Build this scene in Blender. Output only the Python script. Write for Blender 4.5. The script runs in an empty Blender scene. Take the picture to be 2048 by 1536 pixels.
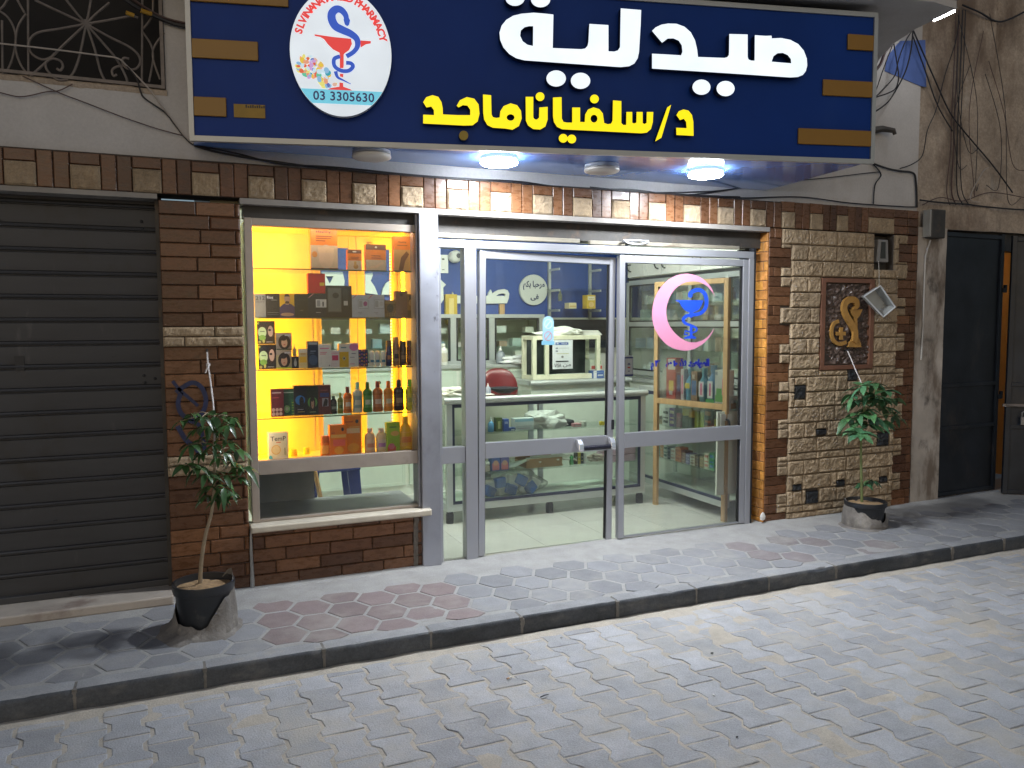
import bpy, bmesh, math, random
from mathutils import Vector, Matrix, noise
random.seed(7)
sc = bpy.context.scene
COL = sc.collection
R_ = math.radians

# ------------------------------------------------------------------ camera
CAM_H = 1.55
FPX = 1597.0
YAW, PITCH, ROLL = R_(23.25), R_(4.26), R_(-0.25)
fw = Vector((math.sin(YAW)*math.cos(PITCH), math.cos(YAW)*math.cos(PITCH), -math.sin(PITCH)))
rt = Vector((math.cos(YAW), -math.sin(YAW), 0))
up = rt.cross(fw)
rt2 = rt*math.cos(ROLL) + up*math.sin(ROLL)
up2 = -rt*math.sin(ROLL) + up*math.cos(ROLL)
cd = bpy.data.cameras.new('camera')
cd.sensor_width = 36.0
cd.lens = 36.0*FPX/2048.0
cd.clip_start = 0.05
cd.clip_end = 500
cam = bpy.data.objects.new('camera', cd)
COL.objects.link(cam)
mw = Matrix((rt2, up2, -fw)).transposed().to_4x4()
mw.translation = Vector((0, 0, CAM_H))
cam.matrix_world = mw
sc.camera = cam

# ------------------------------------------------------------------ world, sun, exposure
world = bpy.data.worlds.new('World')
sc.world = world
world.use_nodes = True
wn = world.node_tree
sky = wn.nodes.new('ShaderNodeTexSky')
sky.sky_type = 'NISHITA'
sky.sun_disc = False
sky.sun_elevation = R_(22)
sky.sun_rotation = R_(200)
sky.air_density = 1.0
sky.dust_density = 1.2
wn.links.new(sky.outputs[0], wn.nodes['Background'].inputs[0])
wn.nodes['Background'].inputs[1].default_value = 0.052
sd = bpy.data.lights.new('sun', 'SUN')
sd.energy = 0.03
sd.angle = R_(25)
sd.color = (1.0, 0.95, 0.9)
sun = bpy.data.objects.new('sun', sd)
sun.rotation_euler = (R_(55), 0, R_(-20))
COL.objects.link(sun)
sc.view_settings.view_transform = 'Standard'
sc.view_settings.look = 'None'
sc.view_settings.exposure = 0.0
sc.view_settings.gamma = 1.0
sc.render.engine = 'CYCLES'
sc.cycles.use_denoising = True
sc.cycles.max_bounces = 8
sc.cycles.transparent_max_bounces = 24
sc.cycles.sample_clamp_indirect = 6.0
sc.cycles.caustics_reflective = False
sc.cycles.caustics_refractive = False
LAMP_W = 40.0        # lit soffit lamps, watts of each
LED_W = 45.0         # amber strips in the display window
ROOM_W = 62.0        # fluorescent fittings inside

# ------------------------------------------------------------------ pixel ray -> point on a real plane
def ray(px, py):
    return rt2*((px-1024)/FPX) - up2*((py-768)/FPX) + fw

def P(px, py, x=None, y=None, z=None):
    d = ray(px, py)
    if x is not None: t = x/d.x
    elif y is not None: t = y/d.y
    else: t = (z-CAM_H)/d.z
    return Vector((0, 0, CAM_H)) + d*t

# ------------------------------------------------------------------ mesh builder
class MB:
    def __init__(s):
        s.v = []; s.f = []; s.m = []; s.r = []; s.mi = 0; s.rv = 0.5
    def add(s, vs, fs, mi=None, r=None):
        b = len(s.v)
        s.v += [Vector(q) for q in vs]
        for f in fs:
            s.f.append([b+i for i in f]); s.m.append(s.mi if mi is None else mi); s.r.append(s.rv if r is None else r)
        return s
    def box(s, x0, x1, y0, y1, z0, z1, mi=None, r=None, M=None):
        vs = [Vector((x, y, z)) for z in (z0, z1) for y in (y0, y1) for x in (x0, x1)]
        if M is not None: vs = [M @ q for q in vs]
        return s.add(vs, [(0,2,3,1),(4,5,7,6),(0,1,5,4),(2,6,7,3),(0,4,6,2),(1,3,7,5)], mi, r)
    def cbox(s, x0, x1, y0, y1, z0, z1, c=.004, mi=None, r=None, M=None):
        # box whose front (-y) face is chamfered by c
        vs = [(x0,y1,z0),(x1,y1,z0),(x1,y1,z1),(x0,y1,z1),(x0,y0+c,z0),(x1,y0+c,z0),(x1,y0+c,z1),(x0,y0+c,z1),
              (x0+c,y0,z0+c),(x1-c,y0,z0+c),(x1-c,y0,z1-c),(x0+c,y0,z1-c)]
        vs = [Vector(q) for q in vs]
        if M is not None: vs = [M @ q for q in vs]
        fs = [(0,3,2,1),(0,1,5,4),(1,2,6,5),(2,3,7,6),(3,0,4,7),(4,5,9,8),(5,6,10,9),(6,7,11,10),(7,4,8,11),(8,9,10,11)]
        return s.add(vs, fs, mi, r)
    def tube(s, pts, rad, n=8, mi=None, r=None, cap=True):
        pts = [Vector(p) for p in pts]
        k = len(pts)
        rs = rad if isinstance(rad, (list, tuple)) else [rad]*k
        vs = []; prev = None
        for i, p in enumerate(pts):
            t = (pts[min(i+1, k-1)] - pts[max(i-1, 0)])
            t = t.normalized() if t.length > 1e-9 else Vector((0, 0, 1))
            a = prev if prev is not None else (Vector((0, 0, 1)) if abs(t.z) < .9 else Vector((1, 0, 0)))
            e1 = (a - t*a.dot(t))
            e1 = e1.normalized() if e1.length > 1e-6 else t.orthogonal().normalized()
            e2 = t.cross(e1); prev = e1
            for j in range(n):
                w = 2*math.pi*j/n
                vs.append(p + (e1*math.cos(w) + e2*math.sin(w))*rs[i])
        fs = []
        for i in range(k-1):
            for j in range(n):
                a = i*n+j; b = i*n+(j+1) % n
                fs.append((a, b, b+n, a+n))
        if cap:
            fs.append(tuple(range(n-1, -1, -1))); fs.append(tuple(range((k-1)*n, k*n)))
        return s.add(vs, fs, mi, r)
    def lathe(s, c, prof, n=20, mi=None, sx=1, sy=1, M=None, r=None):
        # prof: list of (radius, z); closed with fans
        c = Vector(c); vs = []; fs = []
        for (q, z) in prof:
            for j in range(n):
                w = 2*math.pi*j/n
                vs.append(Vector((q*sx*math.cos(w), q*sy*math.sin(w), z)))
        k = len(prof)
        for i in range(k-1):
            for j in range(n):
                a = i*n+j; b = i*n+(j+1) % n
                fs.append((a, b, b+n, a+n))
        fs.append(tuple(range(n-1, -1, -1))); fs.append(tuple(range((k-1)*n, k*n)))
        if M is not None: vs = [M @ q for q in vs]
        return s.add([c+q for q in vs], fs, mi, r)
    def prism(s, poly, ext, mi=None, r=None):
        # poly: planar 3-d points, ext: vector
        poly = [Vector(q) for q in poly]; ext = Vector(ext); n = len(poly)
        fs = [tuple(range(n)), tuple(range(2*n-1, n-1, -1))]
        for i in range(n):
            j = (i+1) % n
            fs.append((i, i+n, j+n, j))
        return s.add(poly + [q+ext for q in poly], fs, mi, r)
    def mesh(s, me, O, U, V, N, mi=None):
        O, U, V, N = (Vector(q) for q in (O, U, V, N))
        return s.add([O + U*q.co.x + V*q.co.y + N*q.co.z for q in me.vertices], [tuple(p.vertices) for p in me.polygons], mi)
    def build(s, name, mats, parent=None, smooth=False, bevel=0, seg=2, fix=True):
        me = bpy.data.meshes.new(name)
        me.from_pydata([tuple(q) for q in s.v], [], s.f)
        if not isinstance(mats, (list, tuple)): mats = [mats]
        for m in mats: me.materials.append(m)
        me.polygons.foreach_set('material_index', s.m)
        at = me.attributes.new('rnd', 'FLOAT', 'FACE')
        at.data.foreach_set('value', s.r)
        if fix:
            bm = bmesh.new(); bm.from_mesh(me)
            bmesh.ops.recalc_face_normals(bm, faces=bm.faces); bm.to_mesh(me); bm.free()
        me.update()
        if smooth:
            me.shade_smooth()
            me.set_sharp_from_angle(angle=R_(smooth if smooth is not True else 40))
        o = bpy.data.objects.new(name, me)
        COL.objects.link(o)
        if parent is not None: attach(o, parent)
        if bevel:
            b = o.modifiers.new('bevel', 'BEVEL'); b.width = bevel; b.segments = seg; b.limit_method = 'ANGLE'; b.angle_limit = R_(40)
            b.harden_normals = False
        return o

WORLD_LOC = {}
def attach(o, parent):
    o.parent = parent
    l = WORLD_LOC.get(parent.name, Vector((0, 0, 0)))
    o.matrix_parent_inverse = Matrix.Translation(-l)

def tag(o, label=None, cat=None, group=None, kind=None):
    if label: o['label'] = label
    if cat: o['category'] = cat
    if group: o['group'] = group
    if kind: o['kind'] = kind
    return o

def thing(name, label, cat, loc=(0, 0, 0), group=None):
    o = bpy.data.objects.new(name, None)
    o.empty_display_size = .1
    COL.objects.link(o); o.location = loc
    WORLD_LOC[o.name] = Vector(loc)
    return tag(o, label, cat, group)

def poly2d(loops, depth=0.0):
    # filled 2-d outlines (later loops cut holes) as a mesh, extruded by depth each way
    c = bpy.data.curves.new('tmp', 'CURVE'); c.dimensions = '2D'; c.fill_mode = 'BOTH'; c.extrude = depth
    for lp in loops:
        sp = c.splines.new('POLY'); sp.points.add(len(lp)-1); sp.use_cyclic_u = True
        for i, q in enumerate(lp): sp.points[i].co = (q[0], q[1], 0, 1)
    o = bpy.data.objects.new('tmp', c)
    COL.objects.link(o)
    me = bpy.data.meshes.new_from_object(o.evaluated_get(bpy.context.evaluated_depsgraph_get()))
    bpy.data.objects.remove(o); bpy.data.curves.remove(c)
    return me

def text2d(s, size=1.0, depth=0.0, bold=0.0, align='CENTER', shear=0, sp=1.0):
    c = bpy.data.curves.new('tmp', 'FONT'); c.body = s; c.size = size; c.extrude = depth; c.offset = bold
    c.align_x = align; c.align_y = 'CENTER'; c.shear = shear; c.space_character = sp; c.resolution_u = 3
    o = bpy.data.objects.new('tmp', c)
    COL.objects.link(o)
    me = bpy.data.meshes.new_from_object(o.evaluated_get(bpy.context.evaluated_depsgraph_get()))
    bpy.data.objects.remove(o); bpy.data.curves.remove(c)
    return me

# Arabic letters are shaped by hand: base letter -> isolated, final, initial, medial form
AR = {'ا': 'FE8D FE8E - -', 'ب': 'FE8F FE90 FE91 FE92', 'ة': 'FE93 FE94 - -', 'ت': 'FE95 FE96 FE97 FE98', 'ح': 'FEA1 FEA2 FEA3 FEA4',
      'د': 'FEA9 FEAA - -', 'ر': 'FEAD FEAE - -', 'ص': 'FEB9 FEBA FEBB FEBC', 'ع': 'FEC9 FECA FECB FECC', 'ف': 'FED1 FED2 FED3 FED4',
      'ك': 'FED9 FEDA FEDB FEDC', 'ل': 'FEDD FEDE FEDF FEE0', 'م': 'FEE1 FEE2 FEE3 FEE4', 'ن': 'FEE5 FEE6 FEE7 FEE8',
      'و': 'FEED FEEE - -', 'ى': 'FEEF FEF0 - -', 'ي': 'FEF1 FEF2 FEF3 FEF4'}
AR = {k: [None if q == '-' else chr(int(q, 16)) for q in v.split()] for k, v in AR.items()}
def arabic(s):
    out = ''
    for i, ch in enumerate(s):
        if ch not in AR: out += ch; continue
        pj = i > 0 and s[i-1] in AR and AR[s[i-1]][2] is not None
        nj = i+1 < len(s) and s[i+1] in AR and AR[ch][2] is not None
        out += AR[ch][(3 if nj else 1) if pj else (2 if nj else 0)]
    return out[::-1]

def ring(cx, cy, rx, ry=None, n=28, a0=0, a1=360):
    ry = rx if ry is None else ry
    full = abs(a1-a0) >= 360
    k = n if full else n+1
    return [(cx+rx*math.cos(R_(a0+(a1-a0)*i/n)), cy+ry*math.sin(R_(a0+(a1-a0)*i/n))) for i in range(k)]

def strip_mesh(b, pts, w, to3, n=0.0, nv=Vector((0, 0, 0)), mi=None):
    # flat stroke built as a row of quads (may cross itself), pts 2-d, to3 maps (u, v) to space
    a = ribbon(pts, w); k = len(a)//2
    vs = [Vector(to3(*q))+nv for q in a]
    b.add(vs, [(i, i+1, 2*k-2-i, 2*k-1-i) for i in range(k-1)], mi)

def smooth_path(pts, k=6):
    pts = [Vector(p) for p in pts]; out = []
    for i in range(len(pts)-1):
        p0 = pts[max(i-1, 0)]; p1 = pts[i]; p2 = pts[i+1]; p3 = pts[min(i+2, len(pts)-1)]
        for j in range(k):
            t = j/k
            out.append(0.5*((2*p1) + (p2-p0)*t + (2*p0-5*p1+4*p2-p3)*t*t + (3*p1-p0-3*p2+p3)*t*t*t))
    out.append(pts[-1])
    return out

def ribbon(pts, w):
    # 2-d outline of a stroke along pts with half-width w (number or list)
    pts = [Vector((p[0], p[1], 0)) for p in pts]; n = len(pts)
    ws = w if isinstance(w, (list, tuple)) else [w]*n
    a = []; b = []
    for i, p in enumerate(pts):
        t = (pts[min(i+1, n-1)] - pts[max(i-1, 0)]).normalized()
        q = Vector((-t.y, t.x, 0))
        a.append((p+q*ws[i])[:2]); b.append((p-q*ws[i])[:2])
    return a + b[::-1]

# ------------------------------------------------------------------ materials
def mat(name, col, rough=.55, metal=0., var=.12, vs=6., bump=0., bs=40., rnd=0., spec=.5, dirt=None, coat=0., alpha=None, aniso=None, hue=None, rvar=.0, spk=None):
    m = bpy.data.materials.new(name); m.use_nodes = True
    nt = m.node_tree; N = nt.nodes; Lk = nt.links
    bs_ = N['Principled BSDF']
    bs_.inputs['Roughness'].default_value = rough; bs_.inputs['Metallic'].default_value = metal
    bs_.inputs['Specular IOR Level'].default_value = spec
    if coat:
        bs_.inputs['Coat Weight'].default_value = coat; bs_.inputs['Coat Roughness'].default_value = .12
    tc = N.new('ShaderNodeTexCoord')
    src = tc.outputs['Object']
    if aniso:
        mp = N.new('ShaderNodeMapping'); mp.inputs['Scale'].default_value = aniso
        Lk.new(src, mp.inputs['Vector']); src = mp.outputs[0]
    nz = N.new('ShaderNodeTexNoise'); nz.inputs['Scale'].default_value = vs; nz.inputs['Detail'].default_value = 6; nz.inputs['Roughness'].default_value = .62
    Lk.new(src, nz.inputs['Vector'])
    mr = N.new('ShaderNodeMapRange'); mr.inputs['From Min'].default_value = .3; mr.inputs['From Max'].default_value = .7
    mr.inputs['To Min'].default_value = 1-var; mr.inputs['To Max'].default_value = 1+var
    Lk.new(nz.outputs['Fac'], mr.inputs['Value'])
    fac = mr.outputs[0]
    if rnd:
        at = N.new('ShaderNodeAttribute'); at.attribute_name = 'rnd'
        m2 = N.new('ShaderNodeMapRange'); m2.inputs['To Min'].default_value = 1-rnd; m2.inputs['To Max'].default_value = 1+rnd
        Lk.new(at.outputs['Fac'], m2.inputs['Value'])
        mu = N.new('ShaderNodeMath'); mu.operation = 'MULTIPLY'
        Lk.new(fac, mu.inputs[0]); Lk.new(m2.outputs[0], mu.inputs[1]); fac = mu.outputs[0]
    if spk:
        ns = N.new('ShaderNodeTexNoise'); ns.inputs['Scale'].default_value = spk[1]; ns.inputs['Detail'].default_value = 3; ns.inputs['Roughness'].default_value = .8
        Lk.new(tc.outputs['Object'], ns.inputs['Vector'])
        m5 = N.new('ShaderNodeMapRange'); m5.inputs['From Min'].default_value = .32; m5.inputs['From Max'].default_value = .68; m5.inputs['To Min'].default_value = 1-spk[0]; m5.inputs['To Max'].default_value = 1+spk[0]
        Lk.new(ns.outputs['Fac'], m5.inputs['Value'])
        mu2 = N.new('ShaderNodeMath'); mu2.operation = 'MULTIPLY'; Lk.new(fac, mu2.inputs[0]); Lk.new(m5.outputs[0], mu2.inputs[1]); fac = mu2.outputs[0]
    vm = N.new('ShaderNodeVectorMath'); vm.operation = 'SCALE'; vm.inputs[0].default_value = col[:3]
    Lk.new(fac, vm.inputs['Scale'])
    colout = vm.outputs[0]
    if hue and rnd:
        mx = N.new('ShaderNodeMix'); mx.data_type = 'RGBA'
        Lk.new(colout, mx.inputs['A'])
        v2 = N.new('ShaderNodeVectorMath'); v2.operation = 'SCALE'; v2.inputs[0].default_value = hue; Lk.new(fac, v2.inputs['Scale'])
        Lk.new(v2.outputs[0], mx.inputs['B'])
        h = N.new('ShaderNodeMath'); h.operation = 'MULTIPLY'; h.inputs[1].default_value = 7.31; Lk.new(at.outputs['Fac'], h.inputs[0])
        fr = N.new('ShaderNodeMath'); fr.operation = 'FRACT'; Lk.new(h.outputs[0], fr.inputs[0])
        Lk.new(fr.outputs[0], mx.inputs['Factor']); colout = mx.outputs['Result']
    for dd in (dirt if isinstance(dirt, list) else [dirt] if dirt else []):
        dcol, lo, hi, dsc = dd[:4]
        n2 = N.new('ShaderNodeTexNoise'); n2.inputs['Scale'].default_value = dsc; n2.inputs['Detail'].default_value = 8; n2.inputs['Roughness'].default_value = .65
        s2 = tc.outputs['Object']
        if len(dd) > 4:
            mp = N.new('ShaderNodeMapping'); mp.inputs['Scale'].default_value = dd[4]; mp.inputs['Location'].default_value = (dsc, 3.1*dsc, 1.7)
            Lk.new(s2, mp.inputs['Vector']); s2 = mp.outputs[0]
        Lk.new(s2, n2.inputs['Vector'])
        m3 = N.new('ShaderNodeMapRange'); m3.inputs['From Min'].default_value = lo; m3.inputs['From Max'].default_value = hi; m3.interpolation_type = 'SMOOTHSTEP'
        if len(dd) > 5: m3.inputs['To Max'].default_value = dd[5]
        Lk.new(n2.outputs['Fac'], m3.inputs['Value'])
        mx = N.new('ShaderNodeMix'); mx.data_type = 'RGBA'
        Lk.new(m3.outputs[0], mx.inputs['Factor']); Lk.new(colout, mx.inputs['A']); mx.inputs['B'].default_value = (*dcol, 1)
        colout = mx.outputs['Result']
    Lk.new(colout, bs_.inputs['Base Color'])
    if rvar:
        m4 = N.new('ShaderNodeMapRange'); m4.inputs['From Min'].default_value = .3; m4.inputs['From Max'].default_value = .7
        m4.inputs['To Min'].default_value = max(.03, rough-rvar); m4.inputs['To Max'].default_value = min(1, rough+rvar)
        Lk.new(nz.outputs['Fac'], m4.inputs['Value']); Lk.new(m4.outputs[0], bs_.inputs['Roughness'])
    if bump:
        n3 = N.new('ShaderNodeTexNoise'); n3.inputs['Scale'].default_value = bs; n3.inputs['Detail'].default_value = 5
        Lk.new(src, n3.inputs['Vector'])
        bp = N.new('ShaderNodeBump'); bp.inputs['Strength'].default_value = min(1, bump); bp.inputs['Distance'].default_value = .004
        Lk.new(n3.outputs['Fac'], bp.inputs['Height']); Lk.new(bp.outputs[0], bs_.inputs['Normal'])
    return m

def emit(name, col, s, base=None, var=0, vs=6):
    m = bpy.data.materials.new(name); m.use_nodes = True
    b = m.node_tree.nodes['Principled BSDF']
    b.inputs['Base Color'].default_value = (*(base or col), 1); b.inputs['Emission Color'].default_value = (*col, 1)
    b.inputs['Emission Strength'].default_value = s; b.inputs['Roughness'].default_value = .3
    if var:
        N = m.node_tree.nodes; Lk = m.node_tree.links
        tc = N.new('ShaderNodeTexCoord'); nz = N.new('ShaderNodeTexNoise'); nz.inputs['Scale'].default_value = vs; nz.inputs['Detail'].default_value = 3; Lk.new(tc.outputs['Object'], nz.inputs['Vector'])
        mr = N.new('ShaderNodeMapRange'); mr.inputs['From Min'].default_value = .3; mr.inputs['From Max'].default_value = .7; mr.inputs['To Min'].default_value = s*(1-var); mr.inputs['To Max'].default_value = s*(1+var)
        Lk.new(nz.outputs['Fac'], mr.inputs['Value']); Lk.new(mr.outputs[0], b.inputs['Emission Strength'])
    return m

def glass(name, tint=(.93, .97, .95), gl=1.0, rough=.0, body=0., dust=0.):
    m = bpy.data.materials.new(name); m.use_nodes = True
    nt = m.node_tree; N = nt.nodes; Lk = nt.links
    N.remove(N['Principled BSDF'])
    tr = N.new('ShaderNodeBsdfTransparent'); tr.inputs[0].default_value = (*tint, 1)
    g = N.new('ShaderNodeBsdfGlossy'); g.inputs['Roughness'].default_value = rough
    fr = N.new('ShaderNodeFresnel'); fr.inputs[0].default_value = 1.45
    mu = N.new('ShaderNodeMath'); mu.operation = 'MULTIPLY'; mu.inputs[1].default_value = gl; mu.use_clamp = True
    Lk.new(fr.outputs[0], mu.inputs[0])
    mx = N.new('ShaderNodeMixShader'); Lk.new(mu.outputs[0], mx.inputs[0]); Lk.new(tr.outputs[0], mx.inputs[1]); Lk.new(g.outputs[0], mx.inputs[2])
    out = mx.outputs[0]
    if dust:
        tc = N.new('ShaderNodeTexCoord'); mp = N.new('ShaderNodeMapping'); mp.inputs['Scale'].default_value = (1.6, 1, .7); Lk.new(tc.outputs['Object'], mp.inputs[0])
        nz = N.new('ShaderNodeTexNoise'); nz.inputs['Scale'].default_value = 3.2; nz.inputs['Detail'].default_value = 9; nz.inputs['Roughness'].default_value = .7; Lk.new(mp.outputs[0], nz.inputs['Vector'])
        mr = N.new('ShaderNodeMapRange'); mr.inputs['From Min'].default_value = .46; mr.inputs['From Max'].default_value = .72; mr.inputs['To Min'].default_value = .0; mr.inputs['To Max'].default_value = dust
        Lk.new(nz.outputs['Fac'], mr.inputs['Value'])
        df = N.new('ShaderNodeBsdfDiffuse'); df.inputs[0].default_value = (.6, .6, .58, 1); m2 = N.new('ShaderNodeMixShader')
        Lk.new(mr.outputs[0], m2.inputs[0]); Lk.new(out, m2.inputs[1]); Lk.new(df.outputs[0], m2.inputs[2]); out = m2.outputs[0]
    if body:
        df = N.new('ShaderNodeBsdfDiffuse'); df.inputs[0].default_value = (.8, .82, .8, 1)
        m2 = N.new('ShaderNodeMixShader'); m2.inputs[0].default_value = body
        Lk.new(out, m2.inputs[1]); Lk.new(df.outputs[0], m2.inputs[2]); out = m2.outputs[0]
    Lk.new(out, N['Material Output'].inputs[0])
    return m

_flat = {}
def paint(col, rough=.45, metal=0):
    k = (tuple(round(c, 3) for c in col), rough, metal)
    if k not in _flat:
        _flat[k] = mat('paint', col, rough, metal, var=.06, vs=25)
    return _flat[k]

m_glass = glass('clear_glass', (.975, .986, .982), 1.25, dust=.03)
m_shelf_glass = glass('green_shelf_glass', (.95, .985, .967), .35)
m_alu = mat('aluminium', (.42, .425, .46), .32, .6, var=.035, vs=2.5, dirt=((.27, .25, .22), .60, .85, 2.5, (1, 1, .6), .5))
m_alu_in = mat('pale_aluminium', (.46, .49, .48), .35, .35, var=.05)
m_black = mat('black_rubber', (.015, .016, .02), .5)
m_dark = mat('dark_metal', (.06, .055, .05), .55, .3, var=.3, vs=8, dirt=((.16, .10, .06), .55, .75, 9, (1, 1, 1), .6))
m_cream = mat('cream_paint', (.66, .62, .50), .45, var=.06)
m_white = mat('white_paint', (.75, .76, .73), .45, var=.04)
m_brick = mat('glazed_brown_brick', (.095, .040, .019), .3, var=.22, vs=14, rnd=.28, spec=.45, bump=.25, bs=30, hue=(.165, .074, .033), rvar=.12, spk=(.16, 110), dirt=((.06, .05, .03), .58, .8, 10, (1, 1, 1), .6), aniso=(1, 1, 2.5))
m_lit_brick = mat('lamplit_brick', (.52, .235, .05), .24, var=.3, vs=18, rnd=.25, hue=(.38, .16, .05), bump=.2, bs=30, rvar=.1)  # brown brick with the lamp light put into its colour
m_mortar = mat('dark_mortar', (.075, .06, .05), .9, var=.2, vs=20)
m_stone = mat('split_cream_stone', (.33, .245, .155), .85, spk=(.2, 140), var=.2, vs=16, rnd=.14, bump=.9, bs=60, dirt=[((.22, .145, .08), .5, .76, 7, (1, 1, 1), .7), ((.50, .44, .34), .62, .8, 5, (1, 1, 1), .6)])
m_blackstone = mat('black_split_stone', (.02, .021, .024), .45, var=.4, vs=18, bump=.9, bs=60)
m_plaster = mat('white_plaster', (.53, .51, .495), .9, spk=(.06, 60), var=.08, vs=3, bump=.35, bs=45, dirt=[((.40, .36, .32), .5, .8, 2.2, (1, 1, .5), .7), ((.20, .17, .14), .66, .8, 6, (1, 1, .35), .5)])
m_dirty = mat('dirty_grey_plaster', (.41, .335, .265), .92, spk=(.22, 45), var=.25, vs=4, bump=.7, bs=30, dirt=[((.15, .105, .075), .44, .66, 1.7, (1, 1, .5), .9), ((.56, .53, .48), .58, .72, 3.1, (1, 1, .5), .6), ((.07, .055, .045), .62, .75, 5, (1, 1, .4), .7)])
# ================================================================== GROUND
KERB_Y = 3.785
m_sand = mat('joint_sand', (.50, .445, .37), .95, spk=(.2, 190), var=.14, vs=9, bump=.6, bs=120, dirt=((.36, .345, .325), .5, .75, 5, (1, 1, 1), .6))
m_paver = mat('grey_paver', (.415, .415, .43), .85, var=.12, vs=9, rnd=.15, bump=.9, bs=130, spk=(.2, 170),
              dirt=[((.51, .47, .405), .44, .74, 2.6, (1, 1, 1), .75), ((.36, .35, .335), .5, .8, 14, (1, 1, 1), .55), ((.2, .2, .205), .66, .8, 5, (1, 1, 1), .5)])
m_tile = mat('grey_hexagon_tile', (.25, .25, .26), .8, spk=(.14, 150), var=.1, vs=10, rnd=.15, bump=.4, bs=120,
             dirt=[((.36, .345, .32), .47, .75, 3.2, (1, 1, 1), .8), ((.17, .165, .165), .62, .8, 6, (1, 1, 1), .5)])
m_redtile = mat('red_hexagon_tile', (.232, .182, .178), .8, spk=(.14, 150), var=.1, vs=10, rnd=.15, bump=.4, bs=120,
                dirt=[((.34, .30, .275), .47, .75, 3.2, (1, 1, 1), .75)])
m_grout = mat('pale_cement', (.35, .34, .325), .92, spk=(.13, 140), var=.12, vs=7, bump=.6, bs=90, dirt=((.27, .25, .22), .5, .8, 3, (1, 1, 1), .5))
m_kerb = mat('kerb_concrete', (.30, .30, .305), .85, spk=(.15, 120), var=.14, vs=8, rnd=.12, bump=.5, bs=90, dirt=((.42, .38, .32), .56, .78, 6, (1, 1, 1), .7))
m_kerbface = mat('black_painted_kerb_face', (.06, .064, .07), .6, spk=(.25, 90), var=.3, vs=6, rnd=.2, bump=.6, bs=70, dirt=[((.20, .185, .165), .48, .78, 6, (1, 1, 2), .6)])

def rz(x, y): return noise.noise(Vector((x*.9, y*.9, 0)))*.004

# road: interlocking bone-shaped pavers in a bed of sand
rb = MB()
PW, PL, RZ = .1572, .2135, -.100
LEAN = -.065
g, a = .0072, .0155
outl = [(PW/2-g+a, -PL/2+.004), (PW/2-g+a, -PL/2+.040), (PW/2-g-a, -.030), (PW/2-g-a, .030), (PW/2-g+a, PL/2-.040), (PW/2-g+a, PL/2-.004)]
outl = outl + [(-x, -y) for x, y in outl]
rng = random.Random(3)
for c in range(-16, 62):
    for r in range(-1, 25):
        y = 3.575 - r*PL - (c % 2)*PL/2
        if y > KERB_Y+.02 or y < -1.6: continue
        x = -.215 + c*PW + LEAN*(y-3.6)
        tx, ty, dz = rng.gauss(0, .006), rng.gauss(0, .006), rng.gauss(0, .0012) + rz(x, y)
        rot = rng.gauss(0, .008); sc_ = rng.uniform(.985, 1.0)
        rings = []
        for (ins, z) in ((0, -.03), (0, -.0026), (.0045, 0)):
            lp = []
            for (px, py) in outl:
                q = 1 - ins/.08
                u, v = px*q*sc_, py*(1-ins/.1)*sc_
                u, v = u - v*rot, v + u*rot
                yy = min(y+v, KERB_Y-.004)
                lp.append((x+u+LEAN*v, yy, RZ+dz+z+tx*u+ty*v))
            rings += lp
        n = len(outl)
        fs = [tuple(range(2*n, 3*n))]
        for k in range(2):
            for j in range(n):
                i2 = (j+1) % n
                fs.append((k*n+j, k*n+i2, k*n+n+i2, k*n+n+j))
        rb.add(rings, fs, 0, rng.random())
# sand between and partly over the pavers, thickest along the kerb
nx, ny = 330, 150
x0, x1, y0, y1 = -3.2, 10.0, -1.7, KERB_Y-.002
vs = []; fs = []
for j in range(ny+1):
    y = y0 + (y1-y0)*(1-(1-j/ny)**1.6)
    for i in range(nx+1):
        x = x0 + (x1-x0)*i/nx
        h = RZ - .0030 + rz(x, y) + .0022*noise.noise(Vector((x*9, y*9, 2)))
        h += .0045*max(0, noise.noise(Vector((x*1.3, y*1.3, 7)))-.25)
        d = KERB_Y - y
        h += .012*math.exp(-(d/.05)**2)*(1+.5*noise.noise(Vector((x*6, 0, 4))))
        vs.append((x, y, h))
for j in range(ny):
    for i in range(nx):
        q = j*(nx+1)+i
        fs.append((q, q+1, q+nx+2, q+nx+1))
rb.add(vs, fs, 1)
road = tag(rb.build('road', [m_paver, m_sand], fix=False), kind='structure')

# ground far round about
gb = MB(); gb.box(-60, 60, -60, 60, -.5, -.16)
tag(gb.build('ground', m_sand), kind='structure')

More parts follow.
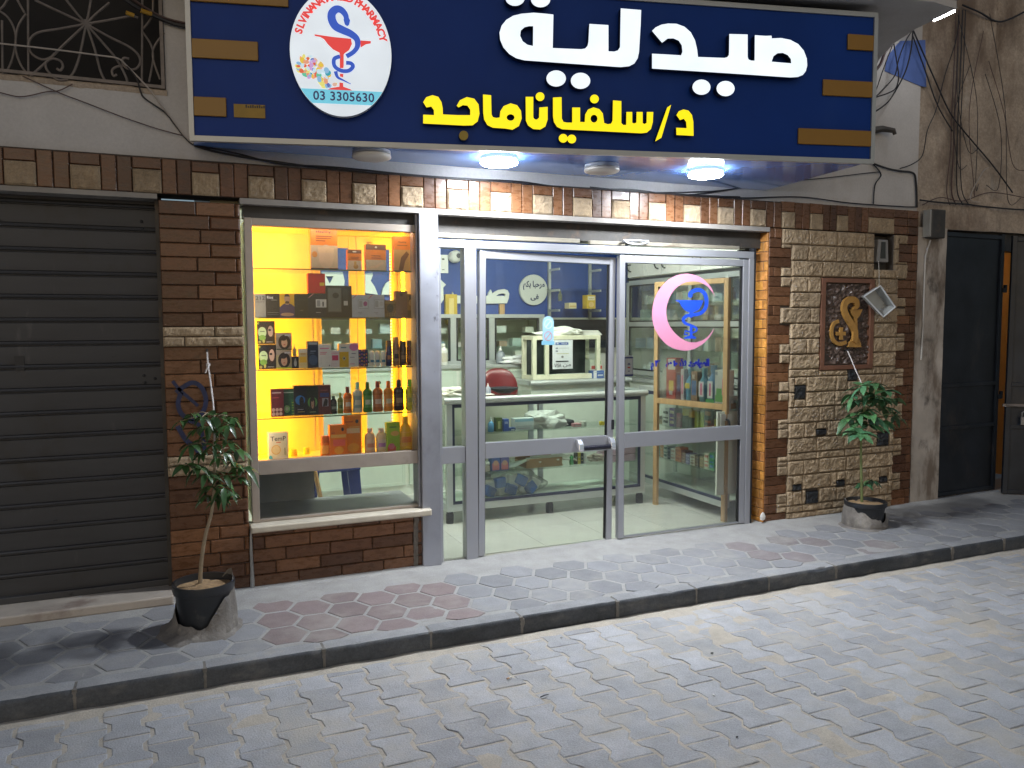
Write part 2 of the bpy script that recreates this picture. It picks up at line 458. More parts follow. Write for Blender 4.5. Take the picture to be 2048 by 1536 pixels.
# pavement: hexagonal tiles in pale cement
pb = MB()
HX, HY, HR = .1845, .2365, .1195
rng = random.Random(11)
def front_limit(x): return (4.60 if x > .3 else 4.74) + .05*noise.noise(Vector((x*1.3, 0, 0)))
for c in range(-17, 50):
    for r in range(-4, 5):
        x = 1.042 + c*HX; y = 4.397 + r*HY + (c % 2)*HY/2 - (.118 if False else 0)
        if y < KERB_Y+.11 or y > 4.93: continue
        red = 1 if (.42 < x < 1.52 and y < 4.75) else 3 if (3.45 < x < 4.7 and y < 4.45 and rng.random() < .5) else 0
        rings = []
        tx, ty, dz = rng.gauss(0, .004), rng.gauss(0, .004), rng.gauss(0, .0012)
        buried = y > front_limit(x)
        if buried: dz -= .007
        w, h = HX*4/3/2-.010, HY/2-.0095
        hexa = [(-w, 0), (-w/2+.001, -h), (w/2-.001, -h), (w, 0), (w/2-.001, h), (-w/2+.001, h)]
        for (ins, z) in ((0, -.02), (0, -.002), (.004, 0)):
            for (u, v) in hexa:
                q = 1-ins/.11
                yy = max(y+v*q, KERB_Y+.098)
                rings.append((x+u*q, min(yy, 5.0), dz+z+tx*u+ty*v))
        n = 6
        fs = [tuple(range(12, 18))]
        for k in range(2):
            for j in range(n):
                i2 = (j+1) % n
                fs.append((k*n+j, k*n+i2, k*n+n+i2, k*n+n+j))
        pb.add(rings, fs, red, rng.random())
nx, ny = 260, 36
vs = []; fs = []
for j in range(ny+1):
    y = KERB_Y+.09 + (5.3-KERB_Y-.09)*j/ny
    for i in range(nx+1):
        x = -3.2 + 13*i/nx
        h = -.0030 + .0014*noise.noise(Vector((x*8, y*8, 0))) + .0006*noise.noise(Vector((x*1.9, y*1.9, 5)))
        lim = front_limit(x)
        h += .0045*min(1, max(0, (y-lim+.06)/.1)) + .012*math.exp(-((4.86-y)/.04)**2)*(1 if x < 1.5 or x > 4.2 else .2)
        vs.append((x, y, h))
for j in range(ny):
    for i in range(nx):
        q = j*(nx+1)+i
        fs.append((q, q+1, q+nx+2, q+nx+1))
pb.add(vs, fs, 2)
pav = tag(pb.build('pavement', [m_tile, m_redtile, m_grout, mat('faded_red_hexagon_tile', (.25, .218, .218), .8, var=.1, vs=10, rnd=.15, spk=(.14, 150), bump=.4, bs=120, dirt=[((.36, .345, .32), .47, .75, 3.2, (1, 1, 1), .8)])], fix=False), kind='structure')

# kerb stones
kb = MB()
kx = [P(px, py, z=0).x for px, py in ((147, 1384), (410, 1339), (649, 1299), (862, 1263), (1043, 1233), (1233, 1200), (1390, 1175), (1535, 1152), (1672, 1131), (1908, 1094), (2011, 1077))]
kx = [kx[0]-1.2, kx[0]-.58] + kx + [kx[-1]+.6*i for i in range(1, 7)]
rng = random.Random(5)
for xa, xb in zip(kx[:-1], kx[1:]):
    rv = rng.random(); dz = rng.gauss(0, .002); dy = rng.gauss(0, .003)
    xa += .006; xb -= .006
    n = 22
    prof = [(0, -.16, 1), (0, -.022, 1), (.004, -.010, 1), (.012, -.003, 0), (.022, 0, 0), (.1, 0, 0), (.1, -.1, 0)]
    vs = []; fs = []; mi = []
    for i in range(n+1):
        x = xa+(xb-xa)*i/n
        e = 1 if 0 < i < n else 0
        chip = max(0, noise.noise(Vector((x*9, xa, 3)))-.28)*.03
        for k, (py, pz, mm) in enumerate(prof):
            w = noise.noise(Vector((x*11, py*60, pz*60)))*.0016
            c2 = chip if k in (2, 3) else 0
            vs.append((x, KERB_Y+dy+py+w+c2 + (0 if e else (.004 if k < 5 else 0)), pz+dz-(c2 if k in (3, 4) else 0)-(0 if e else .003)))
    k = len(prof)
    for i in range(n):
        for j in range(k-1):
            fs.append((i*k+j, i*k+j+1, (i+1)*k+j+1, (i+1)*k+j)); mi.append(1 if j < 3 else 0)
    b = len(kb.v)
    kb.add(vs, fs, 0, rv)
    kb.m[-len(fs):] = mi
    kb.add([vs[j] for j in range(k)], [tuple(range(k))], 0, rv); kb.add([vs[n*k+j] for j in range(k)], [tuple(range(k-1, -1, -1))], 0, rv)
    # mortar joint, smeared
    kb.box(xb-.004, xb+.016, KERB_Y+.006, KERB_Y+.096, -.15, -.004, 3, .5)
    if rng.random() < .6:
        kb.lathe((xb+.006, KERB_Y+.014, -.02), [(.012, -.05), (.024, -.02), (.02, .004), (.008, .010)], 9, 3, sx=rng.uniform(.6, 1.1), sy=.55)
tag(kb.build('kerb', [m_kerb, m_kerbface, m_grout, mat('dirty_joint_mortar', (.19, .175, .155), .95, var=.3, vs=20, bump=.8)], smooth=35), kind='structure')

# shop floor: big cream tiles
m_floortile = mat('cream_floor_tile', (.55, .56, .525), .18, var=.04, vs=3, rnd=.05, rvar=.06)
m_fgrout = mat('floor_grout', (.36, .35, .30), .8)
fb = MB()
for i in range(9):
    for j in range(6):
        xa, ya = .30+i*.52, 4.935+j*.5
        fb.cbox(xa+.0015, xa+.5185, ya+.0015, ya+.4985, -.02, .004, .001, 0, rng.random(), M=Matrix.Identity(4))
fb.box(.3, 4.9, 4.90, 7.9, -.03, .0015, 1)
tag(fb.build('shop_floor', [m_floortile, m_fgrout]), kind='structure')

# litter on the road: cigarette ends, pebbles, paper scraps
lit = [(1018, 1358, 'white cigarette end lying in a paver joint below the red tiles', (.75, .70, .62)), (1089, 1393, 'thin black twig lying on the grey pavers', (.02, .02, .02)),
       (1424, 1307, 'dark pebble on the sandy pavers near the kerb', (.03, .03, .03)), (1541, 1454, 'white paper scrap on the pavers nearest the viewer', (.8, .8, .8)),
       (1474, 1475, 'dark pebble beside the white paper scrap on the pavers', (.03, .03, .035)), (1629, 1386, 'pale curled wrapper piece on the pavers at right', (.78, .78, .76)),
       (1123, 1276, 'small grey scrap under the kerb on the road sand', (.4, .39, .37)), (683, 1327, 'dark dry leaf scrap on the road close to the kerb', (.06, .05, .04)), (1427, 1391, 'tiny white scrap on the sandy pavers in mid road', (.8, .8, .78))]
for i, (px, py, lab, col) in enumerate(lit):
    p = P(px, py, z=-.096); b = MB(); rg = random.Random(i)
    if 'cigarette' in lab:
        b.tube([p+Vector((-.012, -.004, .005)), p+Vector((.0, 0, .005))], .0042, 9, 0); b.tube([p+Vector((.0002, 0, .005)), p+Vector((.014, .005, .005))], .0040, 9, 1)
        o = b.build('cigarette_end', [paint((.55, .33, .18)), paint(col)])
    elif 'twig' in lab:
        b.tube([p+Vector((-.02, -.003, .003)), p+Vector((0, .001, .005)), p+Vector((.022, .006, .003))], [.003, .0035, .002], 6); o = b.build('twig', paint(col))
    else:
        pr = [(.0015, 0), (.0055, .001), (.006, .003), (.004, .005), (.001, .006)]
        b.lathe(p, pr, 7, sx=rg.uniform(.8, 1.6), sy=rg.uniform(.6, 1.1)); o = b.build('pebble' if 'pebble' in lab else 'scrap', paint(col, .8))
    tag(o, lab, 'litter', 'litter on the road')
# ================================================================== BUILDING SHELL
bld = thing('shop_building', 'white plastered street building with brown brick and cream stone shopfront', 'building', (2.8, 5, 0))
FY = 4.85                      # face of the brickwork
# plaster above the band
pw = MB()
pw.box(-3.2, -1.0, 4.882, 5.1, 2.47, 6.2); pw.box(.035, 5.79, 4.882, 5.1, 2.47, 6.2)
pw.box(-1.0, .035, 4.882, 5.1, 2.47, 2.843); pw.box(-1.0, .035, 4.882, 5.1, 4.15, 6.2)
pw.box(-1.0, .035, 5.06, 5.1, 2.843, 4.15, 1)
pw.build('plaster_wall', [m_plaster, mat('shaded_recess', (.012, .01, .009), .8, var=.3)], bld)  # near-black backing stands in for the shade inside the window
# ragged reveal round the grille window
rv = MB(); vs = []; fs = []
for i in range(90):
    x = -1.0+1.04*i/89
    for k, (yy, zz) in enumerate(((5.04, 2.842), (4.878, 2.843), (4.874, 2.836), (4.873, 2.826), (4.881, 2.812))):
        w = noise.noise(Vector((x*9, k*2.0, 1)))*.006 + noise.noise(Vector((x*30, k*2.0, 4)))*.004
        vs.append((x, yy - (abs(w)*.4 if 0 < k < 4 else 0), zz + (w if k else 0)))
for i in range(89):
    for k in range(4): fs.append((i*5+k, (i+1)*5+k, (i+1)*5+k+1, i*5+k+1))
rv.add(vs, fs); rv.build('window_ledge', m_dirty, bld, smooth=60)

# brick band with stone blocks
bd = MB(); rng = random.Random(21)
def brick(b, x0, x1, z0, z1, y=FY, mi=0, c=.004, dep=.05):
    dy = rng.gauss(0, .0014); tz = rng.gauss(0, .004)
    M = Matrix.Translation(((x0+x1)/2, y, (z0+z1)/2)) @ Matrix.Rotation(tz*.6, 4, 'Y') @ Matrix.Rotation(rng.gauss(0, .006), 4, 'Z')
    w, h = (x1-x0)/2-.0022, (z1-z0)/2-.0022
    b.cbox(-w, w, dy, dep, -h, h, c, mi, rng.random(), M)
def rock(b, x0, x1, z0, z1, y=FY, depth=.022, mi=1, nx=None, nz=None, sd=0):
    # split-faced stone: lumpy front that falls away to the joints
    nx = nx or max(5, int((x1-x0)/.0095)); nz = nz or max(5, int((z1-z0)/.0095))
    vs = []; fs = []; o = Vector((rng.uniform(0, 50), rng.uniform(0, 50), sd))
    tilt = rng.uniform(-.06, .06); tv = rng.uniform(-.08, .1)
    x0 += .0025; x1 -= .0025; z0 += .0025; z1 -= .0025
    for j in range(nz+1):
        for i in range(nx+1):
            u, v = i/nx, j/nz
            e = min(min(u, 1-u)*(x1-x0), min(v, 1-v)*(z1-z0))
            rise = min(1, e/.010)**.55
            p = Vector((x0+(x1-x0)*u, 0, z0+(z1-z0)*v))
            q = noise.noise((p+o)*20)*.45 + (.35-abs(noise.noise((p+o)*33)))*1.0 + noise.noise((p+o)*80)*.28 + abs(noise.noise((p+o)*11))*.9 - .3
            d = rise*(depth*(.62 + .55*q) + tilt*(u-.5)*.05 + tv*(v-.5)*.05) + .003
            vs.append((p.x, y-d, p.z))
    for j in range(nz):
        for i in range(nx):
            k = j*(nx+1)+i
            fs.append((k, k+1, k+nx+2, k+nx+1))
    # back edge
    m = len(vs)
    edge = [i for i in range(nx+1)] + [j*(nx+1)+nx for j in range(1, nz+1)] + [nz*(nx+1)+i for i in range(nx-1, -1, -1)] + [j*(nx+1) for j in range(nz-1, 0, -1)]
    back = [(vs[k][0], y+.03, vs[k][2]) for k in edge]
    fs += [(edge[k], edge[(k+1) % len(edge)], m+(k+1) % len(edge), m+k) for k in range(len(edge))]
    b.add(vs+back, fs, mi, rng.random())
x = -.746-.2985*7
BZ0, BZ1 = 2.276, 2.468
while x < 4.1:
    zz = rng.gauss(0, .002)
    rock(bd, x, x+.146, BZ0, BZ0+.128, depth=.014)
    brick(bd, x, x+.146, BZ0+.128, BZ1+zz)
    brick(bd, x+.146, x+.222, BZ0, BZ1+zz); brick(bd, x+.222, x+.2985, BZ0, BZ1-zz)
    x += .2985
xe = x
# over the stone pier: fewer stones, last one long
st = [(xe, xe+.13), (xe+.28, xe+.41), (4.88, 5.0), (5.22, 5.50)]
cur = xe
for (a, b_) in st:
    if a < cur: a = cur
    while cur < a-.01:
        w = min(.075, a-cur); brick(bd, cur, cur+w, BZ0, BZ1+.01); cur += w
    rock(bd, a, b_, BZ0, BZ0+.125, depth=.012); brick(bd, a, b_, BZ0+.125, BZ1+.012)
    cur = b_
for k in range(3):
    z = BZ0 + k*.068
    brick(bd, 5.5, 5.66, z, z+.068); brick(bd, 5.66, 5.782, z, z+.068)
bd.box(-3, 5.78, FY+.012, 5.05, BZ0+.001, BZ1+.006, 2)
bd.build('brick_band', [m_brick, m_stone, m_mortar], bld)
# thin cement lip under the band
lp = MB(); lp.box(-3, -.03, 4.855, 5.1, 2.248, 2.2755); lp.box(.40, 4.21, 4.842, 5.1, 2.243, 2.2755)
lp.build('lintel_lip', mat('cement_lip', (.30, .275, .25), .8, var=.15), bld)

# brick pier between shutter and window
pb_ = MB(); z = .004; row = 0; HB = .0775
while z < 2.235:
    h = HB
    if 1.415 < z < 1.50 or .70 < z < .78:      # two courses of flat cream stone
        for hh in (.056, .056):
            a_ = -.025+(.11 if row % 2 else .27); rock(pb_, -.028, a_, z, z+hh, depth=.012); rock(pb_, a_, .405, z, z+hh, depth=.012); z += hh; row += 1
        continue
    z1 = min(z+h, 2.243)
    if row % 2: cuts = [-.027, .165, .372, .402]
    else: cuts = [-.027, .235, .372, .402]
    if row % 3 == 0: cuts[1] += .02
    if row % 2 == 0: cuts = [cuts[0], cuts[1], cuts[3]]
    for a_, b_ in zip(cuts[:-1], cuts[1:]): brick(pb_, a_, b_, z, z1, c=.009 if b_ > .4 else .004, dep=.12)
    z = z1; row += 1
pb_.box(-.02, .394, FY+.012, 5.0, 0, 2.243, 2)
pb_.build('brick_pier', [m_brick, m_stone, m_mortar], bld)
# faded blue paint mark on the pier
m_spray = mat('blue_spray_paint', (.012, .018, .06), .5, var=.4, vs=20)
sp = MB()
def pier2d(px, py): q = P(px, py, y=FY-.003); return (q.x, q.z)
for path, w in (([(352, 785), (365, 775), (385, 765), (403, 775), (412, 800), (405, 825), (388, 838), (365, 830), (356, 808), (362, 785)], .0125), ([(345, 762), (360, 780), (385, 802), (396, 812)], .009),
                ([(355, 852), (372, 880), (395, 900), (400, 925)], .013), ([(362, 842), (398, 850), (410, 905)], .011)):
    me = poly2d([ribbon(smooth_path([(*pier2d(*q), 0) for q in path], 4), w)])
    sp.mesh(me, (0, FY-.0032, 0), (1, 0, 0), (0, 0, 1), (0, -1, 0))
sp.build('paint_mark', m_spray, bld)

# brick plinth under the window
pl = MB(); z = .0; row = 0
while z < .335:
    z1 = min(z+.0765, .34)
    off = (0, .13, .07, .19, .02)[row % 5]
    x = .415-off
    while x < 1.36:
        a_ = max(x, .415); b_ = min(x+.262, 1.40)
        if b_-a_ > .03: brick(pl, a_, b_, z, z1, y=FY+.004)
        x += .262
    # broken bricks patched with cement at the right end
    brick(pl, 1.425, 1.495, z+.005, z1-.004, y=FY+.008)
    z = z1; row += 1
pl.box(.41, 1.5, FY+.016, 5.1, 0, .345, 1)
pm = MB()
vs = []; fs = []
for j in range(19):
    for i in range(5):
        zz = .0+.335*j/18
        xx = 1.398 + .03*i/4 + .012*noise.noise(Vector((zz*18, 0, 1)))
        vs.append((xx, FY+.006-.007*abs(noise.noise(Vector((xx*40, zz*40, 0)))), zz))
for j in range(18):
    for i in range(4): fs.append((j*5+i, j*5+i+1, j*5+i+6, j*5+i+5))
pl.add(vs, fs, 2)
m_patch = mat('patch_cement', (.17, .15, .13), .9, var=.3, vs=30, bump=.6)
pl.build('brick_plinth', [m_brick, m_mortar, m_patch], bld)
# cement smear in the corner between pier and plinth
sm = MB(); sm.tube([(.408, FY+.0, .0), (.409, FY-.003, .12), (.407, FY, .22), (.409, FY+.002, .345)], [.014, .010, .009, .006], 7); sm.build('cement_fillet', m_grout, bld)
sl = MB(); sl.cbox(.405, 1.502, 4.785, 4.93, .343, .383, .006); sl.build('marble_sill', mat('cream_marble_sill', (.56, .50, .40), .45, var=.14, vs=5, bump=.3, dirt=((.36, .29, .21), .55, .8, 6, (1, 1, 1), .6)), bld, bevel=.004)

# stone pier on the right
sp_ = MB()
BX0, BX1 = 4.213, 5.782
PX0, PX1, PZ0, PZ1 = 4.728, 5.292, 1.178, 1.905      # relief panel
MX0, MX1, MZ0, MZ1 = 5.285, 5.515, 1.985, 2.262      # meter recess
zs = []; z = 2.272
quoin = {}
row = 0
H2 = .0735
k = 0
while z > .02:                                          # brown quoins left and right, two long two short
    z0 = max(z-H2, .002)
    long_ = (k//2) % 2 == 1
    xl = 4.43 if long_ else 4.335
    if k == 0: xl = 4.335
    if not long_ and k % 4 == 0: brick(sp_, BX0, 4.262, z0, z, c=.004); brick(sp_, 4.262, xl, z0, z)
    else: brick(sp_, BX0, xl, z0, z)
    lr = ((k+1)//2) % 2 == 1
    xr = 5.56 if lr else 5.655
    if lr: brick(sp_, xr, 5.72, z0, z); brick(sp_, 5.72, BX1, z0, z)
    else: brick(sp_, xr, BX1, z0, z)
    quoin[k] = (z0, z, xl, xr)
    z = z0; k += 1
def edges(za, zb):
    ls = [q[2] for q in quoin.values() if q[0] < zb-.004 and q[1] > za+.004]; rs = [q[3] for q in quoin.values() if q[0] < zb-.004 and q[1] > za+.004]
    return max(ls), min(rs)
def black(px0, px1, py0, py1):
    a_ = P(px0, py1, y=FY); b_ = P(px1, py0, y=FY); return (a_.x, b_.x, a_.z, b_.z)
blacks = [black(1587, 1611, 770, 799), black(1694, 1715, 736, 762), black(1631, 1652, 857, 871), black(1752, 1777, 864, 893), black(1584, 1603, 968, 983), black(1671, 1689, 959, 974), black(1610, 1636, 980, 1009), black(1757, 1774, 952, 966)]
def fill(za, zb, xa, xb):
    # one stretch of a stone course, cut round the panel, the recess and the black stones
    for (h0, h1, v0, v1) in [(PX0-.002, PX1+.002, PZ0-.002, PZ1+.002), (MX0, MX1, MZ0, MZ1)] + blacks:
        if za < v1-.006 and zb > v0+.006 and xa < h1-.005 and xb > h0+.005:
            if v0-za > .03: fill(za, v0, max(xa, h0), min(xb, h1))
            if zb-v1 > .03: fill(v1, zb, max(xa, h0), min(xb, h1))
            if h0-xa > .02: fill(za, zb, xa, h0)
            if xb-h1 > .02: fill(za, zb, h1, xb)
            return
    if xb-xa < .02 or zb-za < .015: return
    x = xa
    while x < xb-.005:
        w = rng.choice((.16, .26, .29, .30, .31))
        if xb-(x+w) < .06: w = xb-x
        rock(sp_, x, min(x+w, xb), za, zb, depth=.020); x += w
z = 2.272; heights = [.117, .122, .122, .122, .118, .122, .118, .122, .118, .060, .122, .118, .122, .122, .118, .058, .118, .122, .118, .058, .118, .06, .06]
hi = 0
while z > .03:
    z0 = max(z-heights[hi % len(heights)], .004); hi += 1
    l, r_ = edges(z0, z)
    fill(z0, z, l, r_)
    # slivers of stone beside the short quoins
    for q in quoin.values():
        za, zb = max(q[0], z0), min(q[1], z)
        if zb-za > .015:
            if l-q[2] > .03: rock(sp_, q[2], l, za, zb, depth=.014)
            if q[3]-r_ > .03: rock(sp_, r_, q[3], za, zb, depth=.014)
    z = z0
for (h0, h1, v0, v1) in blacks: rock(sp_, h0, h1, v0, v1, depth=.018, mi=3)
sp_.box(BX0+.005, MX0, FY+.012, 5.12, 0, 2.272, 2); sp_.box(MX1, BX1-.004, FY+.012, 5.12, 0, 2.272, 2); sp_.box(MX0, MX1, FY+.012, 5.12, 0, MZ0, 2); sp_.box(MX0, MX1, 4.97, 5.12, MZ0, 2.272, 2)
sp_.build('stone_pier', [m_brick, m_stone, m_mortar, m_blackstone], bld)
# bricks on the pier side facing the door; lamp light is put into their amber colour
sb = MB(); z = 2.243; k = 0
while z > .01:
    z0 = max(z-.0735, .001)
    cuts = [4.856, 5.02] if k % 2 == 0 else [4.856, 4.90, 5.02]
    for a_, b_ in zip(cuts[:-1], cuts[1:]):
        M = Matrix.Translation((4.213, (a_+b_)/2, (z0+z)/2)) @ Matrix.Rotation(R_(-90), 4, 'Z')
        w = (b_-a_)/2-.002; h = (z-z0)/2-.002
        sb.cbox(-w, w, -.012+rng.gauss(0, .001), .004, -h, h, .004, 0, rng.random(), M)
    z = z0; k += 1
sb.box(4.206, 4.216, 4.862, 5.10, 0, 2.243, 1)
sb.build('lamplit_brick_return', [m_lit_brick, m_mortar], bld)
# white plaster splash at the foot of the corner
ws = MB(); ws.lathe((4.19, 4.838, .055), [(.004, -.03), (.026, -.022), (.03, 0), (.02, .022), (.004, .035)], 9, sx=.9, sy=.35); ws.build('plaster_splash', paint((.75, .73, .7), .9), bld)

# recess above door and window: dark roller-shutter housing
hd = MB()
hd.box(.42, 1.435, 4.90, 5.0, 2.175, 2.243); hd.box(1.585, 4.205, 4.935, 5.08, 2.125, 2.243)
hd.build('shutter_housing', m_dark, bld)
# bottom bar of the rolled-up door shutter with its handle
sbar = MB(); m_oldcream = mat('worn_cream_metal', (.24, .215, .165), .5, .2, var=.2, vs=9, aniso=(1, 1, 5), dirt=((.10, .075, .05), .55, .72, 7, (.6, 1, 3), .8))
sbar.box(1.60, 2.62, 4.905, 4.935, 2.106, 2.135); sbar.box(2.70, 2.98, 4.905, 4.935, 2.100, 2.128); sbar.box(3.10, 3.98, 4.905, 4.935, 2.106, 2.132)
ob = sbar.build('shutter_bar', m_oldcream, bld, bevel=.003)
hb = MB(); hb.tube(smooth_path([(2.955, 4.90, 2.122), (2.95, 4.872, 2.13), (2.99, 4.862, 2.112), (3.08, 4.862, 2.112), (3.15, 4.872, 2.13), (3.15, 4.90, 2.122)], 5), .007, 8)
hb.tube([(2.95, 4.88, 2.135), (3.16, 4.885, 2.14)], .005, 7); hb.build('bar_handle', m_alu, ob, smooth=True)
# painted sheet-metal post between window and door
m_post = mat('worn_steel_post', (.36, .37, .42), .42, .6, var=.14, vs=3, rvar=.1, bump=.15, bs=12, dirt=[((.05, .045, .045), .63, .76, 9, (1, 1, .8), .85), ((.16, .15, .15), .5, .75, 2.5, (1, 1, .5), .6)])
po = MB(); po.box(1.452, 1.578, 4.832, 5.0, 0, 2.243); po.box(1.438, 1.452, 4.86, 4.99, .385, 2.243)
po.build('steel_post', m_post, bld, bevel=.006)
# inside walls
m_blue = mat('blue_wall_paint', (.018, .055, .24), .55, var=.14, vs=2.5, bump=.15)
m_inwall = mat('pale_inside_wall', (.66, .67, .60), .8, var=.04, vs=2)
iw = MB()
iw.box(.25, 4.9, 7.55, 7.65, 0, 1.62, 0); iw.box(.25, 4.9, 7.551, 7.651, 1.62, 2.40, 1); iw.box(.25, 4.9, 7.55, 7.65, 2.40, 2.75, 0)
iw.box(.25, .35, 5.12, 7.55, 0, 2.75, 0); iw.box(4.80, 4.90, 5.12, 7.55, 0, 2.75, 0)
iw.box(.25, 4.9, 5.0, 5.12, 2.25, 2.75, 0)
iw.build('inside_wall', [m_inwall, m_blue], bld)
ce = MB(); ce.box(.2, 5.0, 4.99, 7.7, 2.75, 2.85); ce.build('ceiling', m_white, bld)

# balcony slab overhead, white soffit, blue edge
sb2 = MB()
out = [(-.2, 4.88), (-.2, 4.50), (.7, 4.46), (1.8, 4.2), (2.6, 4.0), (3.6, 3.75), (4.35, 3.60), (4.58, 3.62), (4.61, 3.80), (4.64, 3.97), (4.74, 4.24), (4.92, 4.52), (5.16, 4.80), (5.2, 4.882)]
sb2.prism([(x, y, 3.50) for x, y in out], (0, 0, .05), 0)
sb2.prism([(x, y-.012, 3.552) for x, y in out[1:-1]] + [(5.2, 4.88, 3.552), (-.2, 4.88, 3.552)], (0, 0, .25), 1)
sb2.build('balcony_slab', [m_plaster, m_blue], bld)
# blue painted patch on the wall beside the sign
bp_ = MB(); bp_.prism([P(*q, y=4.879) for q in ((1769, 142), (1775, 112), (1800, 82), (1850, 80), (1852, 174), (1840, 172))], (0, -.003, 0)); bp_.build('blue_paint_patch', mat('pale_blue_paint', (.10, .17, .46), .8, var=.2, vs=4), bld)
# broken bracket stub on the plaster
bs2 = MB(); q = P(1765, 263, y=4.87); bs2.tube([q+Vector((-.1, .0, 0)), q+Vector((-.03, -.03, .012)), q+Vector((.055, -.06, .0)), q+Vector((.07, -.06, -.03))], [.03, .026, .02, .014], 7); bs2.build('bracket_stub', m_dark, bld)

# relief panel with the snake and cup
rp = MB(); vs = []; fs = []; nx, nz = 60, 78
for j in range(nz+1):
    for i in range(nx+1):
        x = PX0+.045+(PX1-PX0-.09)*i/nx; z = PZ0+.045+(PZ1-PZ0-.09)*j/nz
        d = .042*abs(noise.noise(Vector((x*24, z*24, 0)))) + .016*noise.noise(Vector((x*14, z*17, 4))) + .006*noise.noise(Vector((x*70, z*70, 9)))
        vs.append((x, FY+.012-d, z))
for j in range(nz):
    for i in range(nx):
        k = j*(nx+1)+i; fs.append((k, k+1, k+nx+2, k+nx+1))
rp.add(vs, fs, 0)
rpo = thing('relief_panel', 'dark brown rough relief panel with a golden snake and cup, framed in brick', 'plaque', (5.0, FY, 1.2))
m_relief = mat('dark_relief', (.105, .072, .058), .33, var=.3, vs=30, bump=.4)
rp.box(PX0+.03, PX1-.03, FY+.022, FY+.05, PZ0+.03, PZ1-.03, 0)
rp.build('background', m_relief, rpo)
fr = MB()
fr.box(PX0, PX0+.045, FY-.018, FY+.05, PZ0, PZ1); fr.box(PX1-.045, PX1, FY-.018, FY+.05, PZ0, PZ1); fr.box(PX0+.0452, PX1-.0452, FY-.018, FY+.05, PZ0, PZ0+.035); fr.box(PX0+.0452, PX1-.0452, FY-.018, FY+.05, PZ1-.035, PZ1)
fr.build('brick_frame', mat('panel_frame_brick', (.19, .085, .05), .45, var=.2), rpo, bevel=.003)
def rel(l): return [(P(480*0+1480+u/4.043, 400+v/4.043, y=FY-.02).x, P(1480+u/4.043, 400+v/4.043, y=FY-.02).z) for u, v in l]
gold = mat('golden_relief', (.42, .22, .055), .4, var=.18, vs=14, bump=.3)
gb_ = MB()
snake = smooth_path([(*q, 0) for q in rel([(905, 880), (940, 860), (930, 818), (890, 805), (850, 830), (838, 880), (858, 940), (895, 1000), (925, 1060), (925, 1120), (915, 1150)])], 5)
nS = len(snake)
gb_.mesh(poly2d([ribbon(snake, [.006+.019*min(1, i/8) for i in range(nS)])], .012), (0, FY-.022, 0), (1, 0, 0), (0, 0, 1), (0, -1, 0))
gb_.mesh(poly2d([rel([(890, 885), (988, 885), (965, 935), (945, 960), (950, 1100), (975, 1160), (978, 1190), (870, 1190), (880, 1160), (915, 1110), (925, 960), (905, 930)])], .008), (0, FY-.017, 0), (1, 0, 0), (0, 0, 1), (0, -1, 0))
c0 = rel([(800, 980), (760, 1000), (742, 1060), (755, 1130), (800, 1165), (860, 1150)])
gb_.mesh(poly2d([ribbon(smooth_path([(*q, 0) for q in c0], 5), .014)], .008), (0, FY-.015, 0), (1, 0, 0), (0, 0, 1), (0, -1, 0))
for l in ([(808, 1030), (832, 1030), (832, 1130), (808, 1130)], [(780, 1065), (855, 1065), (855, 1095), (780, 1095)]):
    gb_.mesh(poly2d([rel(l)], .007), (0, FY-.014 - (.0015 if l[0][0] > 800 else 0), 0), (1, 0, 0), (0, 0, 1), (0, -1, 0))
gb_.build('snake_and_cup', gold, rpo, bevel=.002)
# ================================================================== SIGN
A0 = Vector((.163, 4.682, 0)); B0 = Vector((4.057, 3.772, 0))
SL = (B0-A0).length
SU = (B0-A0).normalized(); SN = Vector((SU.y, -SU.x, 0)); SZ = Vector((0, 0, 1))
SZ0, SZ1 = 2.556, 3.43
def SP(px, py):
    d = ray(px, py); t = A0.dot(SN)/d.dot(SN)
    p = Vector((0, 0, CAM_H))+d*t
    return ((p-A0).dot(SU), p.z)
def S3(s, z, n=0): return A0 + SU*s + SN*n + SZ*z
def z3(u, v): return SP(820+u/2.1787, v/2.1787)
def z2(u, v): return SP(380+u/3.9385, v/3.9385)
m_navy = mat('navy_sign_panel', (.005, .040, .24), .42, var=.08, vs=2, spec=.15, bump=.15, bs=2, dirt=[((.022, .065, .26), .45, .78, 1.1, (1, 1, .45), .6), ((.05, .07, .14), .6, .85, 5, (1, 1, .3), .35)])
m_soffit = mat('glossy_blue_soffit', (.15, .29, .70), .12, var=.12, vs=1.5, spec=.8, coat=.6, bump=.12, bs=1.3)
m_yellow = mat('ochre_bar', (.30, .145, .006), .4, var=.05)
m_side = mat('dark_letter_side', (.006, .010, .03), .4)
m_white_lit = emit('lit_white_acrylic', (.80, .90, 1.0), .97, (.6, .6, .6), .08, 5)
m_yellow_lit = emit('lit_yellow_acrylic', (1.0, .80, .0), .98, (.5, .4, 0))
m_disc_lit = emit('lit_logo_face', (.78, .87, .95), .72, (.5, .5, .5), .10, 4)
m_trim = mat('sign_trim', (.42, .43, .42), .4, .4, var=.06)
sign = thing('shop_sign', 'large navy pharmacy sign with lit white and yellow Arabic letters and round logo', 'shop sign', (2.1, 4.2, SZ0))
pn = MB(); pn.prism([S3(0, SZ0), S3(SL, SZ0), S3(SL, SZ1), S3(0, SZ1)], -SN*.03); pn.build('panel', m_navy, sign)
tr = MB()
for s0, s1, za, zb in ((-.02, SL+.02, SZ0-.018, SZ0+.010), (-.02, SL+.02, SZ1-.008, SZ1+.02), (-.022, .004, SZ0+.0102, SZ1-.0082), (SL-.004, SL+.022, SZ0+.0102, SZ1-.0082)):
    tr.prism([S3(s0, za, .012), S3(s1, za, .012), S3(s1, zb, .012), S3(s0, zb, .012)], -SN*.03)
tr.build('trim_frame', m_trim, sign)
so = MB()
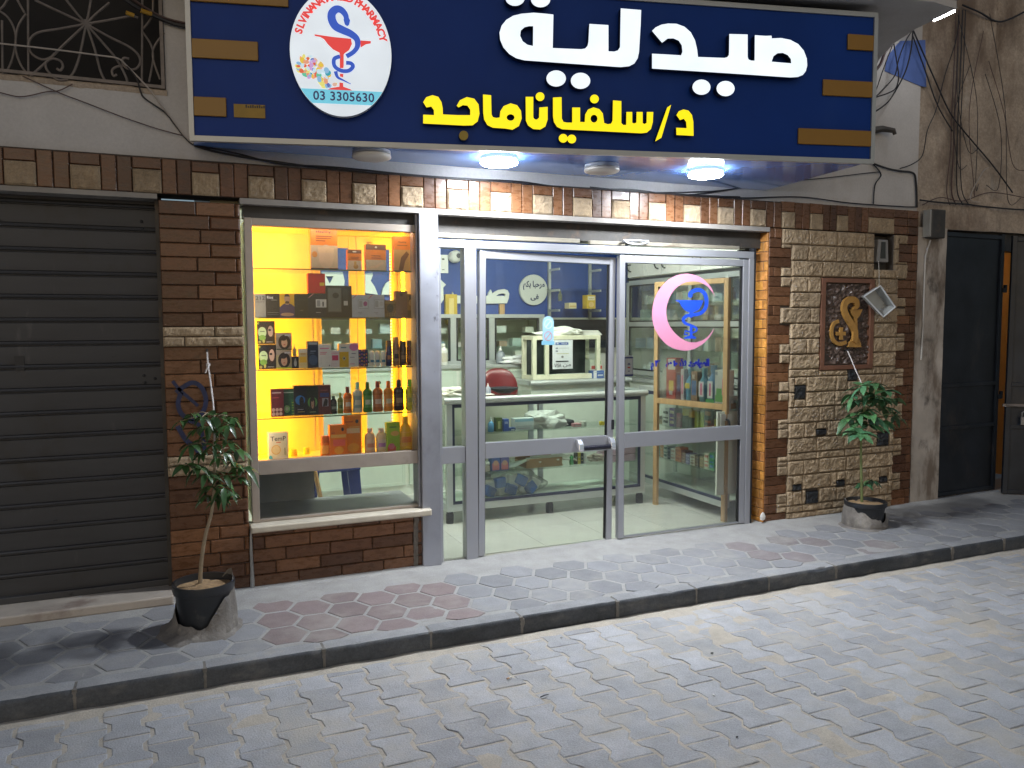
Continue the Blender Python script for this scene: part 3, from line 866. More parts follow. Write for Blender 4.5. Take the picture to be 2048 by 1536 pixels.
so.prism([(.165, 4.878, SZ0-.004), (4.19, 4.878, SZ0-.004), S3(SL, SZ0-.004, -.02), S3(0, SZ0-.004, -.02)], (0, 0, .012))
so.build('soffit', m_soffit, sign)
sd_ = MB(); sd_.prism([S3(0, SZ0+.01, -.032), S3(0, SZ1, -.032), (.165, 4.878, SZ1), (.165, 4.878, SZ0+.01)], SU*.01); sd_.build('end_panel', m_plaster, sign)
sd_ = MB(); sd_.prism([S3(SL-.01, SZ0+.01, -.032), S3(SL-.01, SZ1, -.032), (4.18, 4.878, SZ1), (4.18, 4.878, SZ0+.01)], SU*.01)
sd_.build('end_panel', m_plaster, sign)
for s0, s1, za, zb in [(*z2(10, 0)[:1], z2(770, 40)[0], SP(386, -42)[1], SP(480, 8)[1])]:
    b = MB(); b.prism([S3(.006, 3.262, .001), S3(.508, 3.262, .001), S3(.508, 3.36, .001), S3(.006, 3.36, .001)], SN*.014); b.build('ochre_bar', m_yellow, sign, bevel=.003)
for l in ([(385, 77), (516.5, 86), (517, 124), (386, 115.5)], [(387.6, 193), (453, 197.6), (453.6, 235), (388, 231.6)]):
    q = [SP(*p) for p in l]; s0, s1 = .006, (q[1][0]+q[2][0])/2; za, zb = (q[2][1]+q[3][1])/2, (q[0][1]+q[1][1])/2
    b = MB(); b.prism([S3(s0, za, .001), S3(s1, za, .001), S3(s1, zb, .001), S3(s0, zb, .001)], SN*.014); b.build('ochre_bar', m_yellow, sign, bevel=.003)
for l in ([(1693, 70), (1741, 71), (1741, 102), (1693.5, 101)], [(1644, 158.5), (1739, 166), (1738, 197), (1644, 190.6)], [(1594.5, 256), (1735.5, 263.5), (1733.8, 294), (1594.5, 288)]):
    q = [SP(*p) for p in l]; s0, s1 = (q[0][0]+q[3][0])/2, SL-.006; za, zb = (q[2][1]+q[3][1])/2, (q[0][1]+q[1][1])/2
    b = MB(); b.prism([S3(s0, za, .001), S3(s1, za, .001), S3(s1, zb, .001), S3(s0, zb, .001)], SN*.014); b.build('ochre_bar', m_yellow, sign, bevel=.003)
# little gold plate
q = [z2(*p) for p in ((345, 820), (592, 830), (590, 935), (345, 925))]
b = MB(); b.prism([S3(q[0][0], q[3][1], .001), S3(q[1][0], q[3][1], .001), S3(q[1][0], q[0][1], .001), S3(q[0][0], q[0][1], .001)], SN*.006)
gp = b.build('gold_plate', mat('tarnished_gold', (.20, .125, .012), .4, .3, var=.2), sign)
b = MB()
for k in range(9):
    u = (q[0][0]+q[1][0])/2-.02+k*.0115; hh = (.016, .010, .014)[k % 3]
    b.prism([S3(u, q[3][1]+.052, .0073), S3(u+.008, q[3][1]+.052, .0073), S3(u+.008, q[3][1]+.052+hh, .0073), S3(u, q[3][1]+.052+hh, .0073)], SN*.0005)
b.build('faded_marks', m_black, gp)

def letter(name, loops, mlit, depth=.045, lift=.012):
    L2 = [[(s, z) for s, z in lp] for lp in loops]
    me = poly2d(L2, depth/2)
    b = MB()
    for p in me.polygons:
        pass
    b.add([S3(v.co.x, v.co.y, lift+depth/2+v.co.z) for v in me.vertices], [tuple(p.vertices) for p in me.polygons])
    b.m = [1 if abs(p.normal.z) > .9 and p.center.z > 0 else 0 for p in me.polygons]
    return b.build(name, [m_side, mlit], sign)
def tr3(l): return [z3(*p) for p in l]
def dot3(u, v, ru, rv): return [z3(u+x, v+y) for x, y in ring(0, 0, ru, rv, 24)]
SAD = [(1040, 248), (1100, 251), (1165, 255), (1171, 240), (1168, 212), (1155, 192), (1132, 182), (1107, 183), (1083, 201), (1040, 150), (1055, 135), (1080, 123), (1110, 118), (1145, 119), (1180, 132), (1207, 156), (1225, 190), (1234, 228), (1238, 262), (1352, 266), (1364, 263), (1371, 254), (1372, 240), (1373, 163), (1452, 165), (1452, 262), (1456, 273), (1466, 277), (1482, 278), (1483, 168), (1530, 171), (1555, 170), (1556, 182), (1596, 180), (1636, 188), (1670, 206), (1694, 234), (1707, 268), (1709, 298), (1703, 322), (1690, 339), (1668, 348), (1636, 350), (1350, 331), (1040, 312)]
SADH = [(1555, 282), (1600, 286), (1640, 289), (1638, 270), (1624, 253), (1603, 244), (1580, 246), (1563, 259)]
LAM = [(615, 80), (612, 224), (735, 229), (752, 226), (762, 215), (766, 198), (770, 120), (852, 125), (852, 238), (878, 239), (893, 234), (902, 220), (905, 53), (993, 60), (991, 118), (984, 240), (978, 268), (964, 290), (942, 302), (905, 306), (700, 292), (490, 277), (455, 268), (425, 250), (400, 222), (386, 190), (383, 158), (392, 128), (412, 103), (442, 85), (480, 76), (530, 72), (580, 76)]
LAMH = [(528, 130), (527, 215), (503, 210), (483, 195), (472, 172), (474, 150), (490, 135), (510, 130)]
letter('sad_yeh_dal_lettering', [tr3(SAD), tr3(SADH)], m_white_lit)
letter('lam_yeh_teh_lettering', [tr3(LAM), tr3(LAMH)], m_white_lit)
for u, v in ((450, 8), (560, 14), (627, 355), (732, 365)): letter('letter_dot', [dot3(u, v, 42, 35)], m_white_lit)
for u, v in ((1253, 392), (1357, 398)): letter('letter_dot', [dot3(u, v, 39, 33)], m_white_lit)
Y = {'dal_lettering': [[(1148, 510), (1158, 494), (1178, 486), (1200, 491), (1215, 510), (1221, 540), (1222, 600), (1148, 596), (1147, 565), (1192, 567), (1190, 540), (1180, 526), (1163, 532)]],
     'slash': [[(1108, 478), (1125, 466), (1083, 608), (1056, 624)]],
     'name_lettering': [[(615, 435), (652, 433), (653, 525), (660, 540), (675, 543), (698, 543), (698, 478), (732, 478), (732, 540), (752, 541), (754, 508), (766, 487), (790, 477), (815, 485), (830, 503), (836, 545), (852, 550), (866, 547), (872, 535), (874, 447), (910, 450), (910, 545), (918, 553), (931, 553), (932, 497), (957, 497), (957, 543), (964, 547), (975, 543), (976, 497), (1002, 497), (1002, 545), (1010, 549), (1019, 544), (1020, 497), (1048, 497), (1046, 540), (1038, 570), (1020, 586), (995, 589), (800, 579), (655, 572), (632, 561), (619, 540), (615, 515)], ring(792, 526, 15, 17, 14)],
     'nun_alef_lettering': [[(497, 432), (530, 432), (530, 520), (536, 529), (546, 530), (555, 522), (556, 478), (592, 475), (592, 530), (582, 560), (560, 573), (530, 571), (508, 556), (498, 535)]],
     'meem_alef_lettering': [[(313, 422), (348, 425), (350, 508), (356, 520), (370, 523), (385, 521), (388, 494), (402, 472), (432, 460), (460, 468), (477, 492), (480, 525), (468, 558), (440, 574), (412, 569), (355, 565), (332, 554), (318, 530), (314, 500)], ring(432, 521, 17, 14, 14)],
     'geem_dal_lettering': [[(55, 455), (68, 434), (95, 425), (120, 432), (134, 455), (139, 480), (140, 508), (203, 511), (258, 511), (258, 488), (246, 470), (226, 468), (207, 478), (200, 470), (213, 447), (243, 433), (275, 440), (294, 465), (298, 505), (290, 538), (268, 555), (230, 556), (55, 547), (55, 509), (102, 511), (101, 489), (90, 474), (69, 478)]]}
for k, l in Y.items(): letter(k, [tr3(q) for q in l], m_yellow_lit, .035)
for u, v in ((795, 440), (560, 430), (660, 610), (697, 613)): letter('letter_dot', [dot3(u, v, 19, 19)], m_yellow_lit, .03)
letter('letter_dot', [dot3(230, 598, 20, 21)], mat('unlit_yellow_acrylic', (.36, .24, .01), .4), .03)
# round logo
cx, cz = SP(683, 112); rx = (SP(784, 120)[0]-SP(583, 104)[0])/2; rzz = cz - SP(690, 238)[1]
dk = MB(); me = poly2d([ring(cx, cz, rx, rzz, 64)], .02)
dk.add([S3(v.co.x, v.co.y, .032+v.co.z) for v in me.vertices], [tuple(p.vertices) for p in me.polygons])
dk.m = [1 if abs(p.normal.z) > .9 and p.center.z > 0 else 0 for p in me.polygons]
disc = dk.build('logo_disc', [mat('disc_rim', (.6, .62, .65), .4), m_disc_lit], sign)
def decal(name, loops, m, n=.0525, parent=None, conv=None, th=.0008):
    me = poly2d([[ (conv or (lambda *a: a))(*p) for p in l] for l in loops], th/2)
    b = MB(); b.add([S3(v.co.x, v.co.y, n+v.co.z) for v in me.vertices], [tuple(p.vertices) for p in me.polygons])
    return b.build(name, m, parent or disc)
LB = .62
m_ired = emit('logo_red', (.80, .045, .045), LB); m_iblue = emit('logo_blue', (.012, .085, .55), LB); m_icyan = emit('logo_cyan', (.16, .62, .80), LB); m_idark = emit('logo_navy', (.01, .02, .09), LB)
decal('cup', [[z2(*p) for p in [(985, 297), (1130, 318), (1270, 332), (1277, 372), (1255, 420), (1220, 445), (1213, 455), (1213, 540), (1210, 560), (1183, 560), (1183, 455), (1180, 440), (1130, 415), (1090, 375), (1060, 335), (1030, 318), (988, 310)]],
               [z2(*p) for p in [(1342, 345), (1425, 350), (1423, 368), (1385, 375), (1345, 400)]],
               [z2(*p) for p in [(1184, 604), (1210, 606), (1209, 632), (1184, 625)]],
               [z2(*p) for p in [(1180, 672), (1208, 676), (1210, 705), (1265, 725), (1312, 760), (1070, 736), (1110, 716), (1180, 705)]]], m_ired)
def dstroke(name, pts, w, m, n):
    b = MB(); strip_mesh(b, pts, w, lambda u, v: S3(u, v, n)); return b.build(name, m, disc)
sn = smooth_path([(*z2(*p), 0) for p in [(1238, 205), (1228, 150), (1195, 110), (1155, 103), (1122, 135), (1122, 185), (1150, 235), (1205, 265), (1270, 295), (1315, 335), (1320, 390), (1290, 435), (1235, 470)]], 6)
nS = len(sn); KP = 1/3.9385/370
dstroke('snake', sn, [(17+15*math.sin(math.pi*min(1, i/nS*1.15)))*KP for i in range(nS)], m_iblue, .0545)
decal('snake_head', [[z2(*p) for p in [(1222, 150), (1245, 155), (1263, 190), (1255, 225), (1240, 235), (1222, 222), (1212, 185)]]], m_iblue, .0550)
sn = smooth_path([(*z2(*p), 0) for p in [(1185, 470), (1140, 490), (1142, 545), (1190, 580), (1250, 582), (1285, 550), (1270, 525), (1232, 520)]], 6)
dstroke('snake_coil', sn, 15*KP, m_iblue, .0556)
sn = smooth_path([(*z2(*p), 0) for p in [(1150, 585), (1165, 630), (1210, 655), (1270, 685)]], 6)
dstroke('snake_tail', sn, [14*KP*(1-i/len(sn))+.0008 for i in range(len(sn))], m_iblue, .0535)
# cyan phone strip clipped to the disc
zt0, zt1 = z2(895, 715)[1], z2(1440, 858)[1]
strip = [(x, z) for x, z in ring(cx, cz, rx*.995, rzz*.995, 180) if zt1 <= z <= zt0]
strip.sort(key=lambda p: math.atan2(p[1]-cz, p[0]-cx) if p[0] > cx else math.atan2(p[1]-cz, p[0]-cx) % (2*math.pi))
L_ = sorted([p for p in strip if p[0] < cx], key=lambda p: -p[1]); R2 = sorted([p for p in strip if p[0] > cx], key=lambda p: p[1])
decal('phone_strip', [L_+R2], m_icyan, .0527)
me = text2d('03 3305630', .066, .0005, .0012, sp=1.04)
b = MB(); b.mesh(me, S3(cx+.01, (zt0+zt1)/2+.002, .0545), SU, SZ, SN); b.build('phone_number', m_idark, disc)
b = MB(); s_ = 'SLVINANA MAGED PHARMACY'
wid = [{'I': .5, ' ': .55, 'M': 1.2, 'L': .85, 'E': .85}.get(ch, 1) for ch in s_]
tot = sum(wid); acc = 0; A_0, A_1 = 163, 14
for ch, w in zip(s_, wid):
    ang = R_(A_0 + (A_1-A_0)*(acc+w/2)/tot); acc += w
    if ch == ' ': continue
    me = text2d(ch, .054, .0005, .0022)
    rr = .865
    # tangent of the oval at that angle
    tx, tz = rx*math.sin(ang), -rzz*math.cos(ang); tl = math.hypot(tx, tz); T = SU*(tx/tl)+SZ*(tz/tl); Nn = SU*(-tz/tl)+SZ*(tx/tl)
    b.mesh(me, S3(cx+rx*rr*math.cos(ang), cz+rzz*rr*math.sin(ang), .0535), T, Nn, SN)
b.build('ring_lettering', m_ired, disc)
rg = random.Random(8); pb2 = MB()
pcols = [(.02, .35, .45), (.75, .12, .05), (.8, .55, .05), (.75, .45, .35), (.25, .5, .75), (.1, .55, .35), (.6, .35, .7), (.1, .15, .5), (.8, .35, .2), (.8, .75, .2), (.6, .8, .9)]
pm_ = [emit('pill_colour', c, .62) for c in pcols]
n_ = 0
while n_ < 90:
    u = rg.uniform(815, 1145); v = rg.uniform(450, 705)
    if not (v > 720-(u-780)*.1-300*math.exp(-((u-950)/130)**2) and v > 470 + max(0, (u-960))*.55 and v < 560+max(0, u-830)*.6): continue
    s, z = z2(u, v)
    if ((s-cx)/rx)**2+((z-cz)/rzz)**2 > .93: continue
    an = rg.uniform(0, 180); L1 = rg.uniform(.011, .018); W1 = L1*rg.uniform(.45, .9)
    q = [(s+x*math.cos(R_(an))-y*math.sin(R_(an)), z+x*math.sin(R_(an))+y*math.cos(R_(an))) for x, y in ring(0, 0, L1, W1, 12)]
    pb2.prism([S3(a_, c_, .0521+n_*.00003) for a_, c_ in q], SN*.0006, rg.randrange(len(pcols))); n_ += 1
pb2.build('pill_pattern', pm_, disc)

# soffit lamps
m_lamp_on = emit('lit_lamp_diffuser', (.86, .93, 1.0), 120.0)
m_lamp_off = mat('unlit_lamp_diffuser', (.72, .68, .62), .35, var=.02)
m_ring = mat('lamp_ring', (.5, .52, .55), .4)
for i, ((x, y), lab) in enumerate(zip(((1.11, 4.615), (1.855, 4.50), (2.545, 4.475), (3.25, 4.355)),
        ('unlit round lamp under the sign above the display window', 'glowing round lamp under the sign above the left edge of the glass doors', 'unlit round lamp under the sign between the two glowing lamps', 'glowing round lamp under the sign above the pink crescent door'))):
    lt = thing('soffit_lamp', lab, 'ceiling lamp', (x, y, SZ0-.004), 'round lamps under the sign')
    b = MB(); b.lathe((x, y, SZ0-.0045), [(.085, 0), (.108, -.002), (.110, -.020), (.104, -.024)], 40); b.build('ring', m_ring if i in (0, 2) else emit('lit_lamp_ring', (.6, .8, 1), .7), lt, smooth=50)
    b = MB(); b.lathe((x, y, SZ0-.0285), [(.098, 0), (.110, -.003), (.112, -.014), (.107, -.021), (.092, -.026), (.04, -.028)], 40); b.build('diffuser', m_lamp_on if i in (1, 3) else m_lamp_off, lt, smooth=50)
    if i in (1, 3):                                     # the lamp's own downward light
        ld = bpy.data.lights.new('soffit_lamp_light', 'AREA'); ld.shape = 'DISK'; ld.size = .2; ld.energy = LAMP_W; ld.color = (.90, .95, 1.0); ld.spread = R_(175)
        lo = bpy.data.objects.new('soffit_lamp_light', ld); lo.location = (x, y, SZ0-.062); COL.objects.link(lo); attach(lo, lt)

# ================================================================== ALUMINIUM SHOPFRONT
DY = 4.90
sf = thing('aluminium_shopfront', 'silver aluminium shopfront frame with narrow fixed side pane at left', 'shopfront', (2.85, DY, 0))
fm = MB()
fm.box(1.585, 4.09, DY-.03, DY+.05, 2.040, 2.090)                 # header
fm.box(1.762, 1.845, DY-.032, DY+.05, 0, 2.0398)                   # left post
fm.box(4.045, 4.092, DY-.03, DY+.05, 0, 2.0398)                    # right jamb
fm.box(1.580, 1.605, DY-.025, DY+.05, 0, 2.0398)
fm.box(1.6052, 1.7618, DY-.02, DY+.03, .648, .757)                 # rail of the side pane
fm.build('frame', m_alu, sf, bevel=.003)
gp_ = MB(); gp_.box(1.605, 1.762, DY, DY+.006, .757, 2.04); gp_.box(1.605, 1.762, DY, DY+.006, .003, .648); gp_.build('side_pane', m_glass, sf)
gk = MB(); gk.box(4.0925, 4.115, DY-.02, DY+.03, 0, 2.12); gk.box(4.1155, 4.2055, DY+.125, DY+.17, 0, 2.12); gk.build('black_guide', m_black, sf)

def glass_door(label, x0, x1, rot=0., hinge=None, sag=0., rail=(.667, .772), st0=.045, st1=.045, top=2.03, bottom=False):
    w = x1-x0
    d = thing('glass_door', label, 'door', (x0, DY, 0), 'glass shop doors')
    M = Matrix.Translation((x0, DY, .012)) @ Matrix.Rotation(rot, 4, 'Z') @ Matrix.Rotation(sag, 4, 'Y')
    f = MB(); t = top-.012
    f.box(0, st0, -.022, .022, 0, t, M=M); f.box(w-st1, w, -.022, .022, 0, t, M=M)
    f.box(st0+.0002, w-st1-.0002, -.020, .020, t-.05, t, M=M); f.box(st0+.0002, w-st1-.0002, -.024, .024, rail[0]-.012, rail[1]-.012, M=M)
    if bottom: f.box(st0+.0002, w-st1-.0002, -.012, .012, 0, .012, M=M)
    f.build('door_frame', m_alu, d, bevel=.0025)
    g = MB(); g.box(st0, w-st1, -.003, .003, rail[1]-.012, t-.05, M=M); g.box(st0, w-st1, -.003, .003, .004, rail[0]-.012, M=M); g.build('glass_pane', m_glass, d)
    k = MB()
    for za, zb in ((rail[1]-.012, t-.05), (.012, rail[0]-.012)):
        k.box(st0, st0+.006, -.012, .012, za, zb, M=M); k.box(w-st1-.006, w-st1, -.012, .012, za, zb, M=M)
    k.build('gasket', m_black, d)
    return d, M, w
dl, ML, wl = glass_door('left glass door standing slightly ajar with a push handle and blue sticker', 1.848, 2.893, rot=R_(2.6), sag=R_(.7), st0=.044, st1=.046, rail=(.665, .770))
dr, MR, wr = glass_door('right closed glass door with a pink crescent and blue cup emblem', 2.921, 4.043, bottom=True)
# push bar on the left door
hx0, hx1 = wl-.315, wl-.012
hb = MB(); hz = .665
for hx in (hx0, hx1-.04):
    for pts in ([(-.024, hz+.085), (-.055, hz+.078), (-.078, hz+.05), (-.085, hz+.01), (-.075, hz-.004), (-.052, hz+.012), (-.045, hz+.045), (-.024, hz+.06)],):
        hb.prism([ML @ Vector((hx, y, z)) for y, z in pts], (ML.to_3x3() @ Vector((.04, 0, 0))))
h1 = hb.build('push_handle', mat('chromed_handle', (.72, .73, .76), .2, .8, var=.03), dl, bevel=.004)
b = MB(); b.tube([ML @ Vector((hx0+.03, -.066, hz+.020)), ML @ Vector((hx1-.03, -.066, hz+.020))], .017, 14); b.build('grip', mat('black_grip', (.012, .012, .02), .25), h1, smooth=50)
b = MB(); b.box(wl-.02, wl+.008, -.006, .012, .30, .34, M=ML); b.box(wl-.016, wl+.004, -.028, -.022, .80, .87, M=ML); b.build('lock', m_black, dl)

# emblem, hours and stickers on the glass
def onglass(px, py, y=DY-.004): q = P(px, py, y=y); return (q.x, q.z)
def gdecal(name, loops, m, parent, y=DY-.0042, th=.0006, conv=None):
    me = poly2d([[onglass(*p) for p in l] for l in loops], th/2)
    b = MB(); b.mesh(me, (0, y, 0), (1, 0, 0), (0, 0, 1), (0, -1, 0)); return b.build(name, m, parent)
def w1(u, v): return (1220+u/4.953, 490+v/4.953)
m_pink = mat('pink_vinyl', (.56, .215, .33), .5, var=.03); m_vblue = mat('blue_vinyl', (.010, .055, .48), .45, var=.03); m_dblue = mat('navy_vinyl', (.008, .016, .22), .45)
outer = smooth_path([(*q, 0) for q in [(1042, 515), (1000, 420), (925, 340), (830, 295), (740, 285), (640, 310), (540, 380), (460, 490), (418, 640), (430, 790), (490, 910), (590, 1005), (720, 1045), (830, 1030), (930, 970), (1000, 890), (1033, 822)]], 4)
inner = smooth_path([(*q, 0) for q in [(1033, 822), (985, 890), (920, 942), (830, 965), (740, 945), (650, 880), (580, 780), (556, 660), (580, 540), (640, 440), (720, 380), (810, 360), (900, 372), (970, 415), (1015, 470), (1042, 515)]], 4)
gdecal('pink_crescent', [[w1(q.x, q.y) for q in outer+inner[1:-1]]], m_pink, dr)
S1 = smooth_path([(795, 515, 0), (795, 480, 0), (830, 455, 0), (885, 445, 0), (935, 480, 0), (955, 550, 0), (945, 620, 0), (905, 670, 0), (840, 690, 0), (770, 698, 0), (725, 735, 0), (745, 775, 0), (810, 800, 0), (855, 825, 0), (850, 855, 0), (800, 872, 0)], 5)
wS = [max(5, 19*(1-(i/len(S1))**3*.75)) for i in range(len(S1))]
b = MB(); strip_mesh(b, S1, wS, lambda u, v: (onglass(*w1(u, v))[0], DY-.0054, onglass(*w1(u, v))[1])); strip_mesh(b, [(797, 476), (797, 500), (797, 522)], [8, 22, 8], lambda u, v: (onglass(*w1(u, v))[0], DY-.0055, onglass(*w1(u, v))[1])); b.build('blue_snake', m_vblue, dr)
gdecal('blue_cup', [[w1(*q) for q in [(640, 545), (925, 548), (905, 600), (880, 640), (830, 665), (818, 672), (816, 720), (790, 720), (786, 668), (745, 650), (705, 605), (690, 570)]], [w1(*q) for q in [(790, 795), (815, 795), (815, 893), (855, 918), (852, 928), (730, 928), (735, 915), (790, 895)]], [w1(*q) for q in ribbon([(790, 860), (745, 850), (738, 885), (770, 888)], 8)]], m_vblue, dr, y=DY-.0049)
def arpanel(txt, size, px, py, m, parent, y=DY-.0042, bold=.003, name='lettering', al='CENTER'):
    q = P(px, py, y=y); me = text2d(txt, size, .0003, bold, al); b = MB(); b.mesh(me, q, (1, 0, 0), (0, 0, 1), (0, -1, 0)); return b.build(name, m, parent)
q0 = P(1303, 728, y=DY); q1 = P(1421, 728, y=DY)
me = text2d(arabic('المواعيد من ') , .075, .0003, .0035, 'RIGHT'); b = MB()
def place_fit(me, b, xa, xb, zc, y, hgt=None):
    xs = [v.co.x for v in me.vertices]; zs = [v.co.y for v in me.vertices]; s = (xb-xa)/(max(xs)-min(xs)); hs = s if hgt is None else hgt/(max(zs)-min(zs))
    b.mesh(me, (xa-min(xs)*s, y, zc-(max(zs)+min(zs))/2*hs), (s, 0, 0), (0, 0, hs), (0, -1, 0))
def gx(u, v): return P(*w1(u, v), y=DY)
place_fit(text2d(arabic('المواعيد'), .08, .0003, .0075), b, gx(785, 0).x, gx(998, 0).x, gx(0, 1195).z, DY-.0042, .078)
place_fit(text2d(arabic('من'), .08, .0003, .0075), b, gx(700, 0).x, gx(768, 0).x, gx(0, 1195).z, DY-.0042, .072)
place_fit(text2d('\u0661\u0660', .08, .0003, .0075), b, gx(632, 0).x, gx(682, 0).x, gx(0, 1190).z, DY-.0042, .045)
place_fit(text2d(arabic('ص'), .08, .0003, .0075), b, gx(560, 0).x, gx(622, 0).x, gx(0, 1205).z, DY-.0042, .060)
place_fit(text2d('\u0661\u0662', .08, .0003, .0075), b, gx(450, 0).x, gx(505, 0).x, gx(0, 1185).z, DY-.0042, .048)
place_fit(text2d(arabic('م'), .08, .0003, .0075), b, gx(412, 0).x, gx(442, 0).x, gx(0, 1215).z, DY-.0042, .055)
b.build('opening_hours', m_dblue, dr)
# white card hanging inside the right door
m_card = mat('white_card', (.72, .74, .78), .5, var=.02)
b = MB(); a_, c_ = gx(150, 1300), gx(233, 1092); b.box(a_.x, c_.x, DY+.006, DY+.008, a_.z, c_.z); cd_ = b.build('price_card', m_card, dr)
b = MB(); b.box(a_.x, c_.x, DY+.0045, DY+.0058, c_.z-.022, c_.z-.012); b.box(a_.x, c_.x, DY+.0045, DY+.0058, a_.z, a_.z+.012)
b.box(a_.x, a_.x+.003, DY+.0045, DY+.0058, a_.z+.012, c_.z-.022); b.box(c_.x-.003, c_.x, DY+.0045, DY+.0058, a_.z+.012, c_.z-.022)
for zq, wq in ((.055, .016), (.064, .022), (.11, .014)): b.box((a_.x+c_.x)/2-wq/2, (a_.x+c_.x)/2+wq/2, DY+.0045, DY+.0058, c_.z-zq-.006, c_.z-zq)
b.build('card_border', m_dblue, cd_)
b = MB(); b.box((a_.x+c_.x)/2-.011, (a_.x+c_.x)/2+.011, DY+.0045, DY+.0058, c_.z-.092, c_.z-.082); b.build('red_mark', paint((.6, .05, .05)), cd_)
# light blue sticker on the ajar door: two round signs over a strip
ls = wl
sx, sz = None, None
q = P(1095, 664, y=DY+.03); Mi = ML.inverted(); lq = Mi @ q
b = MB()
pill = [(lq.x-.043, lq.z-.05)] + [(lq.x+x, lq.z+.065+y) for x, y in ring(0, 0, .043, .043, 16, 180, 0)] + [(lq.x+.043, lq.z-.05)] + [(lq.x+x, lq.z-.05+y) for x, y in ring(0, 0, .043, .03, 12, 0, -180)]
b.prism([ML @ Vector((x, -.0045, z)) for x, z in pill], ML.to_3x3() @ Vector((0, .0012, 0)), 0)
b.box(lq.x-.05, lq.x+.05, -.0047, -.0036, lq.z-.088, lq.z-.062, 1, M=ML)
st = b.build('sticker', [paint((.26, .44, .53), .4), paint((.17, .38, .50), .4)], dl)
b = MB()
for dz, mi in ((.055, 0), (-.028, 1)):
    me = poly2d([ring(lq.x, lq.z+dz, .031, .033, 24), ring(lq.x, lq.z+dz, .026, .028, 24)], .0003); b.add([ML @ Vector((v.co.x, -.0052+v.co.z, v.co.y)) for v in me.vertices], [tuple(p.vertices) for p in me.polygons], mi)
    me = poly2d([ribbon([(lq.x-.018, lq.z+dz-.02), (lq.x+.018, lq.z+dz+.02)], .003)], .0003); b.add([ML @ Vector((v.co.x, -.0052+v.co.z, v.co.y)) for v in me.vertices], [tuple(p.vertices) for p in me.polygons], mi)
b.build('round_signs', [paint((.50, .54, .56)), paint((.45, .20, .22))], st)
# ================================================================== DISPLAY WINDOW
WX0, WX1 = .462, 1.449
WB = 5.36                       # back of the display
dw = thing('display_window', 'amber lit display window with glass shelves over a marble sill', 'display window', (.95, 4.9, .385))
m_dwframe = mat('brownish_aluminium', (.40, .34, .29), .45, .4, var=.1, dirt=((.2, .16, .12), .6, .8, 5, (1, 1, 1), .6))
m_wbox = mat('amber_tinted_laminate', (.80, .72, .36), .5, var=.02)  # laminate tinted yellow to deepen the amber LED light
f = MB()
f.box(.423, .466, 4.875, 4.93, .385, 2.172); f.box(.4662, 1.452, 4.88, 4.93, 2.128, 2.172)
f.box(1.441, 1.452, 4.88, 4.93, .385, 2.1278); f.box(.4662, 1.4408, 4.878, 4.93, .668, .752); f.box(.4662, 1.4408, 4.882, 4.93, .385, .402)
f.build('frame', m_dwframe, dw, bevel=.003)
g = MB(); g.box(.466, 1.441, 4.902, 4.907, .752, 2.128); g.box(.466, 1.441, 4.902, 4.907, .402, .668); g.build('pane', m_glass, dw)
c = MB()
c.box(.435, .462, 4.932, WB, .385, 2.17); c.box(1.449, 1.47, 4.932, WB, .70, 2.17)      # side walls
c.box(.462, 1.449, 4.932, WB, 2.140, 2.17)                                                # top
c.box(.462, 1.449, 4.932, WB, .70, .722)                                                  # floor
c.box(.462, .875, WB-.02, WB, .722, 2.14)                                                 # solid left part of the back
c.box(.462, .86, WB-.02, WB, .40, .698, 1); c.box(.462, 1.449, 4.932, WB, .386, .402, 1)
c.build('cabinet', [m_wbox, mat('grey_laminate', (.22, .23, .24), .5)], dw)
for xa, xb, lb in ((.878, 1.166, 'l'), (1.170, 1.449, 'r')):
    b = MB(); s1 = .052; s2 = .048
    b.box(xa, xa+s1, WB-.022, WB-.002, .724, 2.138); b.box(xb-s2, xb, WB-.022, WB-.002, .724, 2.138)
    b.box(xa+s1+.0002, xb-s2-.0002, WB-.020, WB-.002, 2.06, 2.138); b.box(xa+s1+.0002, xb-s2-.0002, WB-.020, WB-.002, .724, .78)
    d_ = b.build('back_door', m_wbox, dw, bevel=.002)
    b = MB(); b.box(xa+s1, xb-s2, WB-.014, WB-.010, .78, 2.06); b.build('door_pane', m_shelf_glass, d_)
    b = MB(); xx = (xa+xb)/2+(.05 if lb == 'l' else -.05)
    b.lathe((xx-.06 if lb == 'l' else xx, WB-.024, 2.10), [(.012, -.006), (.02, 0), (.012, .006)], 10, sx=1.2); b.build('hinge', m_alu, d_)
b = MB(); b.box(.864, .872, WB-.024, WB-.019, .75, 2.12); b.box(.895, .90, WB-.028, WB-.0225, .75, 2.12)
for i in range(46): b.box(1.4468, 1.449, WB-.10-.012*(i % 2), WB-.094-.012*(i % 2), .78+i*.029, .80+i*.029)
b.build('shelf_rail', m_cream, dw)
# mirror-like strip of LEDs in the right rear corner and amber side strips; white strips behind the frame are added to light the goods
m_led = emit('amber_led', (1.0, .55, .008), LED_W)
b = MB(); b.box(.4625, .466, 4.935, 4.950, .76, 2.12); b.box(1.4452, 1.4488, 4.935, 4.945, .76, 2.12); b.box(.48, 1.43, 4.936, 4.944, 2.132, 2.1385)
b.build('added_fill_strip', emit('added_fill_white', (1.0, .86, .74), LED_W*.62), dw)
b = MB(); b.box(.4625, .465, 5.13, 5.25, .73, 2.13); b.box(1.4465, 1.4488, 5.17, 5.235, .73, 2.13)
b.build('side_led_strip', emit('amber_side_led', (1.0, .40, .002), LED_W*.86), dw)
b = MB(); b.box(1.392, 1.402, WB-.032, WB-.028, .76, 2.06)
strip_ = b.build('led_tape', m_cream, dw)
b = MB()
for i in range(62): b.box(1.3935, 1.4005, WB-.0345, WB-.0322, .775+i*.0205, .783+i*.0205)
b.build('led_dot', emit('warm_led_dot', (1.0, .75, .35), 3.0), strip_)
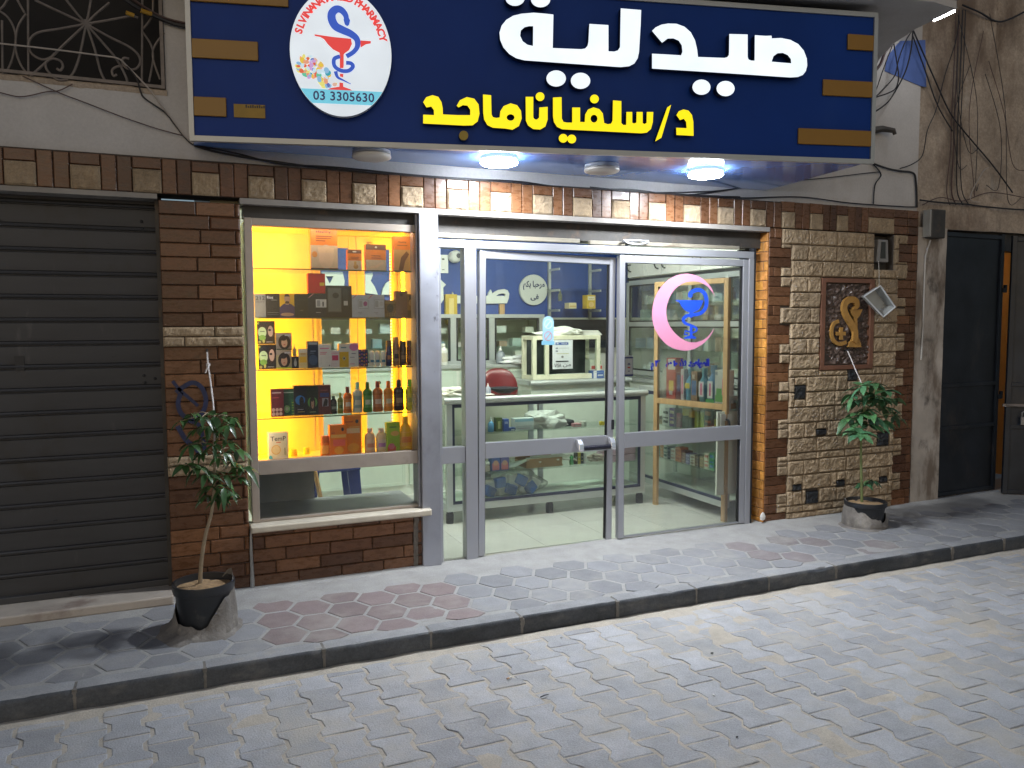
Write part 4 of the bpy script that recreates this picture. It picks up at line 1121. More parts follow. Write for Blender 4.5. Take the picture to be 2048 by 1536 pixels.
# glass shelves
def zat(px, py, y=5.0): return P(px, py, y=y).z
SHELF = [zat(667, 540), zat(669, 635), zat(670, 735.5), zat(672, 829)]
for i, z in enumerate(SHELF):
    b = MB(); b.box(.464, 1.447, 4.96, WB-.025, z-.006, z); b.build('glass_shelf', m_shelf_glass, dw)
    b = MB()
    b.box(.4635, 1.4475, 4.957, 4.9598, z-.0065, z+.0005); b.build('shelf_edge', mat('dark_glass_edge', (.09, .12, .05), .2), dw)
SHELF.append(.7225)

# ---------------------------------------------------------------- products
DG = 'goods in the display window'
def facebox(name, lab, cat, x0, x1, y0, dep, z0, z1, col, prints=(), group=DG, rough=.4, rot=0., parent=None):
    """carton: body mesh with a printed front (child) made of rectangles / ovals given in 0..1 front coordinates"""
    cx_ = (x0+x1)/2
    M = Matrix.Translation((cx_, y0, z0)) @ Matrix.Rotation(rot, 4, 'Z')
    w, h = (x1-x0), z1-z0
    b = MB(); b.box(-w/2, w/2, 0, dep, .0004, h, M=M)
    o = tag(b.build(name, paint(col, rough), bevel=.0012, seg=1), lab, cat, group)
    if prints:
        b = MB(); ms = []; k = 0
        for pr in prints:
            kind, c_, u0, u1, v0, v1 = pr[:6]
            m_ = paint(c_, rough)
            if m_ not in ms: ms.append(m_)
            yo = -.0006-.00035*k; k += 1
            if kind == 'r': poly = [(u0, v0), (u1, v0), (u1, v1), (u0, v1)]
            elif kind == 'o': poly = ring((u0+u1)/2, (v0+v1)/2, (u1-u0)/2, (v1-v0)/2, 18)
            elif kind == 'p': poly = pr[6]
            elif kind == 't':
                me = text2d(pr[6], 1, 0, .01); xs = [v.co.x for v in me.vertices]; ys = [v.co.y for v in me.vertices]
                if not xs: continue
                sx_ = (u1-u0)*w/(max(xs)-min(xs)); sy_ = (v1-v0)*h/(max(ys)-min(ys))
                b.add([M @ Vector(((u0-.5)*w+(v.co.x-min(xs))*sx_, yo, v0*h+(v.co.y-min(ys))*sy_)) for v in me.vertices], [tuple(p.vertices) for p in me.polygons], ms.index(m_)); continue
            b.prism([M @ Vector(((u-.5)*w, yo, v*h)) for u, v in poly], M.to_3x3() @ Vector((0, .0003, 0)), ms.index(m_))
        b.build('printed_front', ms, o)
    return o
def woman(skin=(.55, .33, .22), hair=(.02, .012, .01), u=.55, v=.45, s=1.):
    return [('o', hair, u-.34*s, u+.34*s, v-.36*s, v+.38*s), ('o', skin, u-.17*s, u+.17*s, v-.26*s, v+.22*s), ('o', hair, u-.2*s, u+.12*s, v+.08*s, v+.28*s), ('o', (.45, .08, .07), u-.06*s, u+.06*s, v-.14*s, v-.09*s)]
PR = {}
def W6(u): return 480+u/4.5175
def V6(v): return 420+v/4.5175
def W7(u): return 480+u/4.2675
def V7(v): return 720+v/4.2675
def prod(shelf, u0, u1, v0, v1, name, lab, cat, col, prints=(), yy=5.02, dep=.05, src=6, base=None, **kw):
    W, V = (W6, V6) if src == 6 else (W7, V7)
    a_ = P(W(u0), V(v1), y=yy); c_ = P(W(u1), V(v0), y=yy)
    z0 = (SHELF[shelf] if base is None else base)
    z1 = P(W((u0+u1)/2), V(v0), y=yy).z
    return facebox(name, lab, cat, a_.x, c_.x, yy, dep, z0+.0006, z1, col, prints, **kw)
OR = (.80, .24, .02); BE = (.62, .48, .33); BK = (.014, .013, .015); BR = (.20, .09, .04); WH = (.78, .78, .80); YE = (.85, .55, .03); GR = (.02, .09, .03)
# top shelf: orthopaedic packs
prod(0, 640, 878, 172, 540, 'support_pack', 'large orange back support pack with a torso picture on the top shelf', 'pack', OR, [('r', BE, 0, 1, .05, .6), ('o', (.70, .52, .36), .3, .85, .02, .62), ('r', (.75, .55, .35), .28, .86, .42, .55), ('o', (.75, .30, .06), .05, .25, .30, .45), ('t', BK, .22, .76, .885, .96, 'Healthy'), ('r', (.25, .07, .02), .2, .8, .81, .83), ('r', (.25, .07, .02), .2, .76, .76, .78), ('r', (.25, .07, .02), .2, .55, .70, .72), ('r', BK, 0, 1, 0, .04)], dep=.06)
prod(0, 975, 1097, 358, 545, 'support_pack', 'small orange ankle support pack, smallest on the top shelf', 'pack', OR, [('r', BE, 0, 1, .03, .48), ('r', BR, 0, 1, .82, 1), ('o', (.75, .7, .6), .35, .65, .87, .93), ('o', (.5, .25, .06), .4, .75, .08, .3), ('r', (.6, .35, .1), .45, .62, .22, .44), ('r', (.4, .14, .03), .2, .8, .62, .65), ('r', (.4, .14, .03), .25, .75, .56, .58)])
prod(0, 1140, 1318, 312, 550, 'support_pack', 'orange wrist support pack with a dark hanging tab on the top shelf', 'pack', OR, [('r', BE, 0, 1, .02, .42), ('p', (.70, .50, .33), 0, 0, 0, 0, [(.05, .12), (.5, .22), (.8, .38), (.9, .30), (.5, .1)]), ('r', BR, 0, 1, .8, 1), ('o', (.8, .75, .6), .44, .56, .86, .93), ('t', BK, .28, .72, .54, .60, 'Healthy'), ('r', (.25, .07, .02), .25, .75, .48, .50), ('r', BK, 0, 1, 0, .03)])
prod(0, 1392, 1550, 238, 552, 'support_pack', 'orange knee support pack at the right end of the top shelf', 'pack', OR, [('r', (.62, .36, .12), 0, 1, .03, .62), ('p', (.22, .09, .03), 0, 0, 0, 0, [(.25, .04), (.5, .04), (.62, .3), (.85, .5), (.7, .58), (.4, .4)]), ('t', BK, .25, .7, .8, .86, 'Healthy'), ('r', (.3, .1, .02), .2, .75, .73, .75), ('r', BK, 0, 1, 0, .03)])
# second shelf: perfumes
prod(1, 135, 232, 757, 970, 'perfume_box', 'grey perfume box lettered 212 at the left end of its shelf', 'perfume box', (.22, .22, .21), [('t', BK, .1, .92, .74, .90, '212'), ('t', (.1, .1, .1), .12, .9, .62, .70, 'SEXY')])
prod(1, 233, 357, 755, 970, 'perfume_box', 'black perfume box with pale lettering beside the grey 212 box', 'perfume box', BK, [('t', (.7, .7, .7), .12, .55, .78, .9, 'Riot'), ('r', (.3, .3, .3), .4, .8, .72, .74), ('r', (.2, .2, .2), .12, .9, .2, .215), ('r', (.2, .2, .2), .12, .9, .12, .13)])
prod(1, 361, 490, 756, 972, 'picture_box', 'yellow box with a bearded man in a dark shirt on it', 'box', (.80, .46, .02), [('p', (.075, .04, .12), 0, 0, 0, 0, [(0, 0), (1, 0), (1, .45), (.8, .55), (.62, .6), (.4, .6), (.2, .54), (0, .42)]), ('r', (.52, .30, .2), .40, .62, .54, .68), ('o', (.55, .33, .22), .32, .70, .60, .96), ('p', (.05, .03, .02), 0, 0, 0, 0, [(.32, .85), (.38, .97), (.6, .985), (.7, .87), (.66, .88), (.36, .88)]), ('o', (.10, .05, .03), .37, .65, .575, .69), ('o', (.5, .28, .18), .05, .95, .05, .2)])
prod(1, 493, 613, 757, 970, 'perfume_box', 'plain black perfume box beside the bearded man box', 'perfume box', (.02, .018, .016), [('r', (.16, .14, .1), .4, .62, .28, .31), ('r', (.08, .07, .06), .2, .8, .74, .75)])
o_ = prod(1, 618, 778, 755, 972, 'perfume_box', 'navy perfume box with a white window under the red box', 'perfume box', (.012, .016, .035), [('p', (.6, .25, .28), 0, 0, 0, 0, [(0, .82), (.06, .82), (.36, 1), (.27, 1)]), ('r', WH, .42, 1, .42, .76), ('r', (.35, .37, .42), .48, .66, .46, .72), ('r', (.1, .1, .12), .78, .86, .46, .66), ('r', (.5, .5, .5), .42, .68, .20, .22)])
zt = P(W6(690), V6(755), y=5.02).z
prod(1, 615, 768, 573, 755, 'gift_box', 'bright red box lying on top of the navy perfume box', 'box', (.62, .02, .015), [('r', (.8, .55, .04), .68, .95, .38, .54), ('r', (.45, .01, .01), 0, 1, .96, 1)], base=zt+.001)
prod(1, 780, 1008, 683, 974, 'perfume_set', 'largest black perfume set box with a smoky window, centre of its shelf', 'perfume set', BK, [('r', (.075, .08, .075), .06, .60, .16, .94), ('r', (.16, .17, .17), .09, .57, .19, .91), ('o', (.03, .03, .035), .25, .5, .6, .78), ('r', (.55, .56, .58), .68, .84, .38, .52), ('r', (.03, .03, .035), .66, .86, .52, .9)], dep=.09)
for u0, u1, nm, c_ in ((1015, 1160, 'pale blue perfume box with a violet flower in its window', (.36, .09, .3)), (1160, 1304, 'pale white perfume box with an empty silver window next to the violet flower one', (.55, .58, .66))):
    prod(1, u0, u1, 768, 974, 'perfume_box', nm, 'perfume box', (.55, .60, .72), [('p', (.6, .25, .32), 0, 0, 0, 0, [(0, .83), (.05, .83), (.32, 1), (.22, 1)]), ('r', (.2, .22, .3), .36, .98, .40, .79), ('r', (.62, .67, .78), .38, .96, .415, .775), ('r', (.42, .45, .52), .42, .62, .46, .74), ('o', c_, .68, .92, .50, .72), ('r', (.3, .32, .4), .34, .6, .21, .23), ('r', (.3, .32, .4), .42, .56, .15, .165)])
prod(1, 1308, 1406, 816, 972, 'perfume_box', 'small leopard pattern perfume box on the perfume shelf', 'perfume box', (.16, .09, .03), [('r', (.3, .2, .07), .06, .94, .8, .96), ('o', (.03, .02, .01), .2, .8, .3, .78)] + [('o', (.42, .29, .1), .06+.15*(i % 6), .14+.15*(i % 6), .06+.1*(i//6), .13+.1*(i//6)) for i in range(12)])
prod(1, 1409, 1512, 733, 972, 'perfume_box', 'tall plain brown perfume box towards the right end', 'perfume box', (.21, .10, .055), [('o', (.1, .05, .03), .35, .62, .80, .92), ('r', (.32, .18, .1), .4, .6, .2, .22)])
prod(1, 1514, 1577, 760, 974, 'picture_box', 'amber picture box at the right end of the perfume shelf', 'box', (.30, .15, .03), [('o', (.5, .3, .12), .15, .75, .5, .92), ('p', (.08, .04, .02), 0, 0, 0, 0, [(.1, .6), (.3, .95), (.8, .95), (.6, .8), (.3, .75)]), ('r', (.14, .07, .02), 0, 1, 0, .3)])
# third shelf
dye = lambda: [('o', (.42, .55, .30), .04, .52, .28, .74), ('o', (.16, .32, .06), .08, .48, .16, .40), ('r', (.1, .14, .08), .16, .42, .53, .57), ('o', (.03, .015, .012), .5, 1, .25, .95), ('o', (.50, .34, .27), .6, .9, .32, .8), ('o', (.02, .02, .02), .62, .78, .56, .66), ('o', (.3, .27, .08), .05, .2, .03, .15), ('o', (.4, .36, .1), .28, .42, .05, .2), ('r', (.5, .5, .5), .5, .85, .08, .1), ('o', (.34, .42, .09), .02, .12, .85, .95)]
o_ = prod(2, 170, 325, 1214, 1427, 'hair_dye_box', 'lower black hair dye box with a green oval in the left stack', 'hair dye', BK, dye())
zt = P(W6(240), V6(1214), y=5.02).z
prod(2, 158, 313, 1003, 1214, 'hair_dye_box', 'upper black hair dye box with a green oval in the left stack', 'hair dye', BK, dye(), base=zt+.001)
cur = lambda b_: [('r', (.35, .31, .27), 0, 1, .75, 1)] + woman(u=.52, v=.45, s=1.15) + [('r', (.5, .5, .55), .55, .95, .83, .9), ('r', b_, 0, 1, 0, .08)]
prod(2, 327, 465, 1268, 1424, 'hair_colour_box', 'lower hair colour box with a curly haired woman', 'hair dye', (.42, .36, .2), cur((.3, .45, .02)))
zt = P(W6(395), V6(1268), y=5.02).z
prod(2, 329, 466, 1110, 1267, 'hair_colour_box', 'upper hair colour box with a curly haired woman', 'hair dye', (.25, .22, .2), cur((.06, .08, .06)), base=zt+.001)
prod(2, 470, 530, 1325, 1410, 'nail_box', 'tiny black box with a silver bottle picture under a clear vial', 'box', BK, [('o', (.4, .42, .42), .3, .7, .15, .75), ('r', (.3, .3, .3), .4, .6, .6, .85)])
zt = P(W6(500), V6(1325), y=5.02).z
def bottle(shelf, u0, u1, v0, v1, name, lab, cat, col, cap, labc=None, prof='shampoo', yy=5.03, src=7, base=None, group=DG, z0=None, xr=None, ztop=None, flat=.6, capname='cap'):
    if xr is None:
        W, V = (W6, V6) if src == 6 else (W7, V7)
        xa, xb = P(W(u0), V(v1), y=yy).x, P(W(u1), V(v1), y=yy).x; ztop = P(W((u0+u1)/2), V(v0), y=yy).z
    else: xa, xb = xr
    z0 = (SHELF[shelf] if base is None else base)+.0006
    h = ztop-z0; r = (xb-xa)/2; c_ = ((xa+xb)/2, yy+r*flat, z0)
    pf = {'shampoo': ([(.80, 0), (.96, .015), (1, .06), (.90, .30), (.93, .52), (.99, .60), (.90, .70), (.55, .765), (.40, .775)], [(.36, .776), (.42, .79), (.40, .95), (.34, 1), (.05, 1)]),
          'round': ([(.9, 0), (1, .03), (1, .66), (.8, .78), (.4, .84)], [(.46, .842), (.5, .86), (.5, .97), (.4, 1)]),
          'rollon': ([(.75, 0), (.92, .03), (1, .3), (.96, .58)], [(1.0, .582), (1.0, .75), (.85, .9), (.5, .98), (.1, 1)]),
          'can': ([(.95, 0), (1, .02), (1, .74), (.85, .78)], [(.9, .782), (.9, .95), (.8, 1)]),
          'tube': ([(.98, 0), (1, .02), (1, .3), (.9, .88), (.95, 1)], None),
          'oval': ([(.75, 0), (.93, .02), (1, .22), (.9, .5), (.62, .68), (.36, .78)], [(.34, .782), (.36, .80), (.34, .97), (.25, 1)]),
          'spray': ([(.8, 0), (.95, .03), (.95, .55), (.5, .68), (.3, .72)], [(.34, .722), (.34, .82), (.2, .84), (.16, 1)]),
          'jar': ([(.95, 0), (1, .05), (1, .66), (.85, .7)], [(.92, .702), (.95, .74), (.95, .96), (.9, 1)])}[prof]
    b = MB(); b.lathe(c_, [(q*r, z*h) for q, z in pf[0]], 18, sy=flat); o = tag(b.build(name, paint(col, .22), smooth=50), lab, cat, group)
    if pf[1]:
        b = MB(); b.lathe(c_, [(q*r, z*h) for q, z in pf[1]], 16, sy=flat); b.build(capname, paint(cap, .3), o, smooth=50)
    if labc:
        cols = labc if isinstance(labc[0], tuple) else [labc]
        b = MB(); ms = []
        n = 9
        for k, (z_a, z_b, cc, wf) in enumerate([(.16, .56, cols[0], .78)] + ([(.26, .42, cols[1], .5)] if len(cols) > 1 else [])):
            if paint(cc) not in ms: ms.append(paint(cc))
            rows = []
            for zz in (z_a, (z_a+z_b)/2, z_b):
                rr = 1.0
                for (q0_, y0_), (q1_, y1_) in zip(pf[0][:-1], pf[0][1:]):
                    if y0_ <= zz <= y1_ and y1_ > y0_: rr = q0_+(q1_-q0_)*(zz-y0_)/(y1_-y0_)
                rows.append((zz, rr))
            vs = []
            for zz, rr in rows:
                for j in range(n+1):
                    an = R_(-90) + R_(75*wf)*(2*j/n-1)
                    vs.append((c_[0]+(rr*r+.0008+.0006*k)*math.cos(an), c_[1]+(rr*r+.0008+.0006*k)*math.sin(an)*flat-.0002, z0+zz*h))
            b.add(vs, [(a_*(n+1)+j, a_*(n+1)+j+1, (a_+1)*(n+1)+j+1, (a_+1)*(n+1)+j) for a_ in range(2) for j in range(n)], ms.index(paint(cc)))
        b.build('label', ms, o, smooth=60)
    return o
bottle(2, 478, 512, 1212, 1324, 'vial', 'clear little vial standing on the tiny black box', 'bottle', (.6, .55, .35), (.6, .6, .55), prof='spray', src=6, base=zt+.001)
prod(2, 532, 606, 1255, 1405, 'cream_tube', 'yellow and white cream tube standing right of the tiny black box', 'tube', (.70, .58, .30), [('r', (.8, .5, .05), .1, .9, .3, .6), ('r', (.75, .7, .6), 0, 1, .8, 1), ('r', (.5, .2, .05), .2, .8, .72, .76)], dep=.03)
prod(2, 614, 707, 1187, 1422, 'lotion_box', 'dark navy lotion carton on the middle shelf', 'carton', (.022, .035, .075), [('r', (.25, .3, .42), .1, .9, .88, .97), ('r', (.3, .35, .5), .25, .75, .62, .65), ('o', (.06, .10, .2), .1, .9, .1, .5), ('r', (.2, .25, .35), .2, .6, .55, .57)])
prod(2, 708, 820, 1213, 1422, 'medicine_box', 'white carton with pink lettering beside the dark navy carton', 'carton', WH, [('r', (.75, .25, .42), .15, .85, .80, .85), ('r', (.75, .25, .42), .15, .7, .64, .67), ('r', (.7, .15, .3), .15, .6, .57, .60), ('r', (.6, .6, .65), .2, .24, .15, .45), ('o', (.1, .1, .15), .82, .9, .06, .12)])
prod(2, 822, 898, 1270, 1422, 'medicine_box', 'short white carton with a crimson panel on the middle shelf', 'carton', (.76, .70, .74), [('r', (.62, .06, .18), .15, .85, .42, .72), ('r', (.75, .5, .6), .1, .9, .8, .88), ('r', (.7, .6, .65), .2, .7, .2, .24)], dep=.04)
prod(2, 898, 982, 1210, 1424, 'sunscreen_box', 'yellow and white carton with a small diamond mark', 'carton', (.72, .46, .02), [('r', (.78, .78, .76), 0, 1, .66, 1), ('r', (.15, .3, .35), .2, .75, .82, .87), ('p', (.5, .5, .4), 0, 0, 0, 0, [(.3, .38), (.5, .48), (.7, .38), (.5, .28)]), ('o', (.1, .08, .03), .42, .58, .34, .42)])
prod(2, 982, 1070, 1203, 1424, 'medicine_box', 'white carton with a big pink circle at its top', 'carton', WH, [('o', (.75, .25, .55), .1, 1.0, .68, 1.0), ('r', (.2, .2, .3), .3, .7, .55, .58), ('r', (.2, .2, .3), .15, .6, .40, .42), ('r', (.7, .3, .5), .15, .6, .12, .15)])
prod(2, 1071, 1156, 1262, 1424, 'patterned_box', 'navy box with scattered orange and violet flowers', 'box', (.02, .025, .11), [('o', ((.6, .15, .05), (.35, .1, .4), (.7, .35, .1))[i % 3], .05+.23*(i % 4), .2+.23*(i % 4), .05+.2*(i//4)+.04*(i % 2), .16+.2*(i//4)+.04*(i % 2)) for i in range(19)])
for i, (u0, nm) in enumerate(((1172, 'first white roll-on stick with a blue leaf, beside the flowered navy box'), (1222, 'white roll-on stick with a blue leaf, middle of three'), (1274, 'white roll-on stick with a blue leaf, beside the navy spray can'))):
    bottle(2, u0, u0+48, 1270, 1418, 'roll_on_stick', nm, 'deodorant', (.78, .80, .80), (.80, .82, .82), [(.78, .80, .80), (.06, .25, .45)], prof='rollon', src=6)
bottle(2, 1325, 1381, 1180, 1415, 'spray_can', 'navy spray can with a dark cap on the middle shelf', 'spray can', (.018, .025, .11), (.03, .02, .03), [(.02, .03, .14), (.45, .2, .1)], prof='can', src=6, flat=1)
bottle(2, 1390, 1447, 1150, 1415, 'spray_can', 'tall tan and black spray can on the middle shelf', 'spray can', (.30, .18, .09), (.30, .17, .08), [(.36, .24, .13), (.03, .02, .02)], prof='can', src=6, flat=1)
bottle(2, 1450, 1512, 1182, 1412, 'spray_can', 'dark leopard print spray can on the middle shelf', 'spray can', (.06, .04, .03), (.02, .015, .015), [(.10, .065, .04), (.32, .2, .1)], prof='can', src=6, flat=1)
bottle(2, 1515, 1566, 1180, 1412, 'spray_can', 'reddish brown spray can at the right end of the middle shelf', 'spray can', (.10, .025, .015), (.05, .015, .01), [(.12, .03, .02), (.25, .1, .05)], prof='can', src=6, flat=1)
# fourth shelf
prod(3, 268, 372, 248, 482, 'hair_colour_box', 'dark red hair colour box at the left of the fourth shelf', 'hair dye', (.09, .012, .02), [('r', (.5, .4, .4), .08, .8, .85, .88), ('r', (.4, .1, .1), .1, .6, .68, .7)] + [('o', (.5, .35, .3), .05+.28*(i % 3), .3+.28*(i % 3), .04+.15*(i//3), .17+.15*(i//3)) for i in range(6)], src=7)
prod(3, 366, 472, 246, 480, 'hair_colour_box', 'dark green hair colour box beside the dark red one', 'hair dye', (.012, .07, .035), [('r', (.4, .5, .4), .1, .85, .85, .88), ('o', (.2, .4, .15), .1, .55, .12, .4), ('o', (.4, .5, .35), .2, .45, .2, .34), ('r', (.02, .13, .05), .66, .95, .05, .6)] + [('r', (.25, .35, .05), .7, .92, .08+.1*i, .11+.1*i) for i in range(5)], src=7, yy=5.035)
prod(3, 464, 570, 220, 472, 'hair_dye_box', 'black box with a long haired figure on a blue disc', 'hair dye', (.012, .013, .02), [('o', (.02, .14, .45), .1, .85, .36, .68), ('o', (.012, .012, .02), .4, .75, .3, .64), ('r', (.35, .35, .4), .25, .7, .2, .22), ('r', (.35, .3, .1), .25, .8, .12, .14)], src=7)
prod(3, 570, 667, 218, 470, 'hair_dye_box', 'black box with a dark haired woman on a green disc', 'hair dye', (.012, .022, .012), [('o', (.10, .28, .06), .1, .9, .25, .62)] + woman((.42, .26, .18), u=.5, v=.40, s=.7) + [('r', (.3, .4, .2), .25, .75, .1, .12)], src=7)
prod(3, 671, 773, 215, 466, 'hair_dye_box', 'maroon box with a black braid picture and blue band', 'hair dye', (.11, .022, .02), [('r', (.03, .05, .2), .15, .85, .60, .74), ('r', (.3, .3, .35), .3, .8, .28, .56), ('p', BK, 0, 0, 0, 0, [(.35, .28), (.7, .3), (.75, .5), (.55, .55), (.45, .45)]), ('r', (.35, .1, .08), .2, .75, .82, .84)], src=7)
for u0, u1, v0, v1, nm, c_, cap, lc, pf in (
    (775, 832, 308, 462, 'small black oil bottle beside the maroon box', (.012, .014, .012), (.02, .05, .02), [(.03, .05, .03), (.3, .35, .3)], 'round'),
    (836, 886, 280, 460, 'small olive green shampoo bottle, shortest of the row', (.24, .27, .015), (.35, .45, .02), [(.30, .34, .05), (.10, .18, .03)], 'shampoo'),
    (888, 963, 230, 460, 'orange shampoo bottle with a dark red cap', (.62, .16, .015), (.18, .03, .01), [(.60, .22, .04), (.70, .6, .5)], 'shampoo'),
    (968, 1055, 190, 456, 'milky shampoo bottle with a pale blue cap', (.60, .66, .58), (.22, .58, .62), [(.30, .42, .40), (.65, .65, .55)], 'shampoo'),
    (1056, 1136, 190, 452, 'bright green shampoo bottle with a dark green cap', (.035, .22, .012), (.02, .14, .02), [(.08, .30, .05), (.5, .6, .45)], 'shampoo'),
    (1140, 1228, 182, 446, 'amber brown shampoo bottle with a maroon cap', (.42, .12, .015), (.25, .04, .02), [(.50, .16, .04), (.65, .5, .4)], 'shampoo'),
    (1234, 1316, 180, 444, 'light orange shampoo bottle with an orange cap', (.72, .27, .012), (.75, .20, .01), [(.72, .30, .05), (.7, .6, .4)], 'shampoo'),
    (1318, 1413, 170, 442, 'very dark brown shampoo bottle on the fourth shelf', (.028, .012, .008), (.02, .01, .008), [(.07, .035, .02), (.3, .22, .14)], 'shampoo'),
    (1418, 1500, 168, 440, 'lime yellow shampoo bottle at the right end', (.62, .58, .015), (.14, .55, .02), [(.62, .60, .05), (.35, .4, .1)], 'shampoo')):
    bottle(3, u0, u1, v0, v1, 'shampoo_bottle', nm, 'bottle', c_, cap, lc, prof=pf)
# floor of the window
prod(4, 243, 410, 617, 822, 'diaper_pack', 'white pack with a baby sketch and dark lettering, alone at left', 'pack', (.78, .70, .48), [('t', (.03, .03, .03), .12, .88, .70, .86, 'TemP'), ('r', (.7, .15, .05), .4, .62, .63, .66), ('o', (.72, .42, .10), .15, .62, .22, .56), ('o', (.80, .62, .30), .19, .58, .25, .53), ('o', (.1, .45, .6), 0, .2, 0, .2), ('o', (.75, .7, .6), .3, 1, -.0, .18), ('r', (.3, .25, .1), .8, .84, .2, .45)], src=7)
bottle(4, 690, 768, 650, 786, 'pill_jar', 'small orange jar with a wide cap on the window floor', 'jar', (.72, .20, .01), (.72, .18, .01), (.80, .45, .10), prof='jar')
bottle(4, 430, 492, 765, 812, 'cream_jar', 'low yellow jar on the window floor left of the orange jar', 'jar', (.75, .55, .05), (.75, .6, .1), prof='jar', yy=5.15)
bottle(4, 545, 600, 748, 802, 'cream_jar', 'low lime coloured jar on the window floor', 'jar', (.55, .62, .03), (.6, .6, .05), prof='jar', yy=5.2)
prod(4, 768, 910, 555, 788, 'baby_wipes', 'short orange baby care pack with a pink label', 'pack', (.80, .22, .01), [('o', (.04, .04, .05), .68, .84, .80, .92), ('r', (.80, .48, .12), .08, .95, .60, .70), ('r', (.80, .16, .12), .2, .9, .34, .54), ('o', (.80, .42, .05), .25, .8, .08, .32), ('r', (.5, .1, .02), .1, .3, .74, .77)], src=7)
prod(4, 888, 1034, 475, 778, 'baby_wipes', 'tall orange baby care pack, highest on the window floor', 'pack', (.80, .26, .01), [('o', (.04, .04, .05), .66, .84, .80, .90), ('r', (.5, .1, .02), .1, .55, .83, .86), ('r', (.80, .60, .35), .1, .9, .55, .68), ('o', (.80, .40, .04), .2, .85, .06, .3), ('r', (.8, .5, .15), .3, .9, .70, .72)], src=7, yy=5.06)
bottle(4, 1072, 1162, 585, 772, 'baby_lotion', 'pale pink baby lotion bottle beside the tall orange pack', 'bottle', (.78, .55, .38), (.80, .60, .48), [(.78, .58, .45), (.7, .3, .2)], prof='round')
bottle(4, 1168, 1262, 585, 768, 'baby_lotion', 'cream baby lotion bottle with a violet oval beside the lime box', 'bottle', (.80, .62, .40), (.80, .60, .52), [(.80, .66, .55), (.45, .22, .6)], prof='round')
prod(4, 1255, 1362, 532, 758, 'shampoo_box', 'lime green carton with a pink lower corner', 'carton', (.36, .58, .01), [('r', (.15, .3, .02), .2, .75, .82, .87), ('r', (.70, .12, .08), .05, .70, .05, .22), ('o', (.75, .45, .1), .3, .95, .55, .72), ('o', (.7, .2, .3), .1, .6, .12, .32)], src=7)
bottle(4, 1358, 1490, 480, 755, 'baby_shampoo', 'big golden yellow oval bottle at the right of the window floor', 'bottle', (.80, .48, .01), (.80, .50, .02), [(.82, .45, .02), (.75, .25, .02)], prof='oval')
# ================================================================== ROLLER SHUTTER (left shop)
m_shut = mat('grey_shutter_steel', (.062, .062, .066), .55, .25, var=.10, vs=3, bump=.2, bs=6, aniso=(.5, 1, 3),
             dirt=[((.05, .043, .036), .52, .74, 4, (1, 1, .6), .7), ((.018, .018, .02), .65, .72, 9, (1, 1, 1.6), .9), ((.15, .145, .14), .64, .78, 14, (1, 1, .18), .45)])
rs = thing('roller_shutter', 'closed grey ribbed roller shutter above a marble step', 'roller shutter', (-1.2, 4.96, .05))
prof = []; z = .085; PIT = .1262
while z < 2.26:
    prof += [(4.985, z), (4.983, z+.02), (4.983, z+PIT-.034), (4.985, z+PIT-.030), (4.992, z+PIT-.027), (4.992, z+PIT-.023), (4.978, z+PIT-.020), (4.974, z+PIT-.012), (4.978, z+PIT-.005), (4.990, z+PIT-.002)]
    z += PIT
b = MB(); vs = []; fs = []
nxs = 24
for i in range(nxs+1):
    x = -3.2+3.19*i/nxs
    for (y, zz) in prof: vs.append((x, y+.004*noise.noise(Vector((x*2.3, zz*3, 1))), zz))
k = len(prof)
for i in range(nxs):
    for j in range(k-1): fs.append((i*k+j, (i+1)*k+j, (i+1)*k+j+1, i*k+j+1))
b.add(vs, fs); cu = b.build('curtain', m_shut, rs, smooth=25)
b = MB(); b.box(-3.2, -.012, 4.955, 4.995, .052, .088); b.build('bottom_bar', m_shut, rs, bevel=.004)
b = MB(); b.box(-.045, -.024, 4.93, 5.03, .05, 2.25); b.build('guide_rail', m_dark, rs)
b = MB()
for px, py in ((283, 443), (285, 457), (288, 751), (290, 765), (310, 757)): b.lathe(P(px, py, y=4.981), [(.007, -.002), (.008, .004), (.003, .007)], 9, M=Matrix.Rotation(R_(90), 4, 'X'))
b.build('bolt', m_black, rs)
b = MB(); a_, c_ = P(31, 742, y=4.979), P(48, 712, y=4.979); b.box(a_.x, c_.x, 4.977, 4.983, a_.z, c_.z); b.build('keyhole_plate', m_black, rs)
b = MB(); b.cbox(-3.2, -.02, 4.742, 5.0, .0, .052, .006); tag(b.build('shutter_step', mat('marble_step', (.47, .41, .35), .55, var=.14, vs=4, bump=.2, dirt=((.16, .10, .08), .5, .75, 3.5, (1, 1, 1), .75)), bevel=.004), 'worn cream marble step along the foot of the roller shutter', 'step')

